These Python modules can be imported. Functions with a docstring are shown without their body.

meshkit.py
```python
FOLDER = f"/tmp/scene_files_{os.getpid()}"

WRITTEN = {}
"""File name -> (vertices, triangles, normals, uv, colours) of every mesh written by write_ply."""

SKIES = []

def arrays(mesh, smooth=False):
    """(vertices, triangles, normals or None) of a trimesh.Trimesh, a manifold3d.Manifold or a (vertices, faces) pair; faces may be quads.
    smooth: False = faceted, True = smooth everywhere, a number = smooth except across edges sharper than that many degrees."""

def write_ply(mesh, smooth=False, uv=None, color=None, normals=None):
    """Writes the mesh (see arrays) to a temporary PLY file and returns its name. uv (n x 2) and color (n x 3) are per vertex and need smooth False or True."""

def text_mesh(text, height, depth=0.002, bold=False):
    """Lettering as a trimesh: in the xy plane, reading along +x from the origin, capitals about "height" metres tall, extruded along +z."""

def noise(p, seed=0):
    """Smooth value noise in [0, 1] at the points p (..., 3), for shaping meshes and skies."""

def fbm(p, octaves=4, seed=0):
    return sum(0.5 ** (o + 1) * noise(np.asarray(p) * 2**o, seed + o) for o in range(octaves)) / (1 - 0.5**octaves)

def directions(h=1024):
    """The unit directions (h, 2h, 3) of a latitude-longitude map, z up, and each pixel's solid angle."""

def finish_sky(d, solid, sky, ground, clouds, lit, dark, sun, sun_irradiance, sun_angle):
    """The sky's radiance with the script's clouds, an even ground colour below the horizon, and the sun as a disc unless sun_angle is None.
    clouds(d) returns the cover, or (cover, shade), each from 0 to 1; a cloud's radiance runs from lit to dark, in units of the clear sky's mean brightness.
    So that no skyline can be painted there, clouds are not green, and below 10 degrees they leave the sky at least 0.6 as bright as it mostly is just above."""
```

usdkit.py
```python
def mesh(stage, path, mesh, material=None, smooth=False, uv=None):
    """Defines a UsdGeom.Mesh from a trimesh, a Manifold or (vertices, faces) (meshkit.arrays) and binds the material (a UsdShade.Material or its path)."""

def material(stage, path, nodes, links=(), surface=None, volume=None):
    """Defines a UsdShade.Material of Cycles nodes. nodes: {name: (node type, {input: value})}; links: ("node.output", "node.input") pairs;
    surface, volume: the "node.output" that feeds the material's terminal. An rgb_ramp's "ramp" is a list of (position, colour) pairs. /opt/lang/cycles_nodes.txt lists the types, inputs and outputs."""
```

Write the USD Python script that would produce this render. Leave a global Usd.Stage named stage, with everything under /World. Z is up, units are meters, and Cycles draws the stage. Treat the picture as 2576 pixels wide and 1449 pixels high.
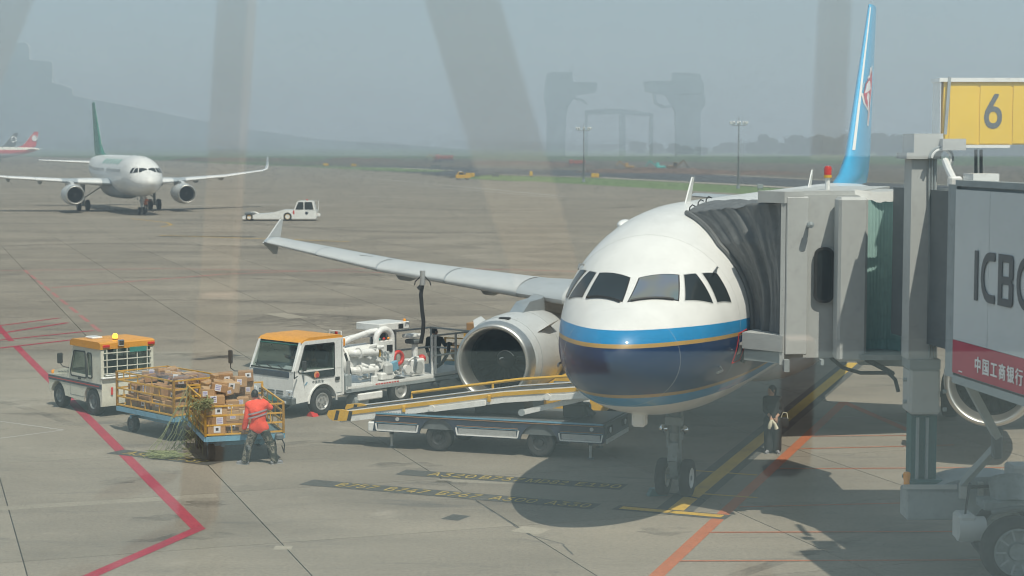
import math, random
import numpy as np
import trimesh, manifold3d, usdkit, meshkit
from scipy.interpolate import PchipInterpolator
from shapely.geometry import Polygon, Point, box as sbox
from pxr import Usd, UsdGeom, UsdLux, UsdShade, Gf, Sdf, Vt

stage = Usd.Stage.CreateInMemory()
stage.DefinePrim('/World', 'Xform')
random.seed(7)
rng = np.random.default_rng(7)

# ---------------------------------------------------------------- camera, sky, sun, exposure
CAM_H, FPX, PW, PH, HZ = 7.1, 4500.0, 2576.0, 1449.0, 362.0
PITCH = math.atan((PH / 2 - HZ) / FPX)
CP, SP = math.cos(PITCH), math.sin(PITCH)
EXPOSURE = 0.17
camera = UsdGeom.Camera.Define(stage, '/World/camera')
camera.CreateHorizontalApertureAttr(36.0)
camera.CreateVerticalApertureAttr(36.0 * 576 / 1024)
camera.CreateFocalLengthAttr(36.0 * FPX / PW)
camera.CreateClippingRangeAttr(Gf.Vec2f(0.05, 20000))
camera.CreateExposureAttr(EXPOSURE)
camera.CreateFStopAttr(2.1); camera.CreateFocusDistanceAttr(43.0)
camera.AddTranslateOp().Set(Gf.Vec3d(0, 0, CAM_H))
camera.AddRotateXOp().Set(90 - math.degrees(PITCH))
SUN = np.array([0.25, -0.56, 1.0]); SUN /= np.linalg.norm(SUN)
SUN_EL, SUN_ROT = math.asin(SUN[2]), math.atan2(SUN[0], SUN[1])


def mat(name, nodes, links=(), surface=None, volume=None):
    return usdkit.material(stage, '/World/Looks/' + name, nodes, links, surface, volume)


stage.DefinePrim('/World/Looks', 'Scope')
sky = UsdLux.DomeLight.Define(stage, '/World/sky')
sky.CreateIntensityAttr(1.0)
UsdShade.MaterialBindingAPI.Apply(sky.GetPrim()).Bind(mat('sky_air', {
    's': ('sky_texture', {'sky_type': 'single_scattering', 'sun_disc': False, 'sun_elevation': SUN_EL, 'sun_rotation': SUN_ROT, 'air_density': 1.0, 'aerosol_density': 3.0, 'ozone_density': 1.0}),
    'tc': ('texture_coordinate', {}), 'mp': ('mapping', {'scale': (1.5, 1.5, 5)}),
    'n': ('noise_texture', {'scale': 1.6, 'detail': 4, 'roughness': 0.5}),
    'mr': ('map_range', {'from_min': 0.3, 'from_max': 0.7, 'to_min': 0.55, 'to_max': 0.75, 'clamp': True}),
    'm': ('mix', {'color2': (4.0, 5.2, 5.9)}), 'b': ('background_shader', {'strength': 0.097})},
    [('tc.generated', 'mp.vector'), ('mp.vector', 'n.vector'), ('n.fac', 'mr.value'), ('mr.result', 'm.fac'), ('s.color', 'm.color1'), ('m.color', 'b.color')], surface='b.background'))
sky.GetPrim().SetCustomDataByKey('kind', 'structure')
sun = UsdLux.DistantLight.Define(stage, '/World/sun')
sun.CreateNormalizeAttr(True); sun.CreateIntensityAttr(1.15); sun.CreateAngleAttr(0.55); sun.CreateColorAttr(Gf.Vec3f(1.0, 0.915, 0.785))
_m = Gf.Matrix4d(); _m.SetRotate(Gf.Rotation(Gf.Vec3d(0, 0, 1), Gf.Vec3d(*map(float, SUN))))
sun.AddTransformOp().Set(_m)


# ---------------------------------------------------------------- helpers
def at(px, py, d):
    "the point at depth d along the line of sight that the photograph's pixel fixes (2576 wide)"
    a, b = (px - PW / 2) / FPX, (PH / 2 - py) / FPX
    t = d / (CP + b * SP)
    return np.array([a * t, d, CAM_H + t * (-SP + b * CP)])


def ground_at(px, py, z=0.0):
    a, b = (px - PW / 2) / FPX, (PH / 2 - py) / FPX
    t = (z - CAM_H) / (-SP + b * CP)
    return np.array([a * t, t * (CP + b * SP), z])


_used = {}


def path_for(name, parent=None):
    p = (str(parent.GetPath()) if parent is not None else '/World') + '/' + name
    k = _used.get(p, 0); _used[p] = k + 1
    return p if k == 0 else '%s_%03d' % (p, k)


def tag(o, label=None, cat=None, group=None, kind=None):
    for k, v in (('label', label), ('category', cat), ('group', group), ('kind', kind)):
        if v: o.SetCustomDataByKey(k, v)
    return o


def thing(name, label, cat, loc=(0, 0, 0), rz=0.0, group=None, kind=None):
    x = UsdGeom.Xform.Define(stage, path_for(name))
    x.AddTranslateOp().Set(Gf.Vec3d(*map(float, loc))); x.AddRotateZOp().Set(float(rz))
    return tag(x.GetPrim(), label, cat, group, kind)


def copy_of(src, label, loc, rz=0.0, group=None):
    x = UsdGeom.Xform.Define(stage, path_for(src.GetName()))
    x.AddTranslateOp().Set(Gf.Vec3d(*map(float, loc))); x.AddRotateZOp().Set(float(rz))
    p = x.GetPrim(); p.GetReferences().AddInternalReference(src.GetPath()); p.SetInstanceable(True)
    cd = src.GetCustomData()
    return tag(p, label, cd.get('category'), group or cd.get('group'))


def rot(rx=0, ry=0, rz=0):
    return trimesh.transformations.euler_matrix(math.radians(rx), math.radians(ry), math.radians(rz))[:3, :3]


def unit(v):
    v = np.asarray(v, float); return v / (np.linalg.norm(v) + 1e-12)


class MB:
    "collects shapes; put() makes them ONE mesh of the scene"
    def __init__(s): s.v, s.f, s.n = [], [], 0

    def add(s, v, f):
        v = np.asarray(v, float).reshape(-1, 3)
        f = np.asarray(f, int)
        if f.shape[1] == 4: f = np.vstack([f[:, [0, 1, 2]], f[:, [0, 2, 3]]])
        s.v.append(v); s.f.append(f + s.n); s.n += len(v); return s

    def tm(s, m, R=None, t=None):
        v, f, _ = meshkit.arrays(m)
        if R is not None: v = v @ np.asarray(R).T
        if t is not None: v = v + np.asarray(t)
        return s.add(v, f)

    def box(s, c, d, R=None):
        d = np.asarray(d, float) / 2
        v = np.array([[x, y, z] for x in (-1, 1) for y in (-1, 1) for z in (-1, 1)]) * d
        if R is not None: v = v @ np.asarray(R).T
        return s.add(v + np.asarray(c), [[0, 1, 3, 2], [4, 6, 7, 5], [0, 4, 5, 1], [2, 3, 7, 6], [0, 2, 6, 4], [1, 5, 7, 3]])

    def span(s, a, b): a, b = np.asarray(a, float), np.asarray(b, float); return s.box((a + b) / 2, np.abs(b - a))

    def rbox(s, c, d, r=0.02, R=None):
        d = np.asarray(d, float) / 2; r = min(r, 0.45 * d.min() * 2)
        v = []
        for sx in (-1, 1):
            for sy in (-1, 1):
                for sz in (-1, 1):
                    o = np.array([sx, sy, sz])
                    for k in range(3):
                        e = d - r; e[k] = d[k]; v.append(o * e)
        m = trimesh.convex.convex_hull(np.array(v))
        return s.tm(m, R, c)

    def beam(s, p0, p1, w, h, up=(0, 0, 1)):
        p0, p1 = np.asarray(p0, float), np.asarray(p1, float); t = unit(p1 - p0)
        u = np.cross(up, t)
        if np.linalg.norm(u) < 1e-6: u = np.cross((1, 0, 0), t)
        u = unit(u); n = np.cross(t, u)
        return s.box((p0 + p1) / 2, (np.linalg.norm(p1 - p0), w, h), np.stack([t, u, n], 1))

    def tube(s, pts, r, n=8, cap=True):
        p = np.asarray(pts, float); t = np.gradient(p, axis=0); t /= np.linalg.norm(t, axis=1, keepdims=True) + 1e-12
        r = np.broadcast_to(r, (len(p),))
        a = np.cross(t[0], (0, 0, 1.0) if abs(t[0][2]) < .9 else (1.0, 0, 0)); V = []
        for i in range(len(p)):
            a = unit(a - t[i] * (a @ t[i])); b = np.cross(t[i], a); g = np.arange(n) * 2 * np.pi / n
            V.append(p[i] + r[i] * (np.cos(g)[:, None] * a + np.sin(g)[:, None] * b))
        V = np.vstack(V); F = []
        for i in range(len(p) - 1):
            for j in range(n):
                F.append([i * n + j, i * n + (j + 1) % n, (i + 1) * n + (j + 1) % n, (i + 1) * n + j])
        s.add(V, F)
        if cap:
            for i, o in ((0, -1), (len(p) - 1, 1)):
                ring = V[i * n:(i + 1) * n]; c = np.vstack([ring, ring.mean(0)])
                s.add(c, [[j, (j + 1) % n, n][::o] for j in range(n)])
        return s

    def cyl(s, p0, p1, r, n=16, r1=None): return s.tube([p0, p1], [r, r if r1 is None else r1], n)

    def lathe(s, prof, n=32, R=None, t=(0, 0, 0)):
        "profile (radius, height) turned about z"
        g = np.arange(n) * 2 * np.pi / n; V = np.vstack([[(r * math.cos(a), r * math.sin(a), z) for a in g] for r, z in prof])
        if R is not None: V = V @ np.asarray(R).T
        F = [[i * n + j, i * n + (j + 1) % n, (i + 1) * n + (j + 1) % n, (i + 1) * n + j] for i in range(len(prof) - 1) for j in range(n)]
        return s.add(V + np.asarray(t), F)

    def prism(s, poly, h, R=None, t=(0, 0, 0)):
        "polygon in xy pushed h along z"
        if not isinstance(poly, (Polygon,)) and not hasattr(poly, 'geoms'): poly = Polygon(poly)
        for g in getattr(poly, 'geoms', [poly]):
            if g.geom_type == 'Polygon' and g.area > 1e-8: s.tm(trimesh.creation.extrude_polygon(g.buffer(0), h, engine='earcut'), R, t)
        return s

    def grid(s, P, closed_u=False):
        P = np.asarray(P, float); a, b = P.shape[:2]; F = []
        for i in range(a - 1):
            for j in range(b if closed_u else b - 1):
                k = (j + 1) % b; F.append([i * b + j, i * b + k, (i + 1) * b + k, (i + 1) * b + j])
        return s.add(P.reshape(-1, 3), F)

    def ball(s, c, r, sub=2): 
        m = trimesh.creation.icosphere(sub, 1.0); return s.add(m.vertices * np.asarray(r) + np.asarray(c), m.faces)

    def mesh(s): return np.vstack(s.v), np.vstack(s.f)

    def put(s, name, m, parent=None, smooth=35, label=None, uv=None, kind=None):
        v, f = s.mesh()
        o = usdkit.mesh(stage, path_for(name, parent), (v, f), m, True if uv is not None else smooth, uv)
        return tag(o.GetPrim(), label, kind=kind)


XZ = np.array([[1, 0, 0], [0, 0, -1], [0, 1, 0]], float)     # polygon (x, z) pushed along -y
YZ = np.array([[0, 0, 1], [1, 0, 0], [0, 1, 0]], float)      # polygon (y, z) pushed along +x


# ---------------------------------------------------------------- materials
def paint(name, col, rough=0.45, var=0.10, scale=2.0, metal=0.0, bump=0.0, bscale=60.0, coat=0.0, dirt=None, spec=0.5):
    c1 = tuple(max(0, x * (1 - var)) for x in col); c2 = tuple(min(1, x * (1 + var)) for x in col)
    n = {'tc': ('texture_coordinate', {}), 'n': ('noise_texture', {'scale': scale, 'detail': 5, 'roughness': 0.6}),
         'r': ('rgb_ramp', {'ramp': [(0.3, c1), (0.7, c2)]}),
         'p': ('principled_bsdf', {'roughness': rough, 'metallic': metal, 'coat_weight': coat, 'coat_roughness': 0.08, 'specular_ior_level': spec})}
    l = [('tc.object', 'n.vector'), ('n.fac', 'r.fac')]
    src = 'r.color'
    if dirt is not None:
        n['n2'] = ('noise_texture', {'scale': scale * 3.1, 'detail': 7, 'roughness': 0.72})
        n['mr'] = ('map_range', {'from_min': 0.52, 'from_max': 0.75, 'to_min': 0.0, 'to_max': 0.75, 'clamp': True})
        n['mx'] = ('mix', {'color2': dirt})
        l += [('tc.object', 'n2.vector'), ('n2.fac', 'mr.value'), ('mr.result', 'mx.fac'), (src, 'mx.color1')]
        src = 'mx.color'
    l.append((src, 'p.base_color'))
    if bump:
        n['n3'] = ('noise_texture', {'scale': bscale, 'detail': 3}); n['b'] = ('bump', {'strength': bump, 'distance': 0.02})
        l += [('tc.object', 'n3.vector'), ('n3.fac', 'b.height'), ('b.normal', 'p.normal')]
    return mat(name, n, l, surface='p.BSDF')


WHITE = paint('white_paint', (.78, .78, .76), .3, .04, 1.5, coat=.3, dirt=(.55, .53, .5))
PLANE_WHITE = paint('airframe_white', (.77, .77, .76), .28, .02, .7, coat=.5)
WING_GREY = paint('wing_grey', (.36, .40, .43), .4, .05, 1.0, dirt=(.29, .32, .34))
NACELLE = paint('nacelle_grey', (.53, .545, .545), .38, .03, 1.2, coat=.2, dirt=(.44, .44, .43))
LIP = paint('bare_metal_lip', (.74, .72, .68), .42, .06, 3, metal=1.0)
STEEL = paint('steel', (.45, .46, .46), .4, .12, 6, metal=.9)
ALU = paint('worn_aluminium', (.50, .50, .49), .5, .12, 5, metal=.6)
DARK = paint('dark_cavity', (.02, .022, .024), .7, .2, 4)
DARK2 = paint('inlet_liner', (.05, .055, .06), .6, .1, 3)
BLACK = paint('black_rubber_trim', (.025, .026, .028), .6, .2, 6)
TYRE = paint('tyre_rubber', (.028, .028, .029), .85, .25, 9, bump=.3)
GLASSY_BLACK = paint('dark_window_glass', (.020, .026, .029), .08, .2, 2, coat=.15)
GREY_LIGHT = paint('light_grey_panel', (.47, .48, .47), .5, .05, 1.2, dirt=(.38, .38, .37))
GREY_MID = paint('mid_grey_steel', (.30, .335, .345), .5, .08, 1.5, dirt=(.20, .21, .21))
GEAR = paint('gear_steel', (.22, .25, .255), .5, .15, 4, dirt=(.10, .11, .11))
GREY_DARK = paint('dark_grey_metal', (.12, .135, .14), .55, .12, 3)
TEAL_DARK = paint('dark_teal_steel', (.045, .13, .135), .45, .1, 2, dirt=(.05, .09, .09))
ORANGE = paint('orange_roof_paint', (.72, .33, .05), .42, .06, 2, dirt=(.55, .28, .08))
YELLOW = paint('safety_yellow', (.66, .38, .04), .45, .08, 3, dirt=(.42, .26, .07))
SIGN_YELLOW = paint('sign_yellow', (.80, .52, .02), .45, .04, 1.2)
RED = paint('signal_red', (.55, .035, .03), .45, .08, 3)
CREAM = paint('cream_paint', (.66, .64, .54), .45, .05, 1.2, dirt=(.47, .44, .36))
NAVY = paint('navy_paint', (.03, .045, .075), .35, .1, 2, coat=.3, dirt=(.06, .065, .075))
BLUE_LIGHT = paint('light_blue_paint', (.16, .34, .46), .5, .12, 2, dirt=(.13, .22, .27))
CHROME = paint('lamp_chrome', (.8, .8, .8), .1, .02, 2, metal=1)
LENS = paint('lamp_lens', (.75, .78, .8), .08, .05, 9, coat=1)
LENS_RED = paint('red_lens', (.6, .04, .03), .15, .05, 9, coat=.6)
LENS_AMBER = paint('amber_lens', (.85, .33, .03), .15, .05, 9, coat=.6)
PLATE_GREEN = paint('green_plate', (.06, .25, .22), .5, .05, 2)


def glow(name, col, s):
    return mat(name, {'p': ('principled_bsdf', {'base_color': col, 'roughness': .2, 'emission_color': col, 'emission_strength': s})}, surface='p.BSDF')


def pane_material(name, tint, boost, rough=0.0, ior=1.5, floor=0.0):
    return mat(name, {'t': ('transparent_bsdf', {'color': tint}), 'g': ('glossy_bsdf', {'roughness': rough, 'color': (1, 1, 1)}),
                      'f': ('layer_weight', {'blend': .5}), 'q': ('math', {'math_type': 'power', 'value2': 5.0}), 'm': ('math', {'math_type': 'multiply_add', 'value2': .9 * boost, 'value3': floor + .04 * boost, 'use_clamp': True}), 'x': ('mix_closure', {})},
               [('f.facing', 'q.value1'), ('q.value', 'm.value1'), ('m.value', 'x.fac'), ('t.BSDF', 'x.closure1'), ('g.BSDF', 'x.closure2')], surface='x.closure')


GLASS = pane_material('vehicle_glass', (.62, .68, .66), .8)
# ---------------------------------------------------------------- setting: ground, apron, taxiway, markings
def struct(name, mb, m, parent=None, smooth=False, label=None, cat=None, uv=None):
    o = mb.put(name, m, parent, smooth, uv=uv)
    if parent is None: tag(o, label, cat, kind='structure')
    return o


def sheet(pts, z):
    p = Polygon([(q[0], q[1]) for q in pts]).buffer(0)
    v, f = trimesh.creation.triangulate_polygon(p, engine='earcut')
    return np.c_[v, np.full(len(v), z)], f


def ground_paint(name, stops, scale, rough=.9, aniso=(1, 1, 1), per_piece=0.0, fine=None, bump=.25):
    n = {'g': ('geometry', {}), 'mp': ('mapping', {'scale': aniso}), 'n': ('noise_texture', {'scale': scale, 'detail': 8, 'roughness': .68}),
         'r': ('rgb_ramp', {'ramp': stops}), 'n2': ('noise_texture', {'scale': 14, 'detail': 4}), 'mr': ('map_range', {'from_min': .3, 'from_max': .7, 'to_min': .86, 'to_max': 1.12}),
         'mx': ('mix', {'mix_type': 'multiply', 'fac': 1.0}), 'p': ('principled_bsdf', {'roughness': rough, 'specular_ior_level': .3}),
         'n3': ('noise_texture', {'scale': 45, 'detail': 3}), 'b': ('bump', {'strength': bump, 'distance': .015})}
    l = [('g.position', 'mp.vector'), ('mp.vector', 'n.vector'), ('n.fac', 'r.fac'), ('g.position', 'n2.vector'), ('n2.fac', 'mr.value'), ('r.color', 'mx.color1'), ('mr.result', 'mx.color2'),
         ('g.position', 'n3.vector'), ('n3.fac', 'b.height'), ('b.normal', 'p.normal')]
    src = 'mx.color'
    if fine:      # dark oily stains and wear marks, with shapes of their own
        n.update({'n4': ('noise_texture', {'scale': fine, 'detail': 6, 'roughness': .75, 'distortion': .6}), 'mp4': ('mapping', {'rotation': (0, 0, .33), 'scale': (.45, 1.6, 1)}),
                  'm4': ('map_range', {'from_min': .56, 'from_max': .72, 'to_min': 0, 'to_max': .70, 'clamp': True}), 'x4': ('mix', {'color2': (.085, .083, .08)}),
                  'n5': ('noise_texture', {'scale': fine * .5, 'detail': 5, 'roughness': .7}), 'm5': ('map_range', {'from_min': .62, 'from_max': .72, 'to_min': 0, 'to_max': .5, 'clamp': True}), 'x5': ('mix', {'color2': (.40, .36, .30)})})
        l += [('g.position', 'mp4.vector'), ('mp4.vector', 'n4.vector'), ('n4.fac', 'm4.value'), ('m4.result', 'x4.fac'), (src, 'x4.color1'),
              ('g.position', 'n5.vector'), ('n5.fac', 'm5.value'), ('m5.result', 'x5.fac'), ('x4.color', 'x5.color1')]
        src = 'x5.color'
    if per_piece:
        n.update({'oi': ('object_info', {}), 'mo': ('map_range', {'to_min': 1 - per_piece, 'to_max': 1 + per_piece}), 'xo': ('mix', {'mix_type': 'multiply', 'fac': 1.0})})
        l += [('oi.random', 'mo.value'), ('mo.result', 'xo.color2'), (src, 'xo.color1')]
        src = 'xo.color'
    l.append((src, 'p.base_color'))
    return mat(name, n, l, surface='p.BSDF')


CONC = [(.25, (.148, .130, .106)), (.45, (.222, .195, .158)), (.6, (.262, .230, .185)), (.8, (.31, .272, .216))]
SLAB = ground_paint('apron_concrete', CONC, .16, aniso=(.7, 1.5, 1), per_piece=.10, fine=.55)
SLAB_FAR = ground_paint('apron_concrete_far', CONC, .11, aniso=(.55, 1.6, 1), fine=.22)
JOINT = ground_paint('joint_filler', [(.3, (.035, .034, .032)), (.7, (.07, .066, .06))], 2.0)
GRASS = ground_paint('grass', [(.25, (.065, .105, .034)), (.5, (.09, .135, .046)), (.75, (.125, .155, .064))], .06, aniso=(.4, 1.6, 1))
MOWN = ground_paint('mown_grass', [(.25, (.10, .15, .055)), (.5, (.14, .20, .075)), (.75, (.18, .22, .095))], .12, aniso=(.4, 1.6, 1))
TARMAC = ground_paint('taxiway_asphalt', [(.3, (.060, .064, .068)), (.7, (.085, .088, .090))], .05)
SHOULDER = ground_paint('pale_shoulder', [(.3, (.28, .25, .20)), (.7, (.40, .36, .29))], .1)
DIRT = ground_paint('bare_earth', [(.25, (.085, .075, .055)), (.5, (.125, .105, .078)), (.75, (.17, .145, .11))], .07, aniso=(.3, 1.5, 1))

m = MB(); m.add([[-3400, -500, -.10], [3400, -500, -.10], [3400, 4200, -.10], [-3400, 4200, -.10]], [[0, 1, 2, 3]])
struct('ground', m, GRASS)

GP = lambda *a: [ground_at(x, y) for x, y in a]
apron_edge = [(-700, 384), (0, 391), (300, 399), (560, 411), (850, 424), (1060, 437), (1150, 448), (1500, 466), (1850, 487), (2200, 508), (2576, 530), (3300, 570)]
APRON = Polygon([(p[0], p[1]) for p in GP(*apron_edge)] + [(60, 30), (60, -60), (-60, -60), (-330, 300)]).buffer(0)
m = MB(); m.add(*sheet(list(APRON.exterior.coords), -.025)); struct('apron_bed', m, JOINT)


def strip(name, px, z, mt):
    m = MB(); m.add(*sheet(GP(*px), z)); return struct(name, m, mt)


strip('earth_field', [(640, 411), (900, 400), (1100, 399), (1500, 403), (1900, 409), (2300, 414), (2800, 420), (2800, 478), (2100, 452), (1700, 434), (1300, 424), (1000, 417), (800, 413)], -.075, DIRT)
strip('taxiway', [(690, 416), (1000, 417), (1300, 424), (1700, 434), (2100, 455), (2800, 482), (2800, 516), (2100, 477), (1850, 463), (1500, 445), (1245, 438), (1140, 446), (1040, 437), (860, 425)], -.05, TARMAC)
strip('grass_verge', [(600, 413), (690, 416.5), (1000, 421), (1140, 428), (1100, 432), (1000, 431), (850, 424), (700, 418)], -.035, MOWN)
strip('grass_verge', [(1150, 448.5), (1245, 440.5), (1500, 447), (1850, 465.5), (2100, 480), (2800, 520), (2800, 548), (2576, 531), (2200, 509), (1850, 488), (1500, 467)], -.085, MOWN)
for k, (pts, wd) in enumerate([([(700, 415.5), (1000, 416.5), (1300, 423.5), (1700, 433.5), (2100, 454), (2800, 481)], 1.3), ([(1245, 439), (1500, 446), (1850, 464), (2100, 478), (2800, 517)], 2.2), ([(700, 418), (1000, 422), (1140, 428.5), (1260, 428)], 1.6)]):
    g = np.array(GP(*pts)); d = np.gradient(g[:, :2], axis=0); d /= np.linalg.norm(d, axis=1, keepdims=True); nrm = np.c_[-d[:, 1], d[:, 0]]
    if k == 2: nrm = nrm * 1.3
    m = MB(); m.grid(np.stack([np.c_[g[:, :2] - nrm * wd, np.full(len(g), -.02)], np.c_[g[:, :2] + nrm * wd, np.full(len(g), -.02)]], 1))
    struct('taxiway_shoulder', m, SHOULDER)

# concrete slabs, each one a piece near the camera
D1, D2 = np.array([.32, -.947]), np.array([.947, .32])
SW, SL = 4.45, 4.95
slabs = []
for i in range(-70, 71):
    for j in range(-4, 86):
        c = D2 * (10.62 + (i + .5) * SW) - D1 * (36.1 + (j - 3.5) * SL)
        if not APRON.contains(Point(*c)): continue
        dist = c[1]; half = dist * (PW / 2 / FPX) * 1.06 + 5
        slabs.append((dist if (dist > 24 and abs(c[0]) < half) else 1e6 + abs(dist), tuple(c)))
slabs.sort()
apron = UsdGeom.Xform.Define(stage, path_for('apron')).GetPrim(); tag(apron, kind='structure')
far = MB()


def slab_corners(c, g=.011):
    a, b = D2 * (SW / 2 - g), D1 * (SL / 2 - g)
    return [np.array(c) + s * a + t * b for s, t in ((-1, -1), (1, -1), (1, 1), (-1, 1))]


for k, (key, c) in enumerate(slabs):
    q = slab_corners(c)
    if k < 300:
        dz = .002 * math.sin(k * 2.7)
        top = [(p[0], p[1], dz * 0) for p in q]; bot = [(p[0], p[1], -.02) for p in q]
        m = MB().add(top + bot, [[3, 2, 1, 0], [0, 1, 5, 4], [1, 2, 6, 5], [2, 3, 7, 6], [3, 0, 4, 7]])
        m.put('slab', SLAB, apron, False)
    else:
        if c[1] < 0 and abs(c[0]) > 60: continue
        far.add([(p[0], p[1], 0) for p in q], [[3, 2, 1, 0]])
tag(far.put('distant_slabs', SLAB_FAR, apron, False), kind='stuff')

_c = [D2 * (10.62 + i * SW) - D1 * (36.1 + (j - 3.5) * SL) for i, j in ((-70, -4.5), (71, -4.5), (71, 85.5), (-70, 85.5))]
m = MB()
for g_ in getattr(APRON.difference(Polygon([tuple(p) for p in _c])), 'geoms', [APRON.difference(Polygon([tuple(p) for p in _c]))]):
    if g_.area > 50 and g_.bounds[3] > 20: m.add(*sheet(list(g_.exterior.coords), -.004))
tag(m.put('distant_slabs', SLAB_FAR, apron, False), kind='stuff')

# painted markings
PINK = ground_paint('red_line_paint', [(.2, (.24, .055, .065)), (.5, (.33, .04, .065)), (.8, (.38, .07, .085))], .9)
ORG = ground_paint('orange_line_paint', [(.2, (.25, .13, .08)), (.45, (.40, .13, .06)), (.8, (.45, .16, .08))], 1.1)
YEL = ground_paint('yellow_line_paint', [(.2, (.26, .19, .08)), (.45, (.50, .32, .05)), (.8, (.58, .38, .07))], 1.1)
WHT = ground_paint('white_line_paint', [(.2, (.30, .29, .26)), (.5, (.48, .47, .44)), (.8, (.6, .59, .56))], .8)
YEL_WORN = ground_paint('worn_yellow_paint', [(.25, (.16, .14, .08)), (.42, (.36, .27, .08)), (.8, (.48, .34, .09))], 2.2)
BLK = ground_paint('black_patch_paint', [(.2, (.055, .058, .055)), (.55, (.085, .086, .08)), (.75, (.18, .165, .14))], .8)
PATCH = ground_paint('concrete_patch', [(.3, (.23, .205, .165)), (.7, (.30, .268, .215))], .9)
PALE_RED = ground_paint('worn_red_paint', [(.3, (.30, .17, .15)), (.6, (.38, .15, .14)), (.8, (.28, .2, .17))], .7)


def line_mark(name, pts, w, mt, z=.004, px=True, mb=None):
    g = np.array([ground_at(*p)[:2] if px else p for p in pts], float)
    if len(g) == 2: g = np.vstack([g[0] + (g[1] - g[0]) * t for t in np.linspace(0, 1, 2)])
    d = np.gradient(g, axis=0); d /= np.linalg.norm(d, axis=1, keepdims=True); n = np.c_[-d[:, 1], d[:, 0]] * w / 2
    o = mb or MB(); o.grid(np.stack([np.c_[g + n, np.full(len(g), z)], np.c_[g - n, np.full(len(g), z)]], 1))
    return o if mb is not None else struct(name, o, mt)


# broad red line with its corner, and the thinner lines behind it
line_mark('red_line', [(-40, 780), (28, 858)], .22, PINK); line_mark('red_line', [(42, 872), (499, 1331)], .25, PINK)
line_mark('red_line', [(503, 1329), (150, 1483)], .25, PINK, z=.005)
m = MB()
for k in range(9):
    a, b = np.array(ground_at(62, 680)[:2]), np.array(ground_at(262, 842)[:2])
    line_mark('', [a + (b - a) * (k / 9), a + (b - a) * ((k + .72) / 9)], .17, PALE_RED, px=False, mb=m)
struct('dashed_red_line', m, PALE_RED)
for a, b, w in [((-20, 842), (170, 812), .22), ((-20, 858), (235, 832), .2), ((-20, 878), (262, 846), .22), ((-20, 822), (150, 800), .18), ((130, 724), (560, 690), .3), ((560, 690), (1010, 672), .3), ((1010, 672), (1500, 684), .3), ((-20, 681), (420, 676), .28), ((420, 676), (1100, 688), .25)]:
    line_mark('thin_red_line', [a, b], w, PALE_RED if b[1] < 740 else PINK, z=.006)
# yellow lead-in line with its dark border and the stop bar
line_mark('lead_in_border', [(2148, 912), (1697, 1284)], .75, BLK, z=.004); line_mark('lead_in_line', [(2146, 913), (1700, 1284)], .32, YEL, z=.008)
line_mark('stop_bar_border', [(1548, 1277), (1832, 1302)], .44, BLK, z=.006); line_mark('stop_bar', [(1562, 1278), (1818, 1300)], .24, YEL, z=.012)
for y in (1190, 1247):
    line_mark('yellow_tick', [(1738, y - 6), (1905, y + 6)], .1, YEL, z=.0095)
# orange equipment lines
line_mark('orange_line', [(1600, 1497), (2122, 1012)], .25, ORG, z=.005)
line_mark('orange_line', [(2122, 1012), (2290, 1085)], .24, ORG, z=.007)
for a, b in [((1700, 1412), (2700, 1409)), ((1778, 1340), (2700, 1337)), ((1930, 1180), (2700, 1176)), ((1860, 1276), (2450, 1262)), ((1992, 1130), (2400, 1120)), ((2040, 1098), (2290, 1096))]:
    line_mark('thin_orange_line', [a, b], .075, ORG, z=.0085)
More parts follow.
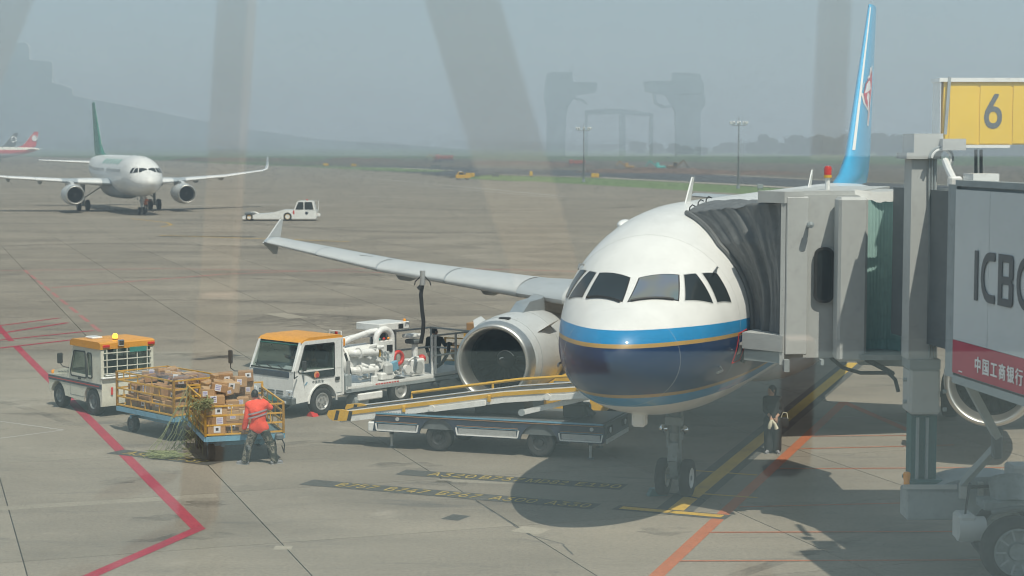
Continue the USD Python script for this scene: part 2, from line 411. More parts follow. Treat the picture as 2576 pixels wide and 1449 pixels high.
# white lines far out
for a, b, w in [((-20, 487), (75, 487.5), .5), ((410, 518), (560, 517), .5), ((620, 514), (835, 517), .5), ((880, 494), (1040, 497), .5), ((850, 440), (1420, 494), .45), ((990, 462), (1400, 497), .3), ((0, 1060), (160, 1082), .04), ((160, 1082), (0, 1103), .04)]:
    line_mark('white_line', [a, b], w, WHT, z=.005)
line_mark('yellow_guide_line', [(330, 550), (420, 560), (432, 566), (405, 571)], .2, YEL, z=.006)
line_mark('yellow_guide_line', [(400, 592), (880, 608)], .3, YEL, z=.006)
line_mark('dark_sign_patch', [(400, 594), (640, 596)], 1.6, BLK, z=.005)


def text_flat(text, origin, ux, uy, h, mt, name, parent=None, z=.0, w=None, bold=False):
    "lettering laid on a plane: origin, the direction of reading, the up direction"
    t = meshkit.text_mesh(text, h, .003, bold); v = np.array(t.vertices)
    if w: v[:, 0] *= w / v[:, 0].max()
    ux, uy = np.asarray(ux, float), np.asarray(uy, float); n = np.cross(ux, uy)
    V = np.asarray(origin) + v[:, :1] * ux + v[:, 1:2] * uy + v[:, 2:] * n
    return MB().add(V, t.faces).put(name, mt, parent, False)


def text_band(name, p0, p1, wd, words):
    a, b = ground_at(*p0), ground_at(*p1); u = unit(b - a); n = np.array([-u[1], u[0], 0]); L = np.linalg.norm(b - a)
    o = MB().grid(np.stack([[a - n * wd / 2 + [0, 0, .006], b - n * wd / 2 + [0, 0, .006]], [a + n * wd / 2 + [0, 0, .006], b + n * wd / 2 + [0, 0, .006]]]))
    st = struct(name, o, BLK)
    hgt = wd * .62
    for t0, t1, w in words:
        text_flat(w, a + u * L * t0 - n * hgt / 2 + [0, 0, .011], u, n, hgt, YEL_WORN, 'lettering', st, w=L * (t1 - t0))


text_band('stand_marking', (1008, 1188), (1570, 1226), .62, [(.135, .345, 'A320'), (.365, .56, 'B737'), (.575, .755, 'MD82'), (.79, .985, 'E190')])
text_band('stand_marking', (770, 1213), (1500, 1275), .60, [(.115, .255, 'B757'), (.29, .435, 'B747'), (.47, .615, 'B767'), (.655, .805, 'A300'), (.84, .98, 'A330')])
text_band('stand_marking', (290, 1136), (545, 1166), .60, [(.12, .45, 'A320'), (.55, .9, 'B737')])
line_mark('repair_patch', [(1300, 1330), (1370, 1338)], .5, SHOULDER, z=.003); line_mark('repair_patch', [(1100, 1209), (1290, 1214)], .35, PATCH, z=.003)
line_mark('dark_patch', [(1130, 1308), (1162, 1296)], .38, BLK, z=.003); line_mark('repair_patch', [(690, 1378), (735, 1378)], .3, SHOULDER, z=.003)
line_mark('repair_patch', [(0, 1279), (545, 1246)], .42, PATCH, z=.002); line_mark('dark_patch', [(490, 905), (600, 893)], .5, BLK, z=.003)
line_mark('repair_patch', [(690, 788), (750, 800)], .9, SHOULDER, z=.003)

# rubber marks, oil drips and cracks on the concrete
RUBBER = mat('rubber_marks', {'g': ('geometry', {}), 'mp': ('mapping', {'scale': (1, 1, 1)}), 'n': ('noise_texture', {'scale': 1.3, 'detail': 7, 'roughness': .75}), 'r': ('map_range', {'from_min': .42, 'from_max': .75, 'to_min': 0, 'to_max': .42, 'clamp': True}), 't': ('transparent_bsdf', {}), 'd': ('diffuse_bsdf', {'color': (.055, .052, .05)}), 'x': ('mix_closure', {})},
             [('g.position', 'n.vector'), ('n.fac', 'r.value'), ('r.result', 'x.fac'), ('t.BSDF', 'x.closure1'), ('d.BSDF', 'x.closure2')], surface='x.closure')
mr_ = random.Random(21)
for a, b, c, w in [((640, 800), (860, 806), (1060, 830), 5.0), ((620, 560), (900, 590), (1250, 585), 2.0), ((0, 620), (400, 600), (900, 640), 1.5), ((100, 760), (500, 745), (900, 770), 1.2), ((250, 905), (420, 880), (650, 905), .9), ((880, 690), (1180, 700), (1420, 690), 1.6), ((960, 520), (1300, 540), (1600, 520), 2.5), ((0, 470), (500, 480), (900, 470), 3.5), ((1850, 1449), (2050, 1380), (2250, 1330), .3), ((700, 1120), (820, 1100), (960, 1120), .4), ((0, 1010), (90, 1030), (200, 1075), .3), ((300, 700), (700, 690), (1000, 730), 1.0)]:
    q = np.array([ground_at(*a)[:2], ground_at(*b)[:2], ground_at(*c)[:2]]); t = np.linspace(0, 1, 18)[:, None]
    line_mark('tyre_mark', list((1 - t) ** 2 * q[0] + 2 * t * (1 - t) * q[1] + t ** 2 * q[2]), w, RUBBER, z=.0022, px=False)
for k in range(26):
    px, py = (mr_.uniform(40, 2200), mr_.uniform(1000, 1440)) if k < 18 else (mr_.uniform(0, 1400), mr_.uniform(640, 900))
    g = ground_at(px, py); r0 = mr_.uniform(.10, .42); q = np.linspace(0, 2 * np.pi, 23)[:-1]; rr = r0 * (1 + .3 * np.sin(2 * q + k) + .2 * np.sin(5 * q + 2 * k)); el = mr_.uniform(1, 2.4)
    m = MB(); m.add(*sheet(np.c_[g[0] + rr * el * np.cos(q), g[1] + rr * np.sin(q)], .0030)); struct('oil_stain', m, RUBBER)
for pts in ([(1190, 1255), (1260, 1300), (1330, 1345), (1415, 1368), (1440, 1395)],):
    g = np.array([ground_at(*p)[:2] for p in pts]); t = np.linspace(0, len(g) - 1, 40); g2 = np.stack([np.interp(t, range(len(g)), g[:, k]) for k in (0, 1)], 1) + np.array([[mr_.uniform(-.014, .014), mr_.uniform(-.014, .014)] for _ in t])
    line_mark('crack', list(g2), .035, BLK, z=.0012, px=False)
# ---------------------------------------------------------------- the terminal the photograph is taken from: its window pane, hall and columns
PANE_Y = .85
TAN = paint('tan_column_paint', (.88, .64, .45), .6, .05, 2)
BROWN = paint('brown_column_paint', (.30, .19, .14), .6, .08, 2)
HALL_FLOOR = paint('hall_floor', (.12, .17, .172), .35, .1, 1.2)
HALL_DARK = paint('hall_dark_wall', (.13, .15, .15), .6, .1, 1)
ROOF_GREY = paint('hall_ceiling', (.30, .30, .29), .7, .05, .6)


def mirrored(px, py, d):
    "the point behind the viewer whose image in the pane is seen at that pixel"
    p = at(px, py, d); return np.array([p[0], 2 * PANE_Y - p[1], p[2]])


wp = thing('terminal_window', 'large clear terminal window pane the apron is seen through', 'window', (0, PANE_Y, 5.6))
MB().box((0, 0, 3.2), (9, .012, 6.4)).put('pane', pane_material('coated_window_glass', (.915, .94, .938), 1.0, 0, 1.5, .075), wp, False)
MB().box((0, 0, -.06), (9.2, .12, .1)).put('sill', GREY_MID, wp, False)
for x in (-4.6, 4.6): MB().box((x, 0, 3.2), (.12, .14, 6.4)).put('mullion', GREY_MID, wp, False)
MB().box((0, 0, 6.45), (9.2, .12, .1)).put('head', GREY_MID, wp, False)
struct('hall_floor', MB().span((-30, -13, 5.2), (30, .75, 5.5)), HALL_FLOOR)
struct('hall_parapet', MB().span((-30, -13.2, 5.5), (30, -12.9, 7.0)), HALL_DARK)
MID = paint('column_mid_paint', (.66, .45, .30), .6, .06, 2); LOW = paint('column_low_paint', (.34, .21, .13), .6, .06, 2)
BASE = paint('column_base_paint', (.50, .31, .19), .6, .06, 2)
for nm, lab, mt, pts, wd in [
    ('slanted_column', 'broad slanted tan column mirrored in the window glass near the middle', TAN, [(1140, -120), (1163, 0), (1270, 360), (1292, 430)], 185),
    ('slanted_column', 'narrow tan column mirrored in the window glass left of the middle', TAN, [(606, -120), (597, 0), (573, 370)], 76),
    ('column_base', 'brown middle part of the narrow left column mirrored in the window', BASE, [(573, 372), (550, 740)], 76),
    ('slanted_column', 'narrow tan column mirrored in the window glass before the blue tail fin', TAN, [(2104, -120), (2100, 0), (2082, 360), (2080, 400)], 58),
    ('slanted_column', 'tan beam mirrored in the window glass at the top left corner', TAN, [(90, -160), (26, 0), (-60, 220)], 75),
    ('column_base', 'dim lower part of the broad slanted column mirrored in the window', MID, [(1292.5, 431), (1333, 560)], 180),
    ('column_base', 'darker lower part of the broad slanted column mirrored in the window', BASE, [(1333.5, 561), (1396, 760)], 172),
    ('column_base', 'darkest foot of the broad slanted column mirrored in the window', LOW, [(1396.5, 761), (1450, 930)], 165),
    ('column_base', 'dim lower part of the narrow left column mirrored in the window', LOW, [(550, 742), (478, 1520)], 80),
    ('dark_column', 'dark brown column mirrored in the window glass under the jet bridge', BROWN, [(2010, 850), (2000, 1100), (1985, 1330)], 66)]:
    d = 6.5 if 'broad' in lab else 7.5
    if 'brown' in lab: d = 9.0
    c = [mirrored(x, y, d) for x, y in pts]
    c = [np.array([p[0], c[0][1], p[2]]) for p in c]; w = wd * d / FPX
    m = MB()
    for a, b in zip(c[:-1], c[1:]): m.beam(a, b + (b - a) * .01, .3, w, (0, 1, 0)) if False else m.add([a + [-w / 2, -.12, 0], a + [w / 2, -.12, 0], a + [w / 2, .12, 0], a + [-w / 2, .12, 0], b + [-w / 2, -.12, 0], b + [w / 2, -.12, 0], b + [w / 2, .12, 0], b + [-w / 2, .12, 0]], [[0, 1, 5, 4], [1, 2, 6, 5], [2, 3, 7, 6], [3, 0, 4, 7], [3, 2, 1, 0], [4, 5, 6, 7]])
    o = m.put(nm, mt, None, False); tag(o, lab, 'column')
# the opposite wing of the terminal and its two jet bridges, seen only as reflections
OPP = paint('opposite_wing_cladding', (.74, .74, .73), .8, .1, .3)
D_ = 260.0


def silhouette(name, label, cat, px, depth, d=D_, thick=.8):
    pts = [mirrored(x, y, d) for x, y in px]; y0 = pts[0][1]
    m = MB().prism([(p[0], p[2]) for p in pts], thick, XZ, (0, y0, 0)); o = m.put(name, OPP, None, False)
    return tag(o, label, cat)


silhouette('terminal_wing', 'grey stepped terminal wing mirrored in the window at left', 'building', [(-200, 140), (0, 138), (0, 112), (30, 106), (66, 108), (72, 118), (74, 150), (130, 156), (131, 208), (150, 212), (181, 222), (182, 240), (330, 268), (600, 322), (800, 350), (1250, 380), (1250, 520), (-200, 520)], 0)
def silhouettes(name, label, cat, polys, d):
    o = thing(name, label, cat)
    for nm, px in polys: 
        pts = [mirrored(x, y, d) for x, y in px]; MB().prism([(p[0], p[2]) for p in pts], 3.0, XZ, (0, pts[0][1], 0)).put(nm, OPP, o, False)


silhouettes('mirrored_jet_bridge', 'grey jet bridge mirrored in the window, left of the pair', 'jet bridge', [('head', [(1376, 182), (1440, 180), (1441, 206), (1374, 206)]), ('arm', [(1371, 206.5), (1503, 206.5), (1500, 232), (1450, 240), (1368, 240)]), ('neck', [(1368, 240.5), (1448, 240.5), (1428, 272), (1424, 300), (1376, 300)]), ('stem', [(1376, 300.5), (1424, 300.5), (1422, 396), (1374, 396)]), ('brace', [(1446, 243), (1470, 250), (1480, 262), (1476, 264), (1464, 254), (1444, 249)])], D_)
silhouettes('mirrored_jet_bridge', 'grey jet bridge mirrored in the window, right of the pair', 'jet bridge', [('head', [(1692, 182), (1762, 184), (1764, 203), (1690, 203)]), ('arm', [(1620, 203.5), (1770, 203.5), (1772, 236), (1668, 238), (1624, 230)]), ('neck', [(1676, 238.5), (1774, 238.5), (1776, 262), (1762, 280), (1700, 280)]), ('stem', [(1700, 280.5), (1762, 280.5), (1764, 396), (1702, 396)]), ('brace', [(1642, 236), (1650, 236), (1654, 258), (1672, 266), (1690, 264), (1690, 270), (1668, 273), (1648, 262)])], D_)
silhouettes('mirrored_walkway', 'low grey walkway roof mirrored between the two jet bridges', 'walkway', [('roof', [(1472, 277), (1560, 273), (1645, 285), (1645, 294), (1560, 286), (1472, 289)]), ('post', [(1472, 290), (1479, 290), (1479, 396), (1472, 396)]), ('post', [(1560, 288), (1574, 289), (1574, 396), (1560, 396)]), ('post', [(1636, 295), (1643, 295), (1643, 396), (1636, 396)])], D_)
# the air
m = MB().span((-3600, -700, -1.2), (3600, 4400, 42))
hz = m.put('haze', mat('haze_air', {'v': ('principled_volume', {'color': (.83, .91, .97), 'density': .00105, 'anisotropy': .3})}, volume='v.volume'), None, False)
tag(hz, 'pale summer haze over the airfield', 'haze', kind='stuff')
# ---------------------------------------------------------------- airliners (x aft of the nose, y to starboard, z up)
_ST = np.array([(0, -.55, -.55, 0.0), (.03, -.42, -.68, .17), (.1, -.28, -.83, .33), (.3, -.04, -1.08, .60), (.6, .15, -1.29, .86), (1, .34, -1.47, 1.11), (1.5, .60, -1.63, 1.35), (2, .94, -1.74, 1.52), (2.5, 1.30, -1.83, 1.65), (3, 1.56, -1.9, 1.755), (3.5, 1.73, -1.95, 1.83), (4, 1.85, -2, 1.885), (5, 2.0, -2.05, 1.95), (6, 2.06, -2.07, 1.975), (7, 2.07, -2.07, 1.975), (20, 2.07, -2.07, 1.975), (23, 2.07, -1.88, 1.93), (26, 2.05, -1.35, 1.72), (29, 1.97, -.6, 1.36), (32, 1.78, .25, .78), (34, 1.45, .95, .30), (34.5, 1.3, 1.08, .12)])
_ft, _fb, _fw = [PchipInterpolator(_ST[:, 0], _ST[:, k]) for k in (1, 2, 3)]
FZ = 3.85


def fus(x, phi, off=0.0):
    x, phi = np.broadcast_arrays(np.asarray(x, float), np.asarray(phi, float))
    t, b, w = _ft(x), _fb(x), _fw(x); m = (t + b) / 2
    p = np.stack([x, w * np.cos(phi), FZ + m + (t - b) / 2 * np.sin(phi)], -1)
    if off:
        e = 1e-3; a = fus(x + e, phi) - fus(np.maximum(x - e, 0), phi); c = fus(x, phi + e) - fus(x, phi - e)
        n = np.cross(c, a); n /= np.linalg.norm(n, axis=-1, keepdims=True) + 1e-12
        ctr = np.stack([x, 0 * x, FZ + m], -1); sgn = np.sign(((p - ctr) * n).sum(-1, keepdims=True)); p = p + off * n * sgn
    return p


def patch(corners, off, n=8, grow=0.0, thick=0.0):
    "a panel that follows the fuselage skin: corners in (station, angle)"
    c = np.array(corners, float)
    if grow: ctr = c.mean(0); c = ctr + (c - ctr) * (1 + grow)
    s = np.linspace(0, 1, n); S, T = np.meshgrid(s, s, indexing='ij')
    q = (1 - S)[..., None] * (1 - T)[..., None] * c[0] + (1 - S)[..., None] * T[..., None] * c[1] + S[..., None] * T[..., None] * c[2] + S[..., None] * (1 - T)[..., None] * c[3]
    m = MB(); P = fus(q[..., 0], q[..., 1], off); m.grid(P)
    if thick:
        B = fus(q[..., 0], q[..., 1], off - thick)
        for a, b in ((P[0], B[0]), (P[-1], B[-1]), (P[:, 0], B[:, 0]), (P[:, -1], B[:, -1])): m.grid(np.stack([a, b]))
    return m


def band_paint(name, lo, hi, stops, rough=.38):
    "glossy livery paint: colour bands by height on the hull"
    return mat(name, {'u': ('uvmap', {'attribute': 'st'}), 's': ('separate_xyz', {}), 'mr': ('map_range', {'from_min': lo, 'from_max': hi, 'clamp': True}),
                      'r': ('rgb_ramp', {'interpolate': False, 'ramp': [(max(0, (z - lo) / (hi - lo)), c) for z, c in stops]}),
                      'tc': ('texture_coordinate', {}), 'n': ('noise_texture', {'scale': .8, 'detail': 6, 'roughness': .65}), 'mn': ('map_range', {'from_min': .3, 'from_max': .7, 'to_min': .89, 'to_max': 1.03}), 'mpn': ('mapping', {'scale': (2.2, 2.2, .5)}),
                      'mx': ('mix', {'mix_type': 'multiply', 'fac': 1.0}), 'p': ('principled_bsdf', {'roughness': rough, 'coat_weight': .4, 'coat_roughness': .03, 'specular_ior_level': .25})},
               [('u.UV', 's.vector'), ('s.y', 'mr.value'), ('mr.result', 'r.fac'), ('tc.object', 'mpn.vector'), ('mpn.vector', 'n.vector'), ('n.fac', 'mn.value'), ('r.color', 'mx.color1'), ('mn.result', 'mx.color2'), ('mx.color', 'p.base_color')], surface='p.BSDF')


_W, _B, _G, _N = (.77, .77, .755), (.02, .24, .50), (.42, .27, .09), (.012, .035, .10)
SOUTH_BODY = band_paint('airliner_band_paint', 2.30, 3.90, [(2.30, _W), (2.385, _B), (2.60, _G), (2.665, _N), (3.535, _G), (3.60, _B), (3.83, _W)])
TAIL_BLUE = paint('tail_blue', (.05, .37, .64), .35, .05, .5, coat=.4)
TAIL_BLUE_EDGE = paint('tail_edge_white', (.78, .76, .72), .35, .03, 1)
FIN_RED = paint('emblem_red', (.55, .06, .09), .4, .05, 2); FIN_WHITE = paint('emblem_white', (.80, .78, .78), .4, .03, 2)
RAINBOW = mat('windscreen_film', {'p': ('principled_bsdf', {'base_color': (.13, .17, .18), 'roughness': .12, 'specular_ior_level': .8, 'thin_film_thickness': 420, 'thin_film_ior': 1.6, 'coat_weight': .6}),
                                  'tc': ('texture_coordinate', {}), 'n': ('noise_texture', {'scale': 1.1, 'detail': 1}), 'mr': ('map_range', {'from_min': .3, 'from_max': .7, 'to_min': 260, 'to_max': 620}), 'cr': ('rgb_ramp', {'ramp': [(.3, (.13, .19, .20)), (.42, (.15, .17, .23)), (.5, (.18, .19, .17)), (.58, (.14, .19, .20)), (.7, (.17, .16, .22))]})},
              [('tc.object', 'n.vector'), ('n.fac', 'mr.value'), ('mr.result', 'p.thin_film_thickness'), ('n.fac', 'cr.fac'), ('cr.color', 'p.base_color')], surface='p.BSDF')
PYLON = paint('pylon_grey_blue', (.30, .345, .375), .35, .08, 2, metal=.3)
RX = np.array([[0, 0, 1], [1, 0, 0], [0, 1, 0]], float)      # lathe axis along +x


def airfoil(n=15, t=.12, camber=.02):
    b = (1 - np.cos(np.linspace(0, np.pi, n))) / 2
    y = 5 * t * (.2969 * np.sqrt(b) - .126 * b - .3516 * b ** 2 + .2843 * b ** 3 - .1036 * b ** 4); c = camber * 4 * b * (1 - b)
    return np.vstack([np.c_[b[::-1], (c + y)[::-1]], np.c_[b[1:], (c - y)[1:]]])   # trailing edge, over the top, round the nose, back underneath


def lofted(sections, t=(.13, .10), caps=True):
    "sections: (x leading edge, y, z, chord, thickness)"
    rings = []
    for x, y, z, c, th in sections:
        a = airfoil(15, th); rings.append(np.c_[x + a[:, 0] * c, np.full(len(a), y), z + a[:, 1] * c])
    m = MB(); m.grid(np.array(rings), True)
    if caps:
        for r in (rings[0], rings[-1]):
            k = len(r) // 2
            for i in range(k): m.add([r[i], r[i + 1], r[-1 - i], r[-2 - i]], [[0, 1, 3, 2]])
    return m


WING = [(11.3, 1.2, 2.95, 6.9, .135), (12.0, 2.6, 3.04, 6.1, .125), (14.05, 6.4, 3.22, 3.95, .112), (16.8, 11.6, 3.56, 2.75, .11), (19.35, 16.45, 4.12, 1.62, .10)]


def wing_at(y):
    W = np.array(WING); return [np.interp(y, W[:, 1], W[:, k]) for k in range(5)]


def make_airliner(name, label, loc, rz, body, tail, fence=True, engine_paint=None, detail=True, wings=True):
    o = thing(name, label, 'airliner', loc, rz)
    xs = np.unique(np.concatenate([np.array([0, .01, .03, .06, .1, .16, .23, .3, .4, .5, .6, .8]), np.linspace(1, 7, 25 if detail else 9), np.linspace(8, 19, 8), np.linspace(20, 34.5, 24)]))
    ph = np.linspace(0, 2 * np.pi, 65 if detail else 33)
    P = fus(xs[:, None], ph[None, :]); n = len(ph)
    m = MB(); m.grid(P)
    b = m.put('fuselage', body, o, uv=np.c_[P.reshape(-1, 3)[:, 0], P.reshape(-1, 3)[:, 2]])
    MB().lathe([(.12, 34.48), (.10, 34.52), (.0, 34.4)], 12, RX, (0, 0, FZ + 1.19)).put('exhaust', GREY_DARK, b)
    # flight deck windows
    SC = [[(1.80, 1.64), (2.10, 2.07), (1.62, 2.232), (1.17, 1.625)], [(2.17, 2.135), (2.345, 2.255), (2.19, 2.635), (1.72, 2.315)], [(2.46, 2.32), (2.76, 2.452), (2.714, 2.80), (2.31, 2.675)]]
    for side in (0, 1):
        for k, c in enumerate(SC):
            c = [(x, p if side == 0 else np.pi - p) for x, p in c]
            fr = patch(c, .004, 8, .07).put('window_frame', BLACK if k == 0 else GREY_LIGHT, o, True)
            patch(c, .012, 8, 0, .01).put('windscreen_pane' if k == 0 else 'side_window', RAINBOW if (k == 0 and side == 0 and detail) else GLASSY_BLACK, fr, True)
    if detail:
        for side, (a, bb) in enumerate((((1.20, 1.66), (1.60, 2.18)), ((1.16, 1.50), (1.62, .93)))):
            q = np.linspace(0, 1, 6); pts = fus(1.13 + (a[0] - .03 + (bb[0] - a[0]) * q - 1.13), a[1] + (bb[1] - a[1]) * q, .03)
            MB().tube(pts, .024, 6).put('wiper', BLACK, o)
        # panels, hatch outline, probes, antennas
        ring = MB(); 
        c0 = np.array([3.05, 3.36]); 
        for (u0, v0), (u1, v1) in zip([(-1, -1), (1, -1), (1, 1), (-1, 1)], [(1, -1), (1, 1), (-1, 1), (-1, -1)]):
            pts = [fus(c0[0] + (u0 + (u1 - u0) * s) * .20, c0[1] + (v0 + (v1 - v0) * s) * .17, .004) for s in np.linspace(0, 1, 6)]
            ring.tube(pts, .010, 4)
        ring.put('hatch_outline', RED, o); patch([(2.95, 3.30), (3.13, 3.30), (3.13, 3.44), (2.95, 3.44)], .006, 4).put('hatch_plate', FIN_WHITE, o)
        q = np.linspace(0, 2 * np.pi, 60)
        MB().tube(fus(.95 + 0 * q, q, .0), .0022, 4, False).put('radome_seam', GREY_LIGHT, o)
        for x in (2.95, 4.2, 5.75): MB().tube(fus(x + 0 * q, q, .0), .0018, 4, False).put('skin_seam', GREY_LIGHT, o)
        for p_ in (1.1, 2.04, 2.62, .52): MB().tube(fus(np.linspace(2.95, 9, 30), p_ + np.zeros(30), .0), .0018, 4, False).put('skin_seam', GREY_LIGHT, o)
        for x, h, sw in ((5.7, .50, .35), (20.5, .45, .3)):
            MB().prism([(x, FZ + 2.03), (x + .42, FZ + 2.03), (x + .42 + sw, FZ + 2.07 + h), (x + .26 + sw, FZ + 2.07 + h)], .03, XZ, (0, .015, 0)).put('blade_antenna', PLANE_WHITE, o)
        MB().ball((5.4, 1.18, FZ + 1.60), (.34, .14, .12), 2).put('antenna_bump', PLANE_WHITE, o)
        for y0 in (.35, -.35):
            MB().tube([fus(2.9, np.pi / 2 - y0 * 2.4, .0), fus(2.78, np.pi / 2 - y0 * 2.4, .09), fus(2.6, np.pi / 2 - y0 * 2.4, .09)], .02, 6).put('probe', STEEL, o)
        for p_ in (3.5, -.36):
            MB().tube([fus(2.3, p_, .0), fus(2.2, p_, .11), fus(2.0, p_, .11)], .022, 6).put('probe', STEEL, o)
        MB().rbox((2.6, .1, 1.93), (.26, .26, .30), .04).put('drain_box', WHITE, o)
    # cabin windows and doors
    for s, p0 in ((1, .26), (-1, np.pi - .26)):
        for k in range(0, 33):
            x = 6.6 + k * .62
            if 14.6 < x < 15.6: continue
            a = .082 * s
            patch([(x - .11, p0 + a), (x + .11, p0 + a), (x + .11, p0 - a), (x - .11, p0 - a)], .008, 3).put('cabin_window', GLASSY_BLACK, o, True)
        for x0, x1 in ((4.55, 5.45), (27.6, 28.4)):
            dm = MB()
            for a, bb in (((x0, p0 + .32 * s), (x1, p0 + .32 * s)), ((x0, p0 - .6 * s), (x1, p0 - .6 * s)), ((x0, p0 + .32 * s), (x0, p0 - .6 * s)), ((x1, p0 + .32 * s), (x1, p0 - .6 * s))):
                q = np.linspace(0, 1, 6); dm.tube(fus(a[0] + (bb[0] - a[0]) * q, a[1] + (bb[1] - a[1]) * q, .002), .012, 4)
            dm.put('door_outline', GREY_LIGHT, o)
    # belly fairing
    m = MB(); q = np.linspace(0, np.pi, 17); R = []
    for x, w, d in ((10.4, .3, .05), (11.4, 1.5, .28), (12.6, 2.0, .42), (17.5, 2.05, .45), (19.4, 1.6, .32), (21, .4, .05)): R.append(np.c_[np.full(17, x), w * np.cos(q), FZ - 1.1 - (.95 + d) * np.sin(q)])
    m.grid(np.array(R)); m.put('belly_fairing', WING_GREY, o, True)
    # fin
    FIN = [(24.9, 5.78, 7.4), (26.9, 6.15, 5.9), (28.1, 6.75, 5.0), (32.35, 11.85, 1.75)]
    rings = []
    for x, z, c in FIN:
        a = airfoil(15, .10 if z > 6 else .07, 0); rings.append(np.c_[x + a[:, 0] * c, a[:, 1] * c, np.full(len(a), z)])
    m = MB(); m.grid(np.array(rings), True); r = rings[-1]; k = len(r) // 2
    for i in range(k): m.add([r[i], r[i + 1], r[-1 - i], r[-2 - i]], [[0, 1, 3, 2]])
    fin = m.put('fin', tail, o, 50)
    # pale leading edge strip, proud of the fin
    le = MB(); L = []
    for f in np.linspace(0, 1, 8):
        x, z, c = [FIN[2][k] + (FIN[3][k] - FIN[2][k]) * (.03 + .95 * f) for k in range(3)]
        a = airfoil(15, .104, 0); a = a[15:17]; L.append(np.c_[x - .012 + a[:, 0] * c, a[:, 1] * c * 1.03, np.full(len(a), z)])
    le.grid(np.array(L)); le.put('leading_edge', TAIL_BLUE_EDGE if detail else FIN_WHITE, fin, True)
    for s in (1, -1):
        st_ = lofted([(29.6, .5 * s, 4.95, 3.5, .10), (33.0, 6.3 * s, 5.25, 1.35, .09)]); st_.put('tailplane', WING_GREY if detail else PLANE_WHITE, o, 40)
    if not wings: return o, fin
    for s in (1, -1):
        secs = [(x, y * s, z, c, t) for x, y, z, c, t in WING]
        w = lofted(secs).put('wing', WING_GREY, o, 40)
        ys = [2.9, 5.3] if not detail else None
        for y0, y1 in ((2.7, 5.0), (6.5, 9.0), (9.05, 11.6), (11.65, 14.1), (14.15, 16.3)):
            m = MB(); R = []
            for y in np.linspace(y0, y1, 4):
                x, _, z, c, t = wing_at(y); a = airfoil(15, t)[7:20]; R.append(np.c_[x - .02 + a[:, 0] * c * 1.0, np.full(len(a), y * s), z + a[:, 1] * c * 1.06 + .0])
            m.grid(np.array(R)); m.put('slat', PLANE_WHITE if not detail else NACELLE, w, True)
        for y in (4.1, 8.3, 11.4):
            x, _, z, c, t = wing_at(y); L = min(c * .9, 2.6)
            m = MB(); q = np.linspace(0, 2 * np.pi, 13); R = []
            for f, rr in ((0, .02), (.12, .16), (.4, .24), (.75, .2), (1, .03)): R.append(np.c_[np.full(13, x + c * .38 + f * L), y * s + rr * .8 * np.cos(q), z - .04 * c - .10 + rr * 1.1 * np.sin(q)])
            m.grid(np.array(R)); m.put('flap_fairing', WING_GREY, w, True)
        x, _, z, c, t = wing_at(16.45)
        if fence:
            m = MB().prism([(x + .05, z - .05), (x + .75, z - .42), (x + .95, z - .44), (x + 1.15, z - .04), (x + 1.4, z + .62), (x + 1.26, z + .64), (x + .35, z + .09)], .05, XZ, (0, 16.5 * s + .025, 0)); m.put('wing_fence', NACELLE, w)
        else:
            lofted([(x, 16.4 * s, z, c, .10), (x + .3, 16.9 * s, z + .18, 1.35, .1), (x + .7, 17.15 * s, z + .75, 1.1, .09), (x + 1.35, 17.25 * s, z + 1.6, .5, .08)]).put('winglet', PLANE_WHITE, w, 40)
        # engine: nacelle, bare metal lip, fan, spinner, pylon
        ex, ey, ez = 10.15, 5.75 * s, 1.88; ep = engine_paint or NACELLE
        nac = MB().lathe([(.985, .34), (1.03, .7), (1.07, 1.3), (1.07, 2.2), (1.0, 3.3), (.86, 4.3), (.80, 4.75), (.76, 4.75), (.75, 4.2)], 48, RX, (ex, ey, ez)).put('nacelle', ep, o, 40)
        MB().lathe([(.765, .55), (.77, .35), (.80, .12), (.845, .02), (.885, 0), (.93, .03), (.965, .14), (.987, .345)], 48, RX, (ex, ey, ez)).put('inlet_lip', LIP, nac, True)
        MB().lathe([(.77, .5), (.79, 1.0), (.795, 1.32), (.2, 1.34)], 40, RX, (ex, ey, ez)).put('inlet_duct', DARK2, nac, 40)
        fan = MB()
        for k in range(22):
            a = k * 2 * np.pi / 22; u = np.array([0, math.cos(a), math.sin(a)]); v = np.array([0, -math.sin(a), math.cos(a)]); bl = []
            for rr, tw in ((.2, .25), (.5, .6), (.78, .95)):
                d = np.array([math.cos(tw), 0, 0]) + v * math.sin(tw); ce = np.array([ex + 1.05, ey, ez]) + u * rr; bl.append([ce - d * .11, ce + d * .11])
            fan.grid(np.array(bl))
        fan.put('fan', DARK, nac, False)
        sp = MB().lathe([(.0, .62), (.08, .66), (.16, .78), (.22, .95), (.24, 1.1)], 24, RX, (ex, ey, ez)).put('spinner', BLACK, nac, True)
        q = np.linspace(0, 1, 30); sw = np.array([[ex + .64 + .33 * t ** 1.2, ey + (.03 + .19 * t) * math.cos(8.5 * t + .6), ez + (.03 + .19 * t) * math.sin(8.5 * t + .6)] for t in q])
        MB().tube(sw + [-.02, 0, 0], .016, 5).put('swirl', FIN_WHITE, sp)
        MB().lathe([(.52, 4.2), (.50, 5.0), (.38, 5.6), (.30, 5.6)], 24, RX, (ex, ey, ez)).put('exhaust_cone', GREY_DARK, nac, 40)
        wx, _, wz, wc, wt = wing_at(5.75)
        MB().prism([(ex + 1.5, ez + .95), (ex + 2.3, ez + 1.28), (wx - .3, wz - .02), (wx + .3, wz + .10), (wx + 2.6, wz - .1), (wx + 2.2, wz - .55), (ex + 4.6, ez + .7), (ex + 3.0, ez + .85)], .36, XZ, (0, ey + .18, 0)).put('pylon', ep if not detail else PYLON, o, 40)
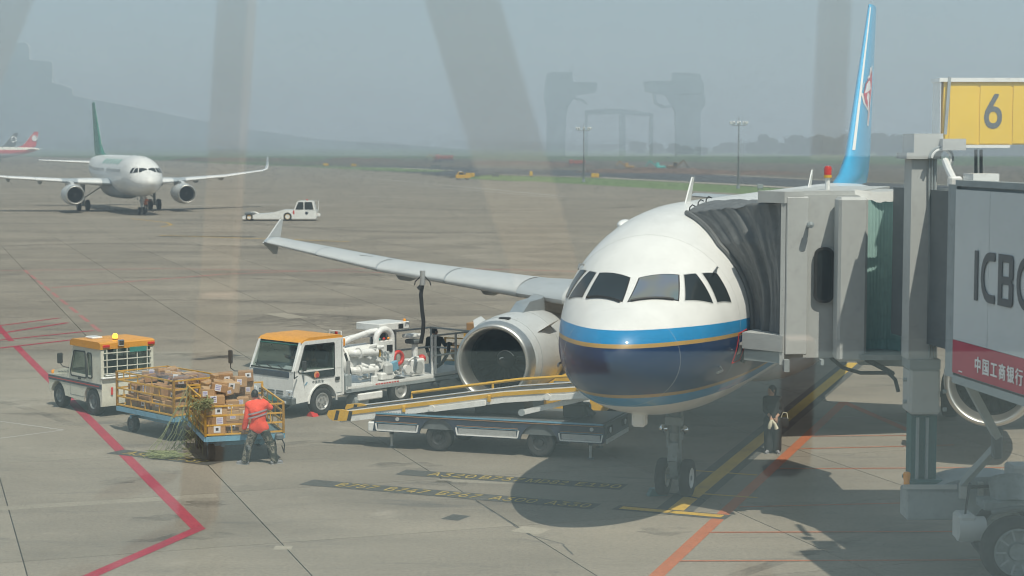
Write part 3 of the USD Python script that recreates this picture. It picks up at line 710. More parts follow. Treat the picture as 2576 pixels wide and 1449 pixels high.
        if detail:
            for sd in (1, -1):
                A0, A1 = np.array([ex + 1.0, ey + sd * .80, ez + .66]), np.array([ex + 2.1, ey + sd * .78, ez + .70]); out = np.array([0, sd * .8, .6])
                m = MB(); m.add([A0, A1, A1 + out * .34, A0 + (A1 - A0) * .45 + out * .3, A0 + out * .03], [[0, 1, 2, 3], [0, 3, 4, 4]]); 
                MB().beam(A0 + out * .1, A1 + out * .1, .03, .02, out)
                m.put('strake', ep, nac, False)
            MB().rbox((ex + .62, ey - .1, ez + 1.02), (.16, .26, .05), .01).put('vent', BLACK, nac)
            dr = MB(); q = np.linspace(0, 2 * np.pi, 40)
            for xx, rr in ((.72, 1.034), (2.05, 1.073)): dr.tube(np.c_[np.full(40, ex + xx), ey + rr * np.cos(q), ez + rr * np.sin(q)], .006, 4, False)
            dr.put('cowl_seam', GREY_MID, nac)
    # landing gear
    g = MB().cyl((5.05, 0, .5), (5.05, 0, 2.3), .125).cyl((5.05, 0, .38), (5.05, 0, 1.2), .085).cyl((5.05, 0, 1.15), (5.05, 0, 1.3), .16).put('nose_strut', GEAR if detail else ALU, o)
    MB().beam((5.35, 0, 2.4), (5.08, 0, 1.2), .07, .07).cyl((5.05, -.34, .38), (5.05, .34, .38), .05).beam((4.90, 0, 1.1), (4.78, 0, .75), .20, .06).beam((4.78, 0, .75), (4.98, 0, .42), .18, .06).cyl((4.92, .12, 1.0), (4.95, .16, 1.9), .03).cyl((4.92, -.12, 1.0), (4.95, -.16, 1.9), .03).box((4.93, 0, 1.55), (.2, .34, .16)).put('drag_brace', GEAR if detail else ALU, g)
    for sd in (1, -1):
        lamp = MB().lathe([(.02, .08), (.085, .02), (.09, 0), (.0, -.005)], 14, -RX, (4.9, .21 * sd, 1.38)).put('landing_light', CHROME, g)
        wheel((5.05, .25 * sd, .38), .38, .22, o, hub=PLANE_WHITE if detail else ALU, name='nose_wheel')
        if not detail: MB().prism([(5.0, 1.85), (5.8, 1.8), (5.7, 1.45), (5.1, 1.5)], .03, XZ, (0, .36 * sd, 0)).put('gear_door', PLANE_WHITE, o)
        MB().cyl((17.7, 3.8 * sd, .6), (17.5, 3.75 * sd, 2.7), .14).beam((17.7, 3.8 * sd, 1.3), (17.4, 2.0 * sd, 2.5), .1, .1).beam((17.45, 3.8 * sd, 1.0), (17.4, 3.8 * sd, 2.0), .05, .3).cyl((17.7, 3.8 * sd - .5, .58), (17.7, 3.8 * sd + .5, .58), .08).put('main_gear', ALU if detail else GREY_MID, o)
        for dy in (-.46, .46): wheel((17.7, 3.8 * sd + dy, .58), .58, .42, o, name='main_wheel')
    return o, fin


def wheel(c, r, w, parent, hub=None, name='wheel', axis='y', holes=0, rimr=.55, rim_paint=None):
    "a tyre and its rim; axis y or x in the thing's own frame"
    R = np.array([[1, 0, 0], [0, 0, 1], [0, -1, 0]], float) if axis == 'y' else RX
    h = w / 2
    t = MB().lathe([(r * rimr, -h * .8), (r * .8, -h), (r * .94, -h * .86), (r, -h * .5), (r, h * .5), (r * .94, h * .86), (r * .8, h), (r * rimr, h * .8), (r * rimr, -h * .8)], 28, R, c).put(name, TYRE, parent, 50)
    rr = r * rimr
    MB().lathe([(rr, -h * .82), (rr * .92, -h * .86), (rr * .8, -h * .5), (rr * .4, -h * .45), (rr * .35, -h * .7), (0, -h * .7), (0, h * .7), (rr * .35, h * .7), (rr * .4, h * .45), (rr * .8, h * .5), (rr * .92, h * .86), (rr, h * .82)], 24, R, c).put('rim', hub or ALU, t, 50)
    return t


AIR, AFIN = make_airliner('airliner', 'white airliner with navy belly and blue bands docked at the jet bridge', (1.66, 31.0, 0), 90 - 19.0, SOUTH_BODY, TAIL_BLUE)
# emblem on the fin: a red flower outlined in white


def fin_point(u, z, off):      # u: fraction of chord, on the port face
    x0 = np.interp(z, [6.75, 11.85], [28.1, 32.35]); c = np.interp(z, [6.75, 11.85], [5.0, 1.75])
    t = .5 * (.2969 * math.sqrt(u) - .126 * u - .3516 * u * u + .2843 * u ** 3 - .1036 * u ** 4)
    return [x0 + u * c, -(t * c + off), z]


def fin_shape(pts, off):
    p = Polygon(pts).buffer(0); m = MB()
    v, f = trimesh.creation.triangulate_polygon(p.segmentize(.12), engine='earcut')
    return m.add([fin_point(min(max(a, .02), .98), b, off) for a, b in v], f)


petal = [(a_ - .24, b_) for a_, b_ in [(.60, 8.1), (.40, 8.35), (.30, 8.75), (.34, 9.25), (.52, 9.55), (.60, 9.5), (.62, 9.95), (.70, 9.7), (.76, 10.05), (.82, 9.7), (.88, 9.3), (.82, 8.8), (.76, 8.2), (.73, 7.4), (.69, 7.4), (.69, 8.2), (.66, 8.75), (.52, 8.85), (.48, 8.6), (.56, 8.45)]]
petal = [(a_ * .9 + .03, 8.75 + (b_ - 8.75) * .74) for a_, b_ in petal]
pg = Polygon(petal).buffer(0)
white_ = MB()
for g_ in [pg.buffer(.05)]:
    v, f = fin_shape(list(g_.exterior.coords), .012).mesh(); white_.add(v, f)
em = white_.put('emblem', FIN_WHITE, AFIN, True)
fin_shape(list(pg.buffer(-.012).exterior.coords) if pg.buffer(-.012).geom_type == 'Polygon' else petal, .02).put('emblem_petals', FIN_RED, AFIN, True)
# registration on the right wing
for k, ch in enumerate('B-6265'):
    yy = 7.6 + k * .95; x, _, z, c, t = wing_at(yy)
    text_flat(ch, (x + c * .62, yy - .3, z + c * .62 * .01 + t * c * .36), (0, .995, .1), (-1, 0, .06), .85, GREY_MID, 'lettering', AIR)
# ---------------------------------------------------------------- the jet bridge
CANOPY = paint('canopy_fabric', (.125, .131, .134), .55, .18, 2.5, dirt=(.18, .18, .172), bump=.7, bscale=7)
CURTAIN = paint('green_curtain', (.33, .50, .47), .5, .08, 2.5, dirt=(.27, .42, .40))
PANEL_WHITE = paint('advert_panel', (.60, .63, .64), .4, .03, .8)
ADV_RED = paint('advert_red', (.44, .035, .07), .45, .06, 1)
LETTER_GREY = paint('advert_lettering', (.10, .105, .11), .5, .03, 2)
SIX_GREY = paint('sign_numeral', (.10, .115, .12), .5, .03, 2)
ax, ay = math.sin(math.radians(19)), math.cos(math.radians(19))
AFT = np.array([ax, ay, 0]); STB = np.array([-ay, ax, 0])


def plane_pt(p):
    p = np.asarray(p, float); return np.array([1.66, 31.0, 0]) + p[..., :1] * AFT + p[..., 1:2] * STB + p[..., 2:3] * np.array([0, 0, 1.0])


JB = thing('jet_bridge', 'grey boarding bridge with dark folded canopy pressed against the navy and white airliner', 'jet bridge', (0, 0, 0))
P0, P1 = np.array([4.93, 32.5]), np.array([6.36, 32.5]); A2 = AFT[:2]
ZB, ZT = 3.20, 6.18


def foot(pts, z0, z1, mb=None):
    return (mb or MB()).prism(Polygon([tuple(p) for p in pts]), z1 - z0, None, (0, 0, z0))


cab = foot([P0 + A2 * .05, P1 + [-.0, .05], P1 + A2 * 4.2, P0 + A2 * 4.2], ZB, ZT).put('cab', GREY_LIGHT, JB, False)
foot([P0 + [-.05, -.06], P0 + [.03, -.1], P0 + A2 * .2 + [.03, 0], P0 + A2 * .2], ZB - .12, ZT + .02).put('edge_post', GREY_LIGHT, JB, False)
MB().rbox((5.17, 32.42, (ZB + ZT) / 2 + .02), (.40, .10, ZT - ZB - .1), .02).put('front_panel', GREY_LIGHT, JB, 30)
MB().rbox((6.11, 32.22, (ZB + ZT) / 2 - .02), (.53, .50, ZT - ZB - .02), .05).put('front_panel', GREY_LIGHT, JB, 30, label='projecting front panel right of the oval window')
# oval window in the recess between the two panels
wn = sbox(-.035, -.36, .035, .36).buffer(.10, 8)
fr = MB().prism(wn.buffer(.045).difference(wn.buffer(-.005)), .05, XZ, (5.68, 32.50, 4.72)).put('window_frame', BLACK, JB, 30)
MB().prism(wn, .02, XZ, (5.68, 32.497, 4.72)).put('window_pane', GLASSY_BLACK, fr, False)
MB().cyl((5.37, 32.37, 5.62), (5.37, 32.2, 5.65), .045, 10).lathe([(.0, 0), (.06, .01), (.06, .1), (0, .12)], 10, rot(90), (5.37, 32.22, 5.65)).put('floodlight', GREY_MID, JB)
# ledge at the lower left and roof pieces
foot([P0 + [-.66, .5], P0 + [.0, -.12], P0 + [.02, .4], P0 + A2 * 1.6 + [0, 0], P0 + A2 * 1.6 + [-.5, 0.2]], ZB + .12, ZB + .42).put('bumper_ledge', GREY_LIGHT, JB, False)
foot([P0 + [-.62, .52], P0 + [.0, -.05], P0 + A2 * 1.5], ZB - .1, ZB + .12).put('ledge_underside', GREY_MID, JB, False)
foot([P0 + [-.42, .35], P0 + [.0, -.12], P0 + [.35, -.12], P0 + [.35, .5], P0 + A2 * 2.4], ZT - .15, ZT + .06).put('canopy_hood', GREY_LIGHT, JB, False)
foot([P0 + [.2, .1], P1 + [.0, .1], P1 + A2 * 3.9, P0 + A2 * 3.9], ZT, ZT + .07).put('roof', GREY_LIGHT, JB, False)
bc = at(2082, 470, 33.4); bp = MB().cyl(bc + [0, 0, -.3], bc + [0, 0, .18], .045, 8).put('beacon_post', WHITE, JB)
MB().lathe([(.075, 0), (.075, .05), (.0, .05)], 12, None, bc + [0, 0, .17]).put('beacon_base', YELLOW, bp); MB().lathe([(.07, 0), (.075, .12), (.05, .16), (0, .17)], 14, None, bc + [0, 0, .225]).put('beacon', LENS_RED, bp)
# the folded canopy: from a ring on the hull to the frame of the cab
SF, SR = 3.35, 6.6
nu, f = 90, []
ring_h, ring_c = [], []
for t in np.linspace(0, 1, 52):      # front edge, from the lower sill up to the crown
    s_ = SF + .11 * (1 - t) + .25 * t + .75 * max(0, t - .72) / .28; ph = np.pi + .42 - t * 1.80
    ring_h.append(plane_pt(fus(s_, ph, .04))); ring_c.append(np.array([P0[0], P0[1] + .1, ZB + .38 + t * (ZT - .10 - ZB - .38)]))
for t in np.linspace(.06, 1, 20):    # over the top to the rear edge
    ring_h.append(plane_pt(fus(SF + 1.0 + t * (SR - SF - .75), np.pi + .42 - 1.80, .05))); q = P0 + A2 * (.1 + t * 2.9); ring_c.append(np.array([q[0], q[1], ZT - .10]))
for t in np.linspace(.06, 1, 14):    # rear edge down
    ring_h.append(plane_pt(fus(SR + .25, np.pi + .42 - 1.80 * (1 - t), .04))); q = P0 + A2 * 3.0; ring_c.append(np.array([q[0], q[1], ZT - .10 - t * (ZT - ZB - .48)]))
ring_h, ring_c = np.array(ring_h), np.array(ring_c); u = np.linspace(0, 1, nu)[:, None, None]
G_ = ring_h[None] * (1 - u) + ring_c[None] * u
e1 = np.gradient(G_, axis=0); e2 = np.gradient(G_, axis=1); nn = np.cross(e1, e2); nn /= np.linalg.norm(nn, axis=2, keepdims=True) + 1e-9
tt = np.linspace(0, 1, G_.shape[1])[None, :, None]
nz = meshkit.fbm(np.concatenate([u * 5 + 0 * tt, tt * 4 + 0 * u, 0 * u * tt + 3.1], 2), 4, 3)[..., None]
F3 = lambda a, b, sd, oc=3: meshkit.fbm(np.concatenate([u * a + 0 * tt, tt * b + 0 * u, 0 * u * tt + 7.3], 2), oc, sd)[..., None] - .5
env = np.sin(np.pi * np.clip(u, 0, 1)) ** .45
warp = u + .10 * F3(2.5, 2.2, 31) + .05 * tt
drape = meshkit.noise(np.concatenate([warp * 15, tt * 1.3 + 0 * u, 0 * u * tt + 1.7], 2), 5)[..., None] - .5
ridge = np.abs(meshkit.noise(np.concatenate([warp * 9 + 3, tt * .9 + 0 * u, 0 * u * tt + 4.7], 2), 9)[..., None] - .5)
G_ = G_ + nn * (.13 * drape + .22 * ridge - .04 + .05 * F3(20, 13, 12, 4)) * env
cn = MB().grid(G_); cn.put('canopy', CANOPY, JB, True)
MB().tube(ring_h[:52] + [-.02, -.05, 0], .05, 8).put('canopy_edge', CANOPY, JB)
for k in range(3):
    a = plane_pt(fus(SF + 1.1 + k * .7, np.pi - .95 - .42, .02)); MB().tube([a, a + [.01, -.02, .10], a + [.06, .0, .15], a + [.12, .03, .12]], .013, 6).put('canopy_hook', BLACK, JB)
# green roller curtain between cab and tunnel
m = MB(); q = []; xs_ = np.linspace(0, 1, 31)
for k, s_ in enumerate(xs_):
    px_ = 2163 + (2284 - 2163) * s_; d = 32.75 - .5 * s_ + .25 * math.sin(math.pi * s_); o_ = .005 if k % 2 else -.005
    p = at(px_, 700, d + o_); q.append([[p[0], p[1], ZB + .05], [p[0], p[1], ZT - .08]])
m.grid(np.array(q)); m.put('green_curtain', CURTAIN, JB, False)
MB().span((6.3, 33.2, ZB - .05), (7.6, 36, ZT + .02)).put('rotunda_core', GREY_DARK, JB, False)
foot([(6.4, 32.85), (7.35, 32.4), (7.5, 34.5), (6.6, 35)], ZT - .06, ZT + .05).put('rotunda_roof', GREY_LIGHT, JB, False)
foot([(6.3, 32.3), (7.3, 31.9), (7.5, 34.5), (6.6, 35)], ZB - .1, ZB + .04).put('rotunda_floor', GREY_MID, JB, False)
m = MB(); R = []
for k in range(13):
    s_ = k / 12; p = at(2150 + 130 * s_, 486 + 6 * math.sin(s_ * math.pi) , 32.1); R.append([p + [0, 0, .07], p + [0, -.02, -.02 - .10 * math.sin(s_ * math.pi * .9) + .015 * math.sin(k * 2)]])
m.grid(np.array(R)); m.put('roof_flap', WHITE, JB, True)
for k, (x0, x1) in enumerate(((2281, 2302),)):
    a, b = at(x0, 480, 31.9), at(x1, 480, 31.9); MB().span((a[0], 31.6, ZB), (b[0], 32.2, ZT)).put('side_frame', GREY_MID, JB, False)
# lifting column, its gearbox, the inner post, the wheel beam
DC = 30.2
def col(px0, px1, y0, y1, d0, d1):
    a, b = at(px0, y0, d0), at(px1, y1, d0); return (a[0], d0, b[2]), (b[0], d1, a[2])
MB().span(*col(2294, 2348, 398, 905, DC, DC + .55)).put('lift_column', GREY_LIGHT, JB, False)
MB().span(*col(2281, 2368, 384, 400, DC - .1, DC + .7)).put('column_cap', GREY_LIGHT, JB, False)
MB().span(*col(2300, 2372, 336, 384, DC - .1, DC + .8)).put('motor_cover', GREY_LIGHT, JB, False)
MB().span(*col(2290, 2366, 905, 930, DC - .05, DC + .6)).put('gearbox_flange', GREY_MID, JB, False)
gb = MB().rbox((at(2326, 985, DC)[0], DC + .25, at(2326, 985, DC)[2]), (.52, .6, .78), .04).put('gearbox', GREY_LIGHT, JB, 30)
for k, (x, y) in enumerate(((2281, 955), (2281, 1010), (2372, 985), (2372, 1030))):
    p = at(x, y, DC - .02); MB().cyl(p, p + [.06 if x > 2300 else -.06, 0, 0], .035, 8).put('bolt', GREY_MID, gb)
MB().span(*col(2293, 2354, 1045, 1216, DC + .08, DC + .45)).put('inner_post', TEAL_DARK, JB, False)
for x in (2308, 2332): 
    a, b = at(x, 1050, DC + .06), at(x, 1205, DC + .06); MB().span((a[0] - .02, DC + .0, b[2]), (a[0] + .02, DC + .08, a[2])).put('guide_rail', GREY_MID, JB, False)
a = at(2330, 1213, DC); MB().rbox((a[0] + .1, DC + .25, a[2]), (.78, .7, .10), .03).put('post_foot', TEAL_DARK, JB, 30)
bz = at(2300, 1216, DC)[2]
MB().rbox((6.66 + 1.35, DC - .12, bz - .30), (2.7, .5, .52), .03).put('wheel_beam', GREY_MID, JB, 30)
q_ = np.linspace(0, np.pi, 13)
MB().prism([(8.25 + 1.0 * math.cos(t), bz - .2 + .38 * math.sin(t)) for t in q_], .9, XZ, (-.2, DC + .56, 0)).put('beam_hump', GREY_MID, JB, 30)
m = MB().span((6.6, DC - .42, bz - .02), (7.5, DC - .36, bz + .05)).put('beam_rail', GREY_LIGHT, JB, False)
p = at(2281, 1206, DC - .3); MB().cyl(p + [0, 0, -.12], p, .05, 10).lathe([(.06, 0), (.065, .1), (.04, .13), (0, .135)], 12, None, p).put('amber_beacon', LENS_AMBER, JB)
MB().rbox((8.62, DC - .45, bz + .18), (.56, .5, .48), .04).put('hydraulic_box', GREY_LIGHT, JB, 30)
MB().tube([(7.7, DC - .5, bz + .03), (8.1, DC - .5, bz + .05), (8.4, DC - .52, bz - .05), (8.7, DC - .55, bz - .12), (9.2, DC - .5, bz - .05)], .03, 7).put('hose', BLACK, JB)
MB().tube([(8.7, DC - .6, bz - .1), (8.9, DC - .7, bz + .1), (9.1, DC - .7, bz + .2), (9.4, DC - .6, bz + .2)], .03, 7).put('hose', BLACK, JB)
# bogie: two big wheels, yoke, motor
wc = at(2554, 1408, 28.45); wc[2] = .56
wheel(tuple(wc), .56, .42, JB, hub=GEAR, name='bogie_wheel', rimr=.70)
hubz = MB().lathe([(.17, -.30), (.17, -.2), (.0, -.31)][:2] + [(.0, -.30)], 18, np.array([[1, 0, 0], [0, 0, 1], [0, -1, 0]], float) @ np.diag([1, 1, -1.0]), tuple(wc)).put('hub', GREY_MID, JB, 30)
for k in range(10):
    t = k * math.pi / 5; MB().beam(wc + [.2 * math.cos(t), -.19, .2 * math.sin(t)], wc + [.37 * math.cos(t), -.19, .37 * math.sin(t)], .02, .03).put('spoke', GREY_MID, JB, False)
w2 = wc + np.array([.2, 1.5, 0]); wheel(tuple(w2), .56, .42, JB, hub=GEAR, name='bogie_wheel', rimr=.70)
MB().rbox(tuple(wc + [.35, .75, .62]), (1.5, .5, .16), .03).put('bogie_yoke', GEAR, JB, 30)
MB().cyl(tuple(wc + [.1, .75, .6]), tuple(wc + [.1, .95, 1.0]), .3, 20).put('slew_bearing', GEAR, JB)
MB().rbox(tuple(wc + [-.72, .45, .30]), (.30, .45, .46), .05).cyl(tuple(wc + [-.86, .35, .28]), tuple(wc + [-.42, .35, .28]), .2, 18).put('drive_motor', GREY_LIGHT, JB, 30)
MB().tube([wc + [-.75, .3, .5], wc + [-.72, .3, .75], wc + [-.6, .6, .98]], .02, 6).put('hose', BLACK, JB)
MB().tube([wc + [-.4, .0, .62], wc + [-.1, -.1, .70], wc + [.5, -.1, .72]], .05, 8).put('brake_pipe', GREY_DARK, JB)
# tunnel with the advertising panel
TD = unit(np.array([.15, -.99])); TN = np.array([-TD[1], TD[0]]) * 1.0      # TN points to the right
T0 = np.array([6.68, 26.9]); TZ0, TZ1 = 3.62, 6.47
if TN[0] < 0: TN = -TN
tun = foot([T0 + TN * .06, T0 + TD * 12 + TN * .06, T0 + TD * 12 + TN * 2.7, T0 + TN * 2.7], TZ0, TZ1).put('tunnel', GREY_MID, JB, False)
foot([T0 - TD * .32 + TN * .0, T0 + TN * .0, T0 + TN * 2.76, T0 - TD * .32 + TN * 2.76], TZ0 - .05, TZ1 + .02).put('end_frame', GREY_MID, JB, False)
foot([T0 - TD * 4.9 + TN * .85, T0 + TN * .85, T0 + TN * 3.5, T0 - TD * 5.2 + TN * 3.5], TZ0 + .1, TZ1 - .14).put('inner_tunnel', GREY_DARK, JB, False)
foot([T0 + TN * -.02, T0 + TD * 12 + TN * -.02, T0 + TD * 12 + TN * .2, T0 + TN * .2], TZ1 - .0, TZ1 + .09).put('roof_edge', GREY_MID, JB, False)
foot([T0 + TN * -.02, T0 + TD * 12 + TN * -.02, T0 + TD * 12 + TN * .3, T0 + TN * .3], TZ0 - .12, TZ0 + .0).put('floor_beam', GREY_MID, JB, False)
T3 = lambda s, z, off: np.array([T0[0] + TD[0] * s - TN[0] * off, T0[1] + TD[1] * s - TN[1] * off, z])
for k in range(5):
    foot([T0 + TD * (.02 + k * 1.25) - TN * .02, T0 + TD * (1.26 + k * 1.25) - TN * .02, T0 + TD * (1.26 + k * 1.25) + TN * .07, T0 + TD * (.02 + k * 1.25) + TN * .07], 4.16, TZ1 - .05).put('advert_panel', PANEL_WHITE, JB, False)
red = foot([T0 + TD * .02 - TN * .025, T0 + TD * 6.3 - TN * .025, T0 + TD * 6.3 + TN * .07, T0 + TD * .02 + TN * .07], 3.66, 4.155).put('advert_band', ADV_RED, JB, False)
RD, UP = np.array([TD[0], TD[1], 0]), np.array([0, 0, 1.0])


def stroke_letters(shapes, h, gap, origin, mt, name, parent, wf=1.0):
    x = 0
    for poly, w in shapes:
        m = MB()
        for g in getattr(poly, 'geoms', [poly]):
            tm_ = trimesh.creation.extrude_polygon(g, .008, engine='earcut'); v = np.array(tm_.vertices)
            V = np.asarray(origin) + ((x + v[:, :1] * wf) * RD + v[:, 1:2] * UP) * h + v[:, 2:] * -np.array([TN[0], TN[1], 0]); m.add(V, tm_.faces)
        m.put(name, mt, parent, False); x += (w + gap) * wf


arc = lambda cx, cy, r, a0, a1: [(cx + r * math.cos(t), cy + r * math.sin(t)) for t in np.linspace(a0, a1, 12)]
I_ = sbox(0, 0, .2, 1)
C_ = Polygon([(.82, 0), (.82, .17), (.5, .17)] + arc(.5, .5, .33, -1.57, -4.71)[:] + [(.5, .83), (.82, .83), (.82, 1), (.5, 1)] + arc(.5, .5, .5, 1.57, 4.71) + [(.5, 0)]).buffer(0)
B_ = sbox(0, 0, .85, 1).buffer(-.14).buffer(.14).union(sbox(0, 0, .4, 1)).difference(sbox(.22, .15, .62, .42)).difference(sbox(.22, .58, .62, .85)).difference(Polygon([(.95, .5), (.78, .55), (.78, .45)]))
stroke_letters([(I_, .2), (C_, .82), (B_, .85), (C_, .82)], .73, .2, T3(.80, 4.82, .03), LETTER_GREY, 'lettering', JB, .80)
GLYPHS = {"中":[[[[9,-33],[29,-32],[31,-22],[36,-22],[37,-32],[58,-33],[58,-62],[54,-63],[51,-60],[37,-60],[36,-79],[31,-79],[29,-60],[15,-60],[14,-63],[9,-63]],[[37,-52],[38,-53],[51,-53],[51,-39],[38,-39]],[[15,-53],[29,-53],[29,-39],[16,-39],[15,-40]]]],"国":[[[[8,-25],[59,-25],[59,-79],[53,-79],[52,-77],[15,-77],[13,-79],[8,-79]],[[15,-70],[52,-70],[52,-65],[50,-67],[17,-66],[17,-61],[31,-60],[30,-53],[19,-51],[19,-47],[30,-46],[30,-40],[18,-39],[18,-34],[49,-34],[49,-39],[37,-40],[37,-46],[48,-47],[48,-52],[45,-53],[45,-54],[48,-58],[49,-60],[52,-62],[52,-31],[15,-31]],[[37,-60],[42,-60],[39,-55],[38,-53],[37,-53]]]],"工":[[[[6,-74],[6,-69],[29,-68],[29,-36],[10,-35],[10,-29],[58,-29],[57,-35],[37,-36],[37,-68],[61,-69],[60,-75]]]],"商":[[[[7,-34],[7,-29],[30,-28],[30,-23],[32,-22],[35,-22],[38,-28],[60,-29],[60,-34],[49,-35],[46,-40],[57,-41],[57,-76],[55,-78],[43,-77],[43,-74],[51,-73],[51,-58],[49,-59],[46,-58],[45,-71],[28,-72],[27,-74],[22,-75],[21,-59],[19,-59],[16,-57],[15,-79],[11,-79],[10,-42],[21,-40],[21,-39],[19,-35]],[[44,-47],[47,-50],[51,-52],[51,-47]],[[31,-49],[27,-56],[43,-55],[37,-49],[36,-47],[32,-47]],[[27,-35],[29,-40],[38,-40],[41,-35]],[[28,-61],[28,-66],[39,-66],[39,-61]],[[16,-53],[19,-52],[25,-47],[16,-47]]]],"银":[[[[5,-38],[14,-22],[18,-23],[19,-28],[28,-29],[28,-34],[15,-35],[12,-39],[27,-40],[28,-44],[21,-46],[21,-51],[30,-52],[31,-25],[58,-25],[59,-53],[61,-56],[61,-57],[53,-64],[53,-66],[61,-73],[62,-75],[59,-78],[57,-78],[48,-71],[47,-74],[45,-75],[31,-79],[29,-76],[29,-72],[28,-72],[15,-79],[13,-75],[13,-73],[14,-71],[14,-58],[6,-56],[7,-52],[14,-51],[14,-46],[10,-45],[9,-43]],[[47,-55],[50,-58],[56,-53],[47,-53]],[[37,-46],[52,-46],[52,-42],[37,-42]],[[37,-35],[52,-35],[52,-31],[37,-31]],[[37,-70],[46,-68],[40,-53],[37,-53]],[[21,-68],[30,-65],[30,-57],[21,-58]]]],"行":[[[[26,-47],[27,-43],[61,-43],[61,-48],[53,-49],[52,-76],[50,-78],[37,-79],[36,-76],[36,-74],[45,-73],[46,-72],[46,-49]]],[[[29,-31],[29,-26],[60,-26],[59,-31]]],[[[7,-59],[5,-53],[16,-42],[22,-35],[27,-37],[21,-47],[20,-79],[15,-79],[14,-56]]],[[[5,-36],[19,-22],[24,-24],[22,-28],[9,-40],[8,-40]]]],"网":[[[[8,-26],[59,-26],[60,-75],[57,-78],[44,-78],[43,-74],[53,-73],[52,-66],[48,-66],[44,-60],[43,-60],[42,-62],[35,-72],[34,-73],[30,-69],[31,-66],[26,-60],[21,-68],[18,-71],[15,-72],[14,-79],[8,-79]],[[15,-38],[18,-38],[24,-44],[25,-43],[27,-35],[30,-34],[32,-35],[33,-38],[35,-38],[41,-44],[42,-43],[44,-35],[49,-35],[47,-53],[51,-60],[52,-60],[52,-32],[15,-32]],[[30,-54],[34,-59],[36,-60],[39,-52],[33,-44],[31,-45]],[[15,-64],[17,-63],[22,-53],[15,-43]]]],"航":[[[[5,-77],[7,-70],[10,-56],[9,-54],[5,-52],[5,-49],[9,-47],[10,-29],[14,-28],[17,-22],[22,-23],[22,-28],[28,-29],[30,-31],[41,-32],[39,-23],[43,-21],[49,-31],[61,-32],[61,-37],[30,-38],[30,-71],[31,-71],[33,-66],[35,-42],[54,-42],[55,-72],[57,-72],[58,-65],[62,-66],[62,-74],[59,-78],[52,-78],[49,-75],[48,-48],[41,-48],[39,-67],[33,-79],[18,-78],[17,-74],[23,-73],[23,-66],[19,-66],[15,-59],[11,-77],[8,-79]],[[19,-54],[22,-60],[23,-61],[23,-54]],[[19,-35],[22,-41],[23,-42],[23,-35]],[[16,-47],[18,-47],[17,-44],[16,-44]]]],"油":[[[[25,-35],[38,-34],[40,-22],[45,-23],[46,-34],[59,-35],[58,-79],[55,-79],[53,-76],[32,-76],[30,-79],[25,-79]],[[46,-69],[53,-69],[53,-58],[46,-58]],[[54,-41],[46,-41],[46,-51],[53,-51]],[[31,-51],[38,-51],[38,-41],[31,-41]],[[31,-58],[31,-69],[38,-69],[38,-58]]],[[[9,-27],[9,-25],[11,-23],[13,-23],[21,-27],[24,-30],[21,-34],[20,-34]]],[[[8,-75],[8,-73],[12,-66],[17,-57],[19,-57],[22,-61],[14,-76],[11,-78]]],[[[6,-44],[6,-42],[8,-39],[9,-39],[18,-44],[20,-47],[18,-50],[16,-50],[11,-47]]]]}


def glyph(ch):
    ps = [Polygon([(x / 64, (y + 72) / 64) for x, y in r[0]], [[(x / 64, (y + 72) / 64) for x, y in i] for i in r[1:]]).buffer(0) for r in GLYPHS[ch]]
    u = ps[0]
    for p in ps[1:]: u = u.union(p)
    return u


stroke_letters([(glyph(c), 1.02) for c in '中国工商银行网'], .265, .04, T3(.86, 3.80, .035), FIN_WHITE, 'lettering', red)
MB().add([T3(.28, 3.70, .032), T3(.42, 3.70, .032), T3(.42, 3.72, .032), T3(.28, 3.72, .032)], [[0, 1, 2, 3]]).put('small_print', FIN_WHITE, red, False)
# brace under the tunnel
b0, b1, b2 = at(2428, 950, 27.2), at(2508, 1098, 27.9), at(2422, 1216, 29.8)
MB().beam(b0, b1, .12, .16, (0, 1, 0)).put('brace', GREY_MID, JB, False); MB().beam(b1 + [0, 0, -.16], b2, .10, .12, (0, 1, 0)).put('brace', GREY_MID, JB, False)
MB().rbox(tuple(b1 + [.0, 0, -.1]), (.16, .16, .5), .03).put('brace_joint', GREY_DARK, JB, 30)
MB().beam(b2 + [.0, 0, 0], b2 + [0, 0, -.25], .12, .1, (0, 1, 0)).put('brace_foot', GREY_LIGHT, JB, False)
MB().beam(b2 + [.3, 0, .02], b2 + [.3, 0, -.25], .08, .1, (0, 1, 0)).put('brace_foot', GREY_LIGHT, JB, False)
# pipes and cables along the column, cable chain under the cab
for k, x in enumerate((2338, 2345, 2352)):
    a, b = at(x, 400, DC - .05), at(x, 900, DC - .05); MB().cyl(a, b, .016, 6).put('conduit', GREY_MID, JB)
q = np.linspace(.1, np.pi * 1.25, 14); c_ = at(2368, 400, DC - .2)
for k, r_ in enumerate((.16, .2)): MB().tube([c_ + [-r_ * math.cos(t), .02 * k, r_ * math.sin(t)] for t in q], .022, 7).put('cable_loop', WHITE if k == 0 else GREY_MID, JB)
MB().tube([at(2378, 405, 29.2), at(2388, 430, 28.8), at(2402, 458, 28.4)], .06, 8).put('cable_arm', WHITE, JB); MB().rbox(tuple(at(2402, 458, 28.2)), (.2, .2, .18), .03).put('cable_box', WHITE, JB, 30)
MB().tube([at(2090, 900, 32.6), at(2120, 925, 32.4), at(2165, 938, 32.2), at(2235, 938, 31.6), at(2252, 955, 31.3), at(2260, 985, 31.2)], .035, 8).put('ground_hose', BLACK, JB)
MB().tube([at(2180, 905, 32.2), at(2220, 925, 31.9), at(2245, 940, 31.6)], .05, 8).put('ground_hose', BLACK, JB)
MB().span(*col(2165, 2300, 893, 906, 31.8, 34)).put('floor_frame', GREY_MID, JB, False)
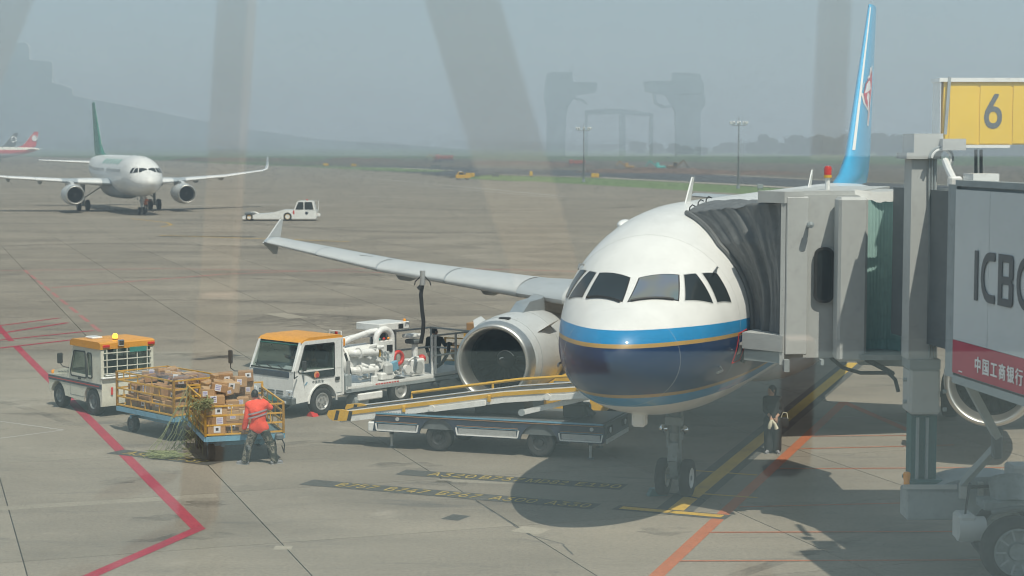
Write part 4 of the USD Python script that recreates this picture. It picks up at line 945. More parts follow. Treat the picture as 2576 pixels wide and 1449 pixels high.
for x0, x1, y1 in ((1972, 1985, 935), (2064, 2072, 918)):
    a, b = at(x0, 905, 32.3), at(x1, y1, 32.3); MB().span((a[0], 32.25, b[2]), (b[0], 32.45, a[2])).put('leg_stub', GREY_MID, JB, False)
# number sign above the tunnel
sg = 31.2
s0, s1 = at(2372, 345, sg), at(2800, 205, sg)
MB().span((s0[0], sg, at(0, 364, sg)[2]), (s1[0] + .6, sg + .52, at(0, 206, sg)[2])).put('sign_box', SIGN_YELLOW, JB, False)
for k, (x0, x1) in enumerate(((2387, 2461), (2463, 2544), (2546, 2640), (2642, 2740))):
    a, b = at(x0, 361, sg), at(x1, 210, sg); MB().span((a[0], sg - .012, a[2]), (b[0], sg - .001, b[2])).put('sign_panel', SIGN_YELLOW, JB, False)
a = at(2362, 206, sg); b = at(2830, 196, sg); MB().span((a[0], sg - .05, a[2]), (b[0], sg + .58, b[2])).put('sign_top_trim', WHITE, JB, False)
a = at(2372, 372, sg); MB().span((a[0], sg - .03, a[2]), (at(2548, 0, sg)[0], sg + .56, at(0, 365, sg)[2])).put('sign_bottom_trim', WHITE, JB, False)
a = at(2363, 345, sg); MB().span((a[0], sg - .03, a[2]), (at(2371, 0, sg)[0], sg + .56, at(0, 206, sg)[2])).put('sign_end_trim', WHITE, JB, False)
MB().beam(at(2389, 194, sg - .05), at(2378, 338, sg - .05), .05, .03, (0, 1, 0)).put('sign_strap', GREY_MID, JB, False)
t6 = meshkit.text_mesh('6', .56, .006, True); v = np.array(t6.vertices); o_ = at(2467, 320, sg - .016)
v[:, 0] *= .37 / v[:, 0].max()
MB().add(np.c_[o_[0] + v[:, 0], np.full(len(v), sg - .013) - v[:, 2], o_[2] + v[:, 1]], t6.faces[:, ::-1]).put('numeral', SIX_GREY, JB, False)
MB().span(*col(2372, 2430, 349, 378, 29.9, 31.1)).put('sign_bracket', GREY_LIGHT, JB, False)
for x in (2455, 2468):
    d_ = sg + (.40 if x < 2460 else .5); a, b = at(x, 376, d_), at(x, 462, d_); MB().cyl(a, b, .03, 8).put('sign_post', GREY_DARK, JB)
a, b = at(2448, 460, 27.3), at(2514, 437, 27.3); MB().span((a[0], 27.3, a[2]), (b[0], 27.9, b[2])).put('roof_box', WHITE, JB, False)
# ---------------------------------------------------------------- people
SKIN = paint('skin', (.42, .24, .16), .55, .06, 6); HAIR = paint('black_hair', (.012, .011, .011), .5, .2, 20)
SHOE = paint('grey_shoes', (.22, .22, .23), .6, .2, 8); SOLE = paint('white_sole', (.34, .34, .33), .6, .08, 8)
SHIRT_RED = paint('coral_shirt', (.82, .085, .045), .75, .12, 5, bump=.4, bscale=14)
CAMO = mat('camouflage_cloth', {'tc': ('texture_coordinate', {}), 'v': ('noise_texture', {'scale': 6.5, 'detail': 2, 'distortion': .8}), 'r': ('rgb_ramp', {'interpolate': False, 'ramp': [(0, (.02, .022, .018)), (.42, (.05, .055, .04)), (.50, (.20, .18, .14)), (.57, (.03, .03, .025)), (.64, (.30, .27, .22))]}), 'p': ('principled_bsdf', {'roughness': .85})},
           [('tc.object', 'v.vector'), ('v.fac', 'r.fac'), ('r.color', 'p.base_color')], surface='p.BSDF')
BLACK_CLOTH = paint('dark_cloth', (.022, .026, .028), .85, .2, 6); UNIFORM = paint('blue_uniform', (.035, .05, .09), .8, .15, 5); HIVIS = paint('yellow_trim', (.55, .5, .06), .7, .1, 6)
REFLECT = paint('grey_reflective_tape', (.33, .30, .32), .5, .08, 8); PALE_CLOTH = paint('pale_cloth', (.62, .58, .44), .8, .1, 8)


def hull_chain(pts, rad, seg=10):
    out = []
    pts = [np.asarray(p, float) for p in pts]
    for i in range(len(pts) - 1):
        a = manifold3d.Manifold.sphere(rad[i], seg).translate(tuple(pts[i])); b = manifold3d.Manifold.sphere(rad[i + 1], seg).translate(tuple(pts[i + 1]))
        out.append(manifold3d.Manifold.batch_hull([a, b]))
    return out


def fuse(parts, edge=.03, smooth=6):
    m = manifold3d.Manifold.batch_boolean(parts, manifold3d.OpType.Add)
    m = m.refine_to_length(edge) if edge else m
    me = m.to_mesh(); t = trimesh.Trimesh(me.vert_properties[:, :3], me.tri_verts, process=True)
    if smooth: trimesh.smoothing.filter_taubin(t, iterations=smooth)
    return t


def hand(w, d, side, curl=.5):
    "palm and five fingers at the wrist w, fingers running along d"
    d = unit(d); s = unit(np.cross(d, (0, 1, 0.2))); n = np.cross(s, d); parts = hull_chain([w, w + d * .05, w + d * .08], [.026, .034, .032], 8)
    for k, (o, L) in enumerate(((-.027, .055), (-.009, .07), (.009, .066), (.026, .05))):
        b = w + d * .085 + s * o; parts += hull_chain([b, b + d * L * .55 + n * curl * .012, b + d * L * .85 + n * curl * .045], [.0095, .009, .008], 6)
    b = w + d * .03 + s * .03 * side; parts += hull_chain([b, b + d * .03 + s * .025 * side, b + d * .06 + s * .022 * side + n * .015], [.012, .011, .009], 6)
    return parts


def person(label, loc, rz, J, top, legs, group=None, hair=HAIR, long_hair=False, short_sleeve=False, look=None, lower=True, tape=False, wide=1.0):
    "J: joints (metres, x right, y away from the viewer, z up) - one body, with hair and clothing as its parts"
    o = thing('person', label, 'person', loc, rz, group); P = {k: np.array(v, float) for k, v in J.items()}
    hd, nk = P['head'], P['neck']; f = unit(P.get('face', np.array([0, 1, 0]))); r = np.cross(f, (0, 0, 1)); r = unit(r); up = np.array([0, 0, 1.0])
    parts = []
    h0 = manifold3d.Manifold.sphere(1.0, 20).scale((.074, .093, .112)); ang = math.degrees(math.atan2(f[1], f[0])) - 90
    parts.append(h0.rotate((0, 0, ang)).translate(tuple(hd)))
    parts += hull_chain([hd + f * .02 - up * .05, hd + f * .055 - up * .085], [.055, .035], 10)      # jaw
    parts += hull_chain([hd + f * .088 + up * .01, hd + f * .105 - up * .022], [.010, .014], 8)      # nose
    for s in (-1, 1): parts += hull_chain([hd + r * s * .074 - f * .01 + up * .015, hd + r * s * .078 - f * .012 - up * .025], [.017, .011], 8)   # ears
    parts += hull_chain([hd - up * .06, nk], [.052, .056], 10)
    ch, pv = P['chest'], P['pelvis']
    sl, sr, hl, hr = P['shoulder_l'], P['shoulder_r'], P['hip_l'], P['hip_r']
    S = lambda p, q: manifold3d.Manifold.sphere(q, 12).translate(tuple(p))
    torso = lambda e: [manifold3d.Manifold.batch_hull([S(sl, .062 + e), S(sr, .062 + e), S(ch, .125 + e), S(nk - up * .03, .06 + e)]), manifold3d.Manifold.batch_hull([S(ch + (sl - ch) * .45 - up * .03, .105 + e), S(ch + (sr - ch) * .45 - up * .03, .105 + e), S(pv + up * .12, .12 + e)]), manifold3d.Manifold.batch_hull([S(pv + up * .12, .12 + e), S(hl + up * .02, .10 + e), S(hr + up * .02, .10 + e)])]
    parts += torso(0)
    arms = lambda e, tip: sum([hull_chain([P['shoulder_' + s], P['elbow_' + s], P['elbow_' + s] + (P['wrist_' + s] - P['elbow_' + s]) * tip], [.055 + e, .043 + e, .030 + e + (.008 if e else 0)], 10) for s in 'lr'], [])
    parts += arms(0, 1.0)
    for s, q in (('l', -1), ('r', 1)): parts += hand(P['wrist_' + s], P.get('hand_' + s, P['wrist_' + s] - P['elbow_' + s]), -q)
    legf = lambda e, tip: sum([hull_chain([P['hip_' + s], P['knee_' + s], P['knee_' + s] + (P['ankle_' + s] - P['knee_' + s]) * tip], [.082 + e, .055 + e, (.04 + e * 1.3)], 10) for s in 'lr'], []) if lower else []
    parts += legf(0, 1.0)
    body = fuse(parts, .025, 4); MB().tm(body).put('body', SKIN, o, True)
    # eyes, brows, mouth
    for s in (-1, 1): MB().ball(hd + f * .082 + r * s * .032 + up * .012, (.011, .011, .008), 1).put('eye', BLACK, o)
    MB().tube([hd + f * .092 - up * .048 - r * .022, hd + f * .097 - up * .05, hd + f * .092 - up * .048 + r * .022], .006, 6).put('mouth', SKIN if True else RED, o)
    hp = manifold3d.Manifold.sphere(1.0, 18).scale((.083, .098, .112)).rotate((0, 0, ang)).translate(tuple(hd + up * .017 - f * .012))
    cut = manifold3d.Manifold.cube((.5, .5, .5), True).translate((0, .25 + .052, -.25 + .035)).rotate((0, 0, ang)).translate(tuple(hd))
    cut2 = manifold3d.Manifold.cube((.5, .5, .5), True).translate((0, 0, -.25 - .045)).translate(tuple(hd))
    hp = hp - cut - (manifold3d.Manifold() if long_hair else cut2)
    if long_hair: hp = hp + manifold3d.Manifold.batch_hull([S(hd - f * .05 + up * .02, .075), S(hd - f * .065 - up * .09, .05)])
    MB().tm(hp).put('hair', hair, o, 50)
    tm_ = fuse(torso(.014 + (.018 if tape else 0)) + arms(.012 + (.010 if tape else 0), .45 if short_sleeve else .93) + ([] if legs is top else []), .03, 4); sh = MB().tm(tm_).put('shirt', top, o, True)
    if tape:
        for dz in (.0, .085):
            c = ch - up * (.02 + dz); q = np.linspace(0, np.pi, 14)
            MB().grid(np.array([[c + np.array([.225 * math.cos(t), -.178 * math.sin(t) - .0, .05 * math.cos(t) * 1.2 + z]) for t in q] for z in (-.018, .018)])).put('reflective_tape', REFLECT, sh, True)
    if lower:
        e = .016 * wide
        lm = fuse(legf(e, .96) + [manifold3d.Manifold.batch_hull([S(pv + up * .04, .118), S(hl, .098), S(hr, .098)])], .03, 4); MB().tm(lm).put('trousers', legs, o, True)
        for s in 'lr':
            a = P['ankle_' + s]; d = unit(P.get('toe_' + s, np.array([0, 1.0, 0]))); t0 = a - d * .06; t0[2] = .045; t1 = a + d * .17; t1[2] = .036
            shm = manifold3d.Manifold.batch_hull([S(a, .046), S(t0, .043), S(t1, .034), S(a + d * .1 + (0, 0, -a[2] + .04), .042)])
            k = MB().tm(fuse([shm], .03, 2)).put('shoe', SHOE, o, True)
            q = [t0 - d * .045, t1 + d * .035]; n = np.array([-d[1], d[0], 0]) * .043
            MB().box(((t0 + t1) / 2)[:2].tolist() + [.011], (np.linalg.norm(t1 - t0) + .045, .074, .02), rot(0, 0, math.degrees(math.atan2(d[1], d[0])))).put('sole', SOLE, k, False)
    return o


MAN = dict(head=(-.09, .06, 1.545), neck=(-.06, .02, 1.40), face=(-.25, 1, -.05), chest=(-.03, 0, 1.20), pelvis=(0, .0, .84), shoulder_l=(-.215, .0, 1.325), shoulder_r=(.15, .0, 1.345), elbow_l=(-.265, -.02, 1.04), wrist_l=(-.33, .05, .80), elbow_r=(.255, .05, 1.265), wrist_r=(.07, .17, 1.40), hand_r=(-.6, .2, .6),
           hip_l=(-.09, 0, .80), hip_r=(.10, 0, .80), knee_l=(-.23, .04, .44), knee_r=(.26, .05, .44), ankle_l=(-.31, -.02, .085), ankle_r=(.34, .02, .085), toe_l=(-.95, .2, 0), toe_r=(.8, .5, 0))
man = person('man in a coral red shirt and camouflage trousers beside the loaded cart', tuple(ground_at(652, 1168)), 0, MAN, SHIRT_RED, CAMO, tape=True, wide=2.4)
WOM = dict(head=(-.02, 0, 1.46), neck=(0, .02, 1.32), face=(-.8, -.35, -.1), chest=(.01, .02, 1.12), pelvis=(.01, .02, .80), shoulder_l=(-.15, .05, 1.255), shoulder_r=(.15, -.03, 1.255), elbow_l=(-.17, .02, 1.0), wrist_l=(-.06, -.14, .86), elbow_r=(.20, -.04, 1.0), wrist_r=(.07, -.16, .86), hand_r=(-.1, -.2, -.9), hand_l=(.1, -.2, -.9),
           hip_l=(-.07, .02, .76), hip_r=(.09, .0, .76), knee_l=(-.085, .0, .42), knee_r=(.11, -.01, .42), ankle_l=(-.07, .02, .08), ankle_r=(.11, .0, .08), toe_l=(-.5, -.85, 0), toe_r=(.1, -1, 0))
wloc = ground_at(1942, 1140)
woman = person('person in dark clothes holding a pale cloth under the jet bridge', tuple(wloc), 0, WOM, BLACK_CLOTH, BLACK_CLOTH, long_hair=True, short_sleeve=True, wide=3.2)
cl = thing('cloth', 'pale folded cloth in the hands of the person under the jet bridge', 'cloth', tuple(wloc + [.02, -.2, .60]), 0)
MB().tube([(-.07, 0, .20), (-.10, -.02, .10), (-.12, 0, .0)], [.03, .05, .035], 8).tube([(-.07, 0, .20), (.0, -.02, .12), (.05, .0, .0)], [.03, .035, .05], 8).put('fold', PALE_CLOTH, cl, True)
bg = thing('handbag', 'dark handbag with a pale strap beside the person under the jet bridge', 'bag', tuple(wloc + [.27, -.02, .60]), 0)
MB().rbox((0, 0, .12), (.20, .10, .24), .04).put('bag_body', BLACK_CLOTH, bg, True); MB().tube([(-.08, 0, .22), (-.03, -.03, .36), (.05, -.03, .34), (.09, 0, .16)], .014, 6).put('strap', PALE_CLOTH, bg, True)

SEAT = dict(head=(0, .10, 1.34 - .6), neck=(0, .05, 1.19 - .6), face=(0, 1, 0), chest=(0, .03, 1.0 - .6), pelvis=(0, 0, .08), shoulder_l=(-.17, .03, 1.11 - .6), shoulder_r=(.17, .03, 1.11 - .6), elbow_l=(-.24, .12, .30), wrist_l=(-.15, .36, .36), elbow_r=(.24, .12, .30), wrist_r=(.15, .36, .36), hip_l=(-.09, .02, .06), hip_r=(.09, .02, .06), knee_l=(-.11, .42, .05), knee_r=(.11, .42, .05), ankle_l=(-.11, .5, -.30), ankle_r=(.11, .5, -.30))
STAND = dict(head=(0, .0, 1.60), neck=(0, 0, 1.45), face=(1, .6, 0), chest=(0, 0, 1.24), pelvis=(0, 0, .92), shoulder_l=(-.19, 0, 1.38), shoulder_r=(.19, 0, 1.38), elbow_l=(-.24, .05, 1.12), wrist_l=(-.2, -.12, 1.0), elbow_r=(.30, -.10, 1.22), wrist_r=(.50, -.18, 1.26), hip_l=(-.09, 0, .88), hip_r=(.09, 0, .88), knee_l=(-.1, 0, .48), knee_r=(.1, 0, .48), ankle_l=(-.1, 0, .085), ankle_r=(.1, 0, .085))
worker = person('worker in a black shirt standing behind the fuel truck platform', (-2.27, 52.3, 0), 0, STAND, BLACK_CLOTH, UNIFORM)

# ---------------------------------------------------------------- fuel truck (x forward, y to its left, z up)
TR = thing('fuel_truck', 'white fuel hydrant truck with orange cab roof and white pipework', 'truck', (-4.96, 46.51, 0), math.degrees(math.atan2(-.746, -.666)))
T_TO_W = lambda p: np.array([-4.96, 46.51, 0]) + p[0] * np.array([-.666, -.746, 0]) + p[1] * np.array([.746, -.666, 0]) + np.array([0, 0, p[2]])
arch = Point(0, .36).buffer(.47)
low = Polygon([(-.78, .48), (.93, .40), (1.0, .52), (1.0, .78), (.985, 1.22), (.86, 1.26), (-.75, 1.20), (-.78, 1.0)]).difference(arch)
MB().prism(low, 1.76, XZ, (0, -.02, 0)).put('cab_body', WHITE, TR, 30)
side_ = Polygon([(-.78, 1.19), (.95, 1.19), (.95, 1.27), (.66, 1.95), (.56, 2.0), (-.72, 2.0)])
win = Polygon([(-.42, 1.02), (.28, 1.02), (.50, 1.14), (.82, 1.22), (.58, 1.88), (-.42, 1.88)]).buffer(-.03).buffer(.03)
for y in (-.02, -1.74): MB().prism(side_.difference(win), .045, XZ, (0, y, 0)).put('cab_side', WHITE, TR, 30)
for y in (-.028, -1.748): MB().prism(win.intersection(sbox(-2, 1.19, 2, 3)), .012, XZ, (0, y, 0)).put('side_window', GLASS, TR, False)
MB().prism(win.intersection(sbox(-2, .5, 2, 1.19)), .02, XZ, (0, -.005, 0)).put('lower_window', GLASSY_BLACK, TR, False)
MB().prism(win.buffer(.022).difference(win), .03, XZ, (0, .0, 0)).put('window_seal', BLACK, TR, False)
MB().prism([(-.74, 1.98), (.70, 1.95), (.60, 2.03), (.4, 2.08), (-.66, 2.08), (-.76, 2.04)], 1.72, XZ, (0, -.04, 0)).put('cab_roof', ORANGE, TR, 30)
MB().box((-.76, -.89, 1.58), (.04, 1.7, .8)).put('cab_back', WHITE, TR, False)
m = MB().add([[.965, -.08, 1.27], [.965, -1.72, 1.27], [.68, -1.68, 1.94], [.68, -.12, 1.94]], [[0, 1, 2, 3]]); m.put('windscreen', GLASS, TR, False)
for y in (-.06, -1.72): MB().beam((.965, y, 1.22), (.67, y + (.04 if y > -1 else -.04) * -1, 1.96), .07, .06, (0, 1, 0)).put('windscreen_pillar', WHITE, TR, False)
MB().beam((.98, -.1, 1.265), (.98, -1.70, 1.265), .03, .04).put('windscreen_seal', BLACK, TR, False); MB().beam((.685, -.1, 1.945), (.685, -1.7, 1.945), .03, .03).put('windscreen_seal', BLACK, TR, False)
MB().beam((.69, -.15, 1.89), (.69, -1.65, 1.89), .012, .08, (1, 0, .45)).put('sun_band', PLATE_GREEN, TR, False)
MB().rbox((.985, -.90, 1.14), (.04, 1.42, .16), .015).put('front_panel', NAVY, TR)
for k, y in enumerate((-.45, -.9, -1.35)): MB().beam((.99, y + .08, 1.26), (.93, y - .25, 1.36), .02, .02).put('wiper', BLACK, TR, False)
for k in range(3):
    for j in (0, 1): MB().rbox((1.0, -.55 - k * .34, .70 - j * .065), (.04, .27, .04), .01).put('grille_slot', GREY_DARK, TR)
for y in (-.17, -1.60):
    h = MB().rbox((.985, y, .66), (.06, .30, .20), .03).put('headlight', LENS, TR); MB().ball((1.0, y, .66), (.03, .07, .06), 1).put('bulb', CHROME, h)
MB().rbox((.99, -.88, .47), (.14, 1.80, .20), .03).put('bumper', GREY_DARK, TR); MB().box((1.07, -.80, .50), (.01, .42, .12)).put('number_plate', PLATE_GREEN, TR, False)
for y in (-.3, -1.5): MB().box((1.068, y, .44), (.01, .14, .06)).put('fog_light', LENS, TR, False)
MB().rbox((-.52, .012, .93), (.16, .03, .09), .03).put('door_handle', BLACK, TR)
dl = MB(); 
for a, b in (((-.70, .55), (-.70, 1.95)), ((.62, .78), (.68, 1.18)), ((-.70, .55), (-.46, .55))): dl.beam((a[0], .003 - .02, a[1]), (b[0], .003 - .02, b[1]), .012, .012, (0, 1, 0))
dl.put('door_seam', GREY_MID, TR, False)
MB().prism(Point(0, .36).buffer(.50).difference(arch).intersection(sbox(-.8, .36, .8, 1)), .05, XZ, (0, .02, 0)).put('wheel_arch', WHITE, TR, 30)
q = np.linspace(0, 2 * np.pi, 25)
MB().prism(Point(.20, 1.09).buffer(.095), .004, XZ, (0, -.004, 0)).put('emblem', paint('emblem_orange', (.75, .30, .12), .5, .05, 3), TR, False)
MB().prism(Point(.18, 1.08).buffer(.06), .004, XZ, (0, .001, 0)).put('emblem_centre', RED, TR, False)
x0_ = .36
for ch_ in '中国航油':
    m = MB()
    for g in getattr(glyph(ch_), 'geoms', [glyph(ch_)]):
        t_ = trimesh.creation.extrude_polygon(g, .004, engine='earcut'); v = np.array(t_.vertices); m.add(np.c_[x0_ - v[:, 0] * .095, v[:, 2] - .018, .875 + v[:, 1] * .095], t_.faces)
    m.put('lettering', GREY_DARK, TR, False); x0_ -= .105
MB().prism([(.62, .85), (.55, .93), (.5, .93), (.56, .85)], .004, XZ, (0, -.015, 0)).put('badge', BLUE_LIGHT, TR, False)
for s_, y in ((1, .03), (-1, -1.78)):
    a = np.array([.9, y, 1.12]); mr = MB().tube([a, a + [.35, .28 * s_, .0], a + [.42, .36 * s_, .08], a + [.42, .36 * s_, .2]], .016, 6).put('mirror_arm', BLACK, TR)
    if s_ > 0: MB().rbox((.72, .10, 1.38), (.05, .16, .26), .02).put('mirror', BLACK, mr)
    else: MB().rbox(tuple(a + [.42, .36 * s_, .38]), (.06, .17, .36), .03).put('mirror', BLACK, mr)
MB().rbox((.35, -.88, 1.13), (.4, 1.6, .12), .04).put('dashboard', GREY_DARK, TR); 
for y in (-.45, -1.3):
    MB().rbox((-.35, y, 1.02), (.48, .5, .14), .05).rbox((-.58, y, 1.32), (.12, .46, .55), .05).put('seat', GREY_DARK, TR, 30)
q = np.linspace(0, 2 * np.pi, 20); MB().tube([np.array([.16, -.45, 1.24]) + .18 * np.array([.35 * math.sin(t), math.cos(t), .93 * math.sin(t)]) for t in q], .014, 5).put('steering_wheel', BLACK, TR)
MB().box((.93, -.30, 1.32), (.02, .26, .10), rot(0, -24, 0)).put('permit_card', FIN_WHITE, TR, False)
for (x, y) in ((0, -.12), (0, -1.64), (-2.9, -.12), (-2.9, -1.64)): wheel((x, y, .37), .37, .24, TR, hub=ALU, name='wheel', rimr=.62)
for k in range(6):
    t = k * math.pi / 3; MB().cyl((.12 * math.cos(t), .0, .37 + .12 * math.sin(t)), (.12 * math.cos(t), -.03, .37 + .12 * math.sin(t)), .03, 8).put('wheel_nut', ALU, TR)
wrz = math.degrees(math.atan2(-.746, -.666)) - 90
drv = person('driver in a dark blue uniform at the side window of the fuel truck', tuple(T_TO_W((-.42, -.45, 1.06))), wrz, SEAT, UNIFORM, UNIFORM, lower=False)
psg = person('passenger in dark clothes behind the windscreen of the fuel truck', tuple(T_TO_W((-.42, -1.28, 1.06))), wrz, SEAT, BLACK_CLOTH, BLACK_CLOTH, lower=False)
# chassis and deck
MB().span((-5.1, -1.5, .42), (-.6, -.25, .56)).put('chassis', GREY_DARK, TR, False)
MB().span((-4.15, -1.8, .58), (-.85, .0, .68)).put('deck', WHITE, TR, False)
MB().span((-5.15, -1.8, .50), (-.85, .0, .585)).put('deck_rail', GREY_MID, TR, False)
MB().span((-4.1, -.004 - .0, .60), (-.9, .006, .66)).put('deck_edge', WHITE, TR, False)
m = MB()
for k in range(9): m = MB().box((-1.95 - k * .10, .009, .63), (.07, .004, .035)); m.put('warning_text', RED, TR, False)
MB().rbox((-1.75, -.2, .33), (.9, .4, .2), .03).put('tool_box', WHITE, TR)
MB().lathe([(.0, 0), (.18, .02), (.2, .05), (.2, .5), (.18, .53), (0, .55)], 20, RX, (-1.75, -.25, .22)).put('air_tank', GREY_MID, TR)
MB().rbox((-.95, -.15, .75), (.22, .3, .5), .03).put('mud_guard_bracket', GREY_MID, TR); MB().tube([(-.92, -.1, .5), (-.95, -.05, .95), (-.97, -.05, 1.35)], .05, 8).put('exhaust_stack', ALU, TR)
# filter vessel with two nozzles and pipework
V = MB().lathe([(0, -.16), (.2, -.13), (.34, -.04), (.42, .10), (.42, 1.25), (.30, 1.38), (0, 1.42)], 30, -RX, (-1.05, -.75, 1.25)).put('filter_vessel', WHITE, TR, 40)
MB().lathe([(.47, .12), (.47, .20)], 30, -RX, (-1.05, -.75, 1.25)).lathe([(.42, .12), (.47, .12)], 30, -RX, (-1.05, -.75, 1.25)).put('vessel_flange', WHITE, V, 30)
for z in (1.50, 1.03):
    pz = MB().tube([(-1.35, -.5, z), (-1.35, -.26, z), (-1.45, -.20, z), (-2.15, -.20, z - .02)], .10, 14).put('pipe', WHITE, TR, True)
    MB().cyl((-1.47, -.20, z), (-1.53, -.20, z), .15, 16).put('pipe_flange', WHITE, pz, 30)
MB().tube([(-1.0, -.55, 1.68), (-1.5, -.55, 1.86), (-2.2, -.50, 2.0), (-2.45, -.45, 2.02)], .075, 12).put('pipe', WHITE, TR, True)
q = np.linspace(0, np.pi, 12)
MB().tube([(-2.25, -.32, 1.2)] + [(-2.55 + .30 * math.cos(t), -.32, 1.78 + .27 * math.sin(t)) for t in q] + [(-2.85, -.32, 1.2)], .085, 12).put('pipe', WHITE, TR, True)
MB().tube([(-1.2, -.95, 1.75), (-2.0, -.95, 1.85), (-2.7, -.9, 1.85), (-2.9, -.9, 1.4)], .06, 10).put('pipe', WHITE, TR, True)
# control panel
cp = MB().rbox((-2.55, -.30, 1.36), (.62, .12, .78), .02).put('control_panel', WHITE, TR)
for k, mt in enumerate((PLATE_GREEN, LENS_RED, LENS_AMBER)): MB().ball((-2.32 - k * .17, -.26, 1.80), .04, 1).put('indicator_lamp', mt, cp)
MB().box((-2.68, -.23, 1.52), (.20, .03, .20)).put('display', DARK, cp, False)
for k in range(6): MB().cyl((-2.38 - (k % 3) * .11, -.24, 1.42 - (k // 3) * .13), (-2.38 - (k % 3) * .11, -.20, 1.42 - (k // 3) * .13), .045, 12).put('gauge', GREY_MID if k % 2 else GREY_LIGHT, cp, 30)
MB().box((-2.30, -.23, 1.46), (.05, .03, .26)).put('panel_strip', YELLOW, cp, False)
MB().rbox((-2.72, -.10, 1.05), (.24, .12, .26), .02, rot(0, 12, 0)).put('blue_display', BLUE_LIGHT, TR); MB().rbox((-2.5, -.12, .98), (.3, .2, .34), .06).put('pump', GREY_LIGHT, TR)
MB().rbox((-2.45, -.25, .80), (.5, .4, .2), .04).rbox((-1.95, -.08, .76), (.16, .14, .18), .02).put('pump_base', WHITE, TR)
rr_ = random.Random(3)
for k in range(26):
    x, y, z = -1.0 - rr_.random() * 2.9, -.06 - rr_.random() * .5, .70 + rr_.random() * .16
    d = rr_.choice([(1, 0, 0), (0, 0, 1), (.7, .3, .2)]); L = .10 + rr_.random() * .22
    MB().cyl((x, y, z), (x + d[0] * L, y + d[1] * L, z + d[2] * L), .02 + .025 * rr_.random(), 8).put('valve', rr_.choice([WHITE, WHITE, GREY_LIGHT, ALU]), TR)
for k in range(10):
    x, z = -1.5 - rr_.random() * .8, 1.05 + rr_.random() * .6
    MB().cyl((x, -.25, z), (x - .14, -.12, z + rr_.uniform(-.08, .08)), .045, 10).put('valve', rr_.choice([WHITE, GREY_LIGHT]), TR)
# tall cabinet and its canopy box
MB().span((-3.55, -1.3, .68), (-2.95, -.95, 2.0)).put('cabinet_side', GREY_LIGHT, TR, False); MB().span((-3.6, -.98, .68), (-3.2, -.90, 2.0)).put('cabinet_side', GREY_LIGHT, TR, False)
MB().span((-3.18, -1.2, .8), (-2.90, -.92, 1.95)).put('cabinet_interior', GREY_DARK, TR, False)
MB().rbox((-2.98, -.80, 2.10), (1.15, .95, .20), .02).put('cabinet_hood', WHITE, TR); MB().box((-3.2, -.316, 2.09), (.18, .012, .12)).put('hood_window', GLASSY_BLACK, TR, False); MB().ball((-3.52, -.5, 2.22), .05, 1).put('amber_lamp', LENS_AMBER, TR)
q = np.linspace(0, 2 * np.pi, 22); MB().tube([(-3.05 + .17 * math.cos(t), -.28, 1.22 + .17 * math.sin(t)) for t in q], .055, 10).put('hose_reel', RED, TR, True)
MB().cyl((-3.72, -.3, 1.1), (-3.72, -.3, 1.55), .09, 12).put('canister', WHITE, TR); MB().rbox((-3.74, -.35, 1.62), (.36, .4, .12), .03).put('valve_block', GREY_DARK, TR); MB().rbox((-3.72, -.4, 1.78), (.5, .35, .1), .03).put('valve_cover', WHITE, TR)
MB().cyl((-3.18, -.12, .92), (-3.18, -.02, .92), .12, 16).put('flange', WHITE, TR, 30); fl = MB().rbox((-3.65, -.25, .93), (.52, .36, .46), .04).put('meter_box', WHITE, TR); MB().cyl((-3.62, -.08, .93), (-3.62, -.03, .93), .17, 20).put('meter_face', GREY_LIGHT, fl, 30)
MB().ball((-4.0, -.3, 1.12), .12, 2).put('red_float', RED, TR); MB().tube([(-3.3, -.15, 1.12), (-3.45, -.12, 1.2), (-3.7, -.14, 1.2)], .03, 8).put('pipe', WHITE, TR)
MB().tube([(-.95, -.3, 1.75), (-.95, -.3, 2.12), (-.95, -.75, 2.12), (-.95, -.75, 1.75)], .02, 6).put('guard_rail', WHITE, TR); MB().rbox((-1.0, -.4, 1.82), (.2, .24, .22), .03).put('orange_box', LENS_AMBER, TR); MB().cyl((-1.0, -.55, 1.93), (-1.0, -.55, 2.10), .04, 8).put('red_bottle', RED, TR)
MB().tube([(-.9, -.1, 1.55), (-1.0, -.08, 1.25), (-1.08, -.08, .95)], .035, 7).put('hose', BLACK, TR)
# rear lifting platform with railings
MB().span((-5.9, -1.75, .62), (-4.12, -.02, .70)).put('platform_floor', GREY_LIGHT, TR, False)
for x in (-4.15, -4.28, -5.1, -5.8): MB().cyl((x, -.04, .68), (x, -.04, 1.78), .035, 8).put('railing_post', WHITE if x > -4.5 else GREY_LIGHT, TR)
for x in (-4.15, -5.8): MB().cyl((x, -1.7, .68), (x, -1.7, 1.78), .03, 8).put('railing_post', GREY_LIGHT, TR)
for z in (1.20, 1.76): MB().tube([(-4.15, -.04, z), (-5.8, -.04, z), (-5.8, -1.7, z), (-4.15, -1.7, z)], .028, 6).put('railing', GREY_LIGHT, TR)
MB().tube([(-5.0, -.2, 1.5), (-4.9, -.15, 1.2), (-4.6, -.1, .95), (-4.35, -.1, .85)], .05, 8).put('fuel_hose', BLACK, TR)
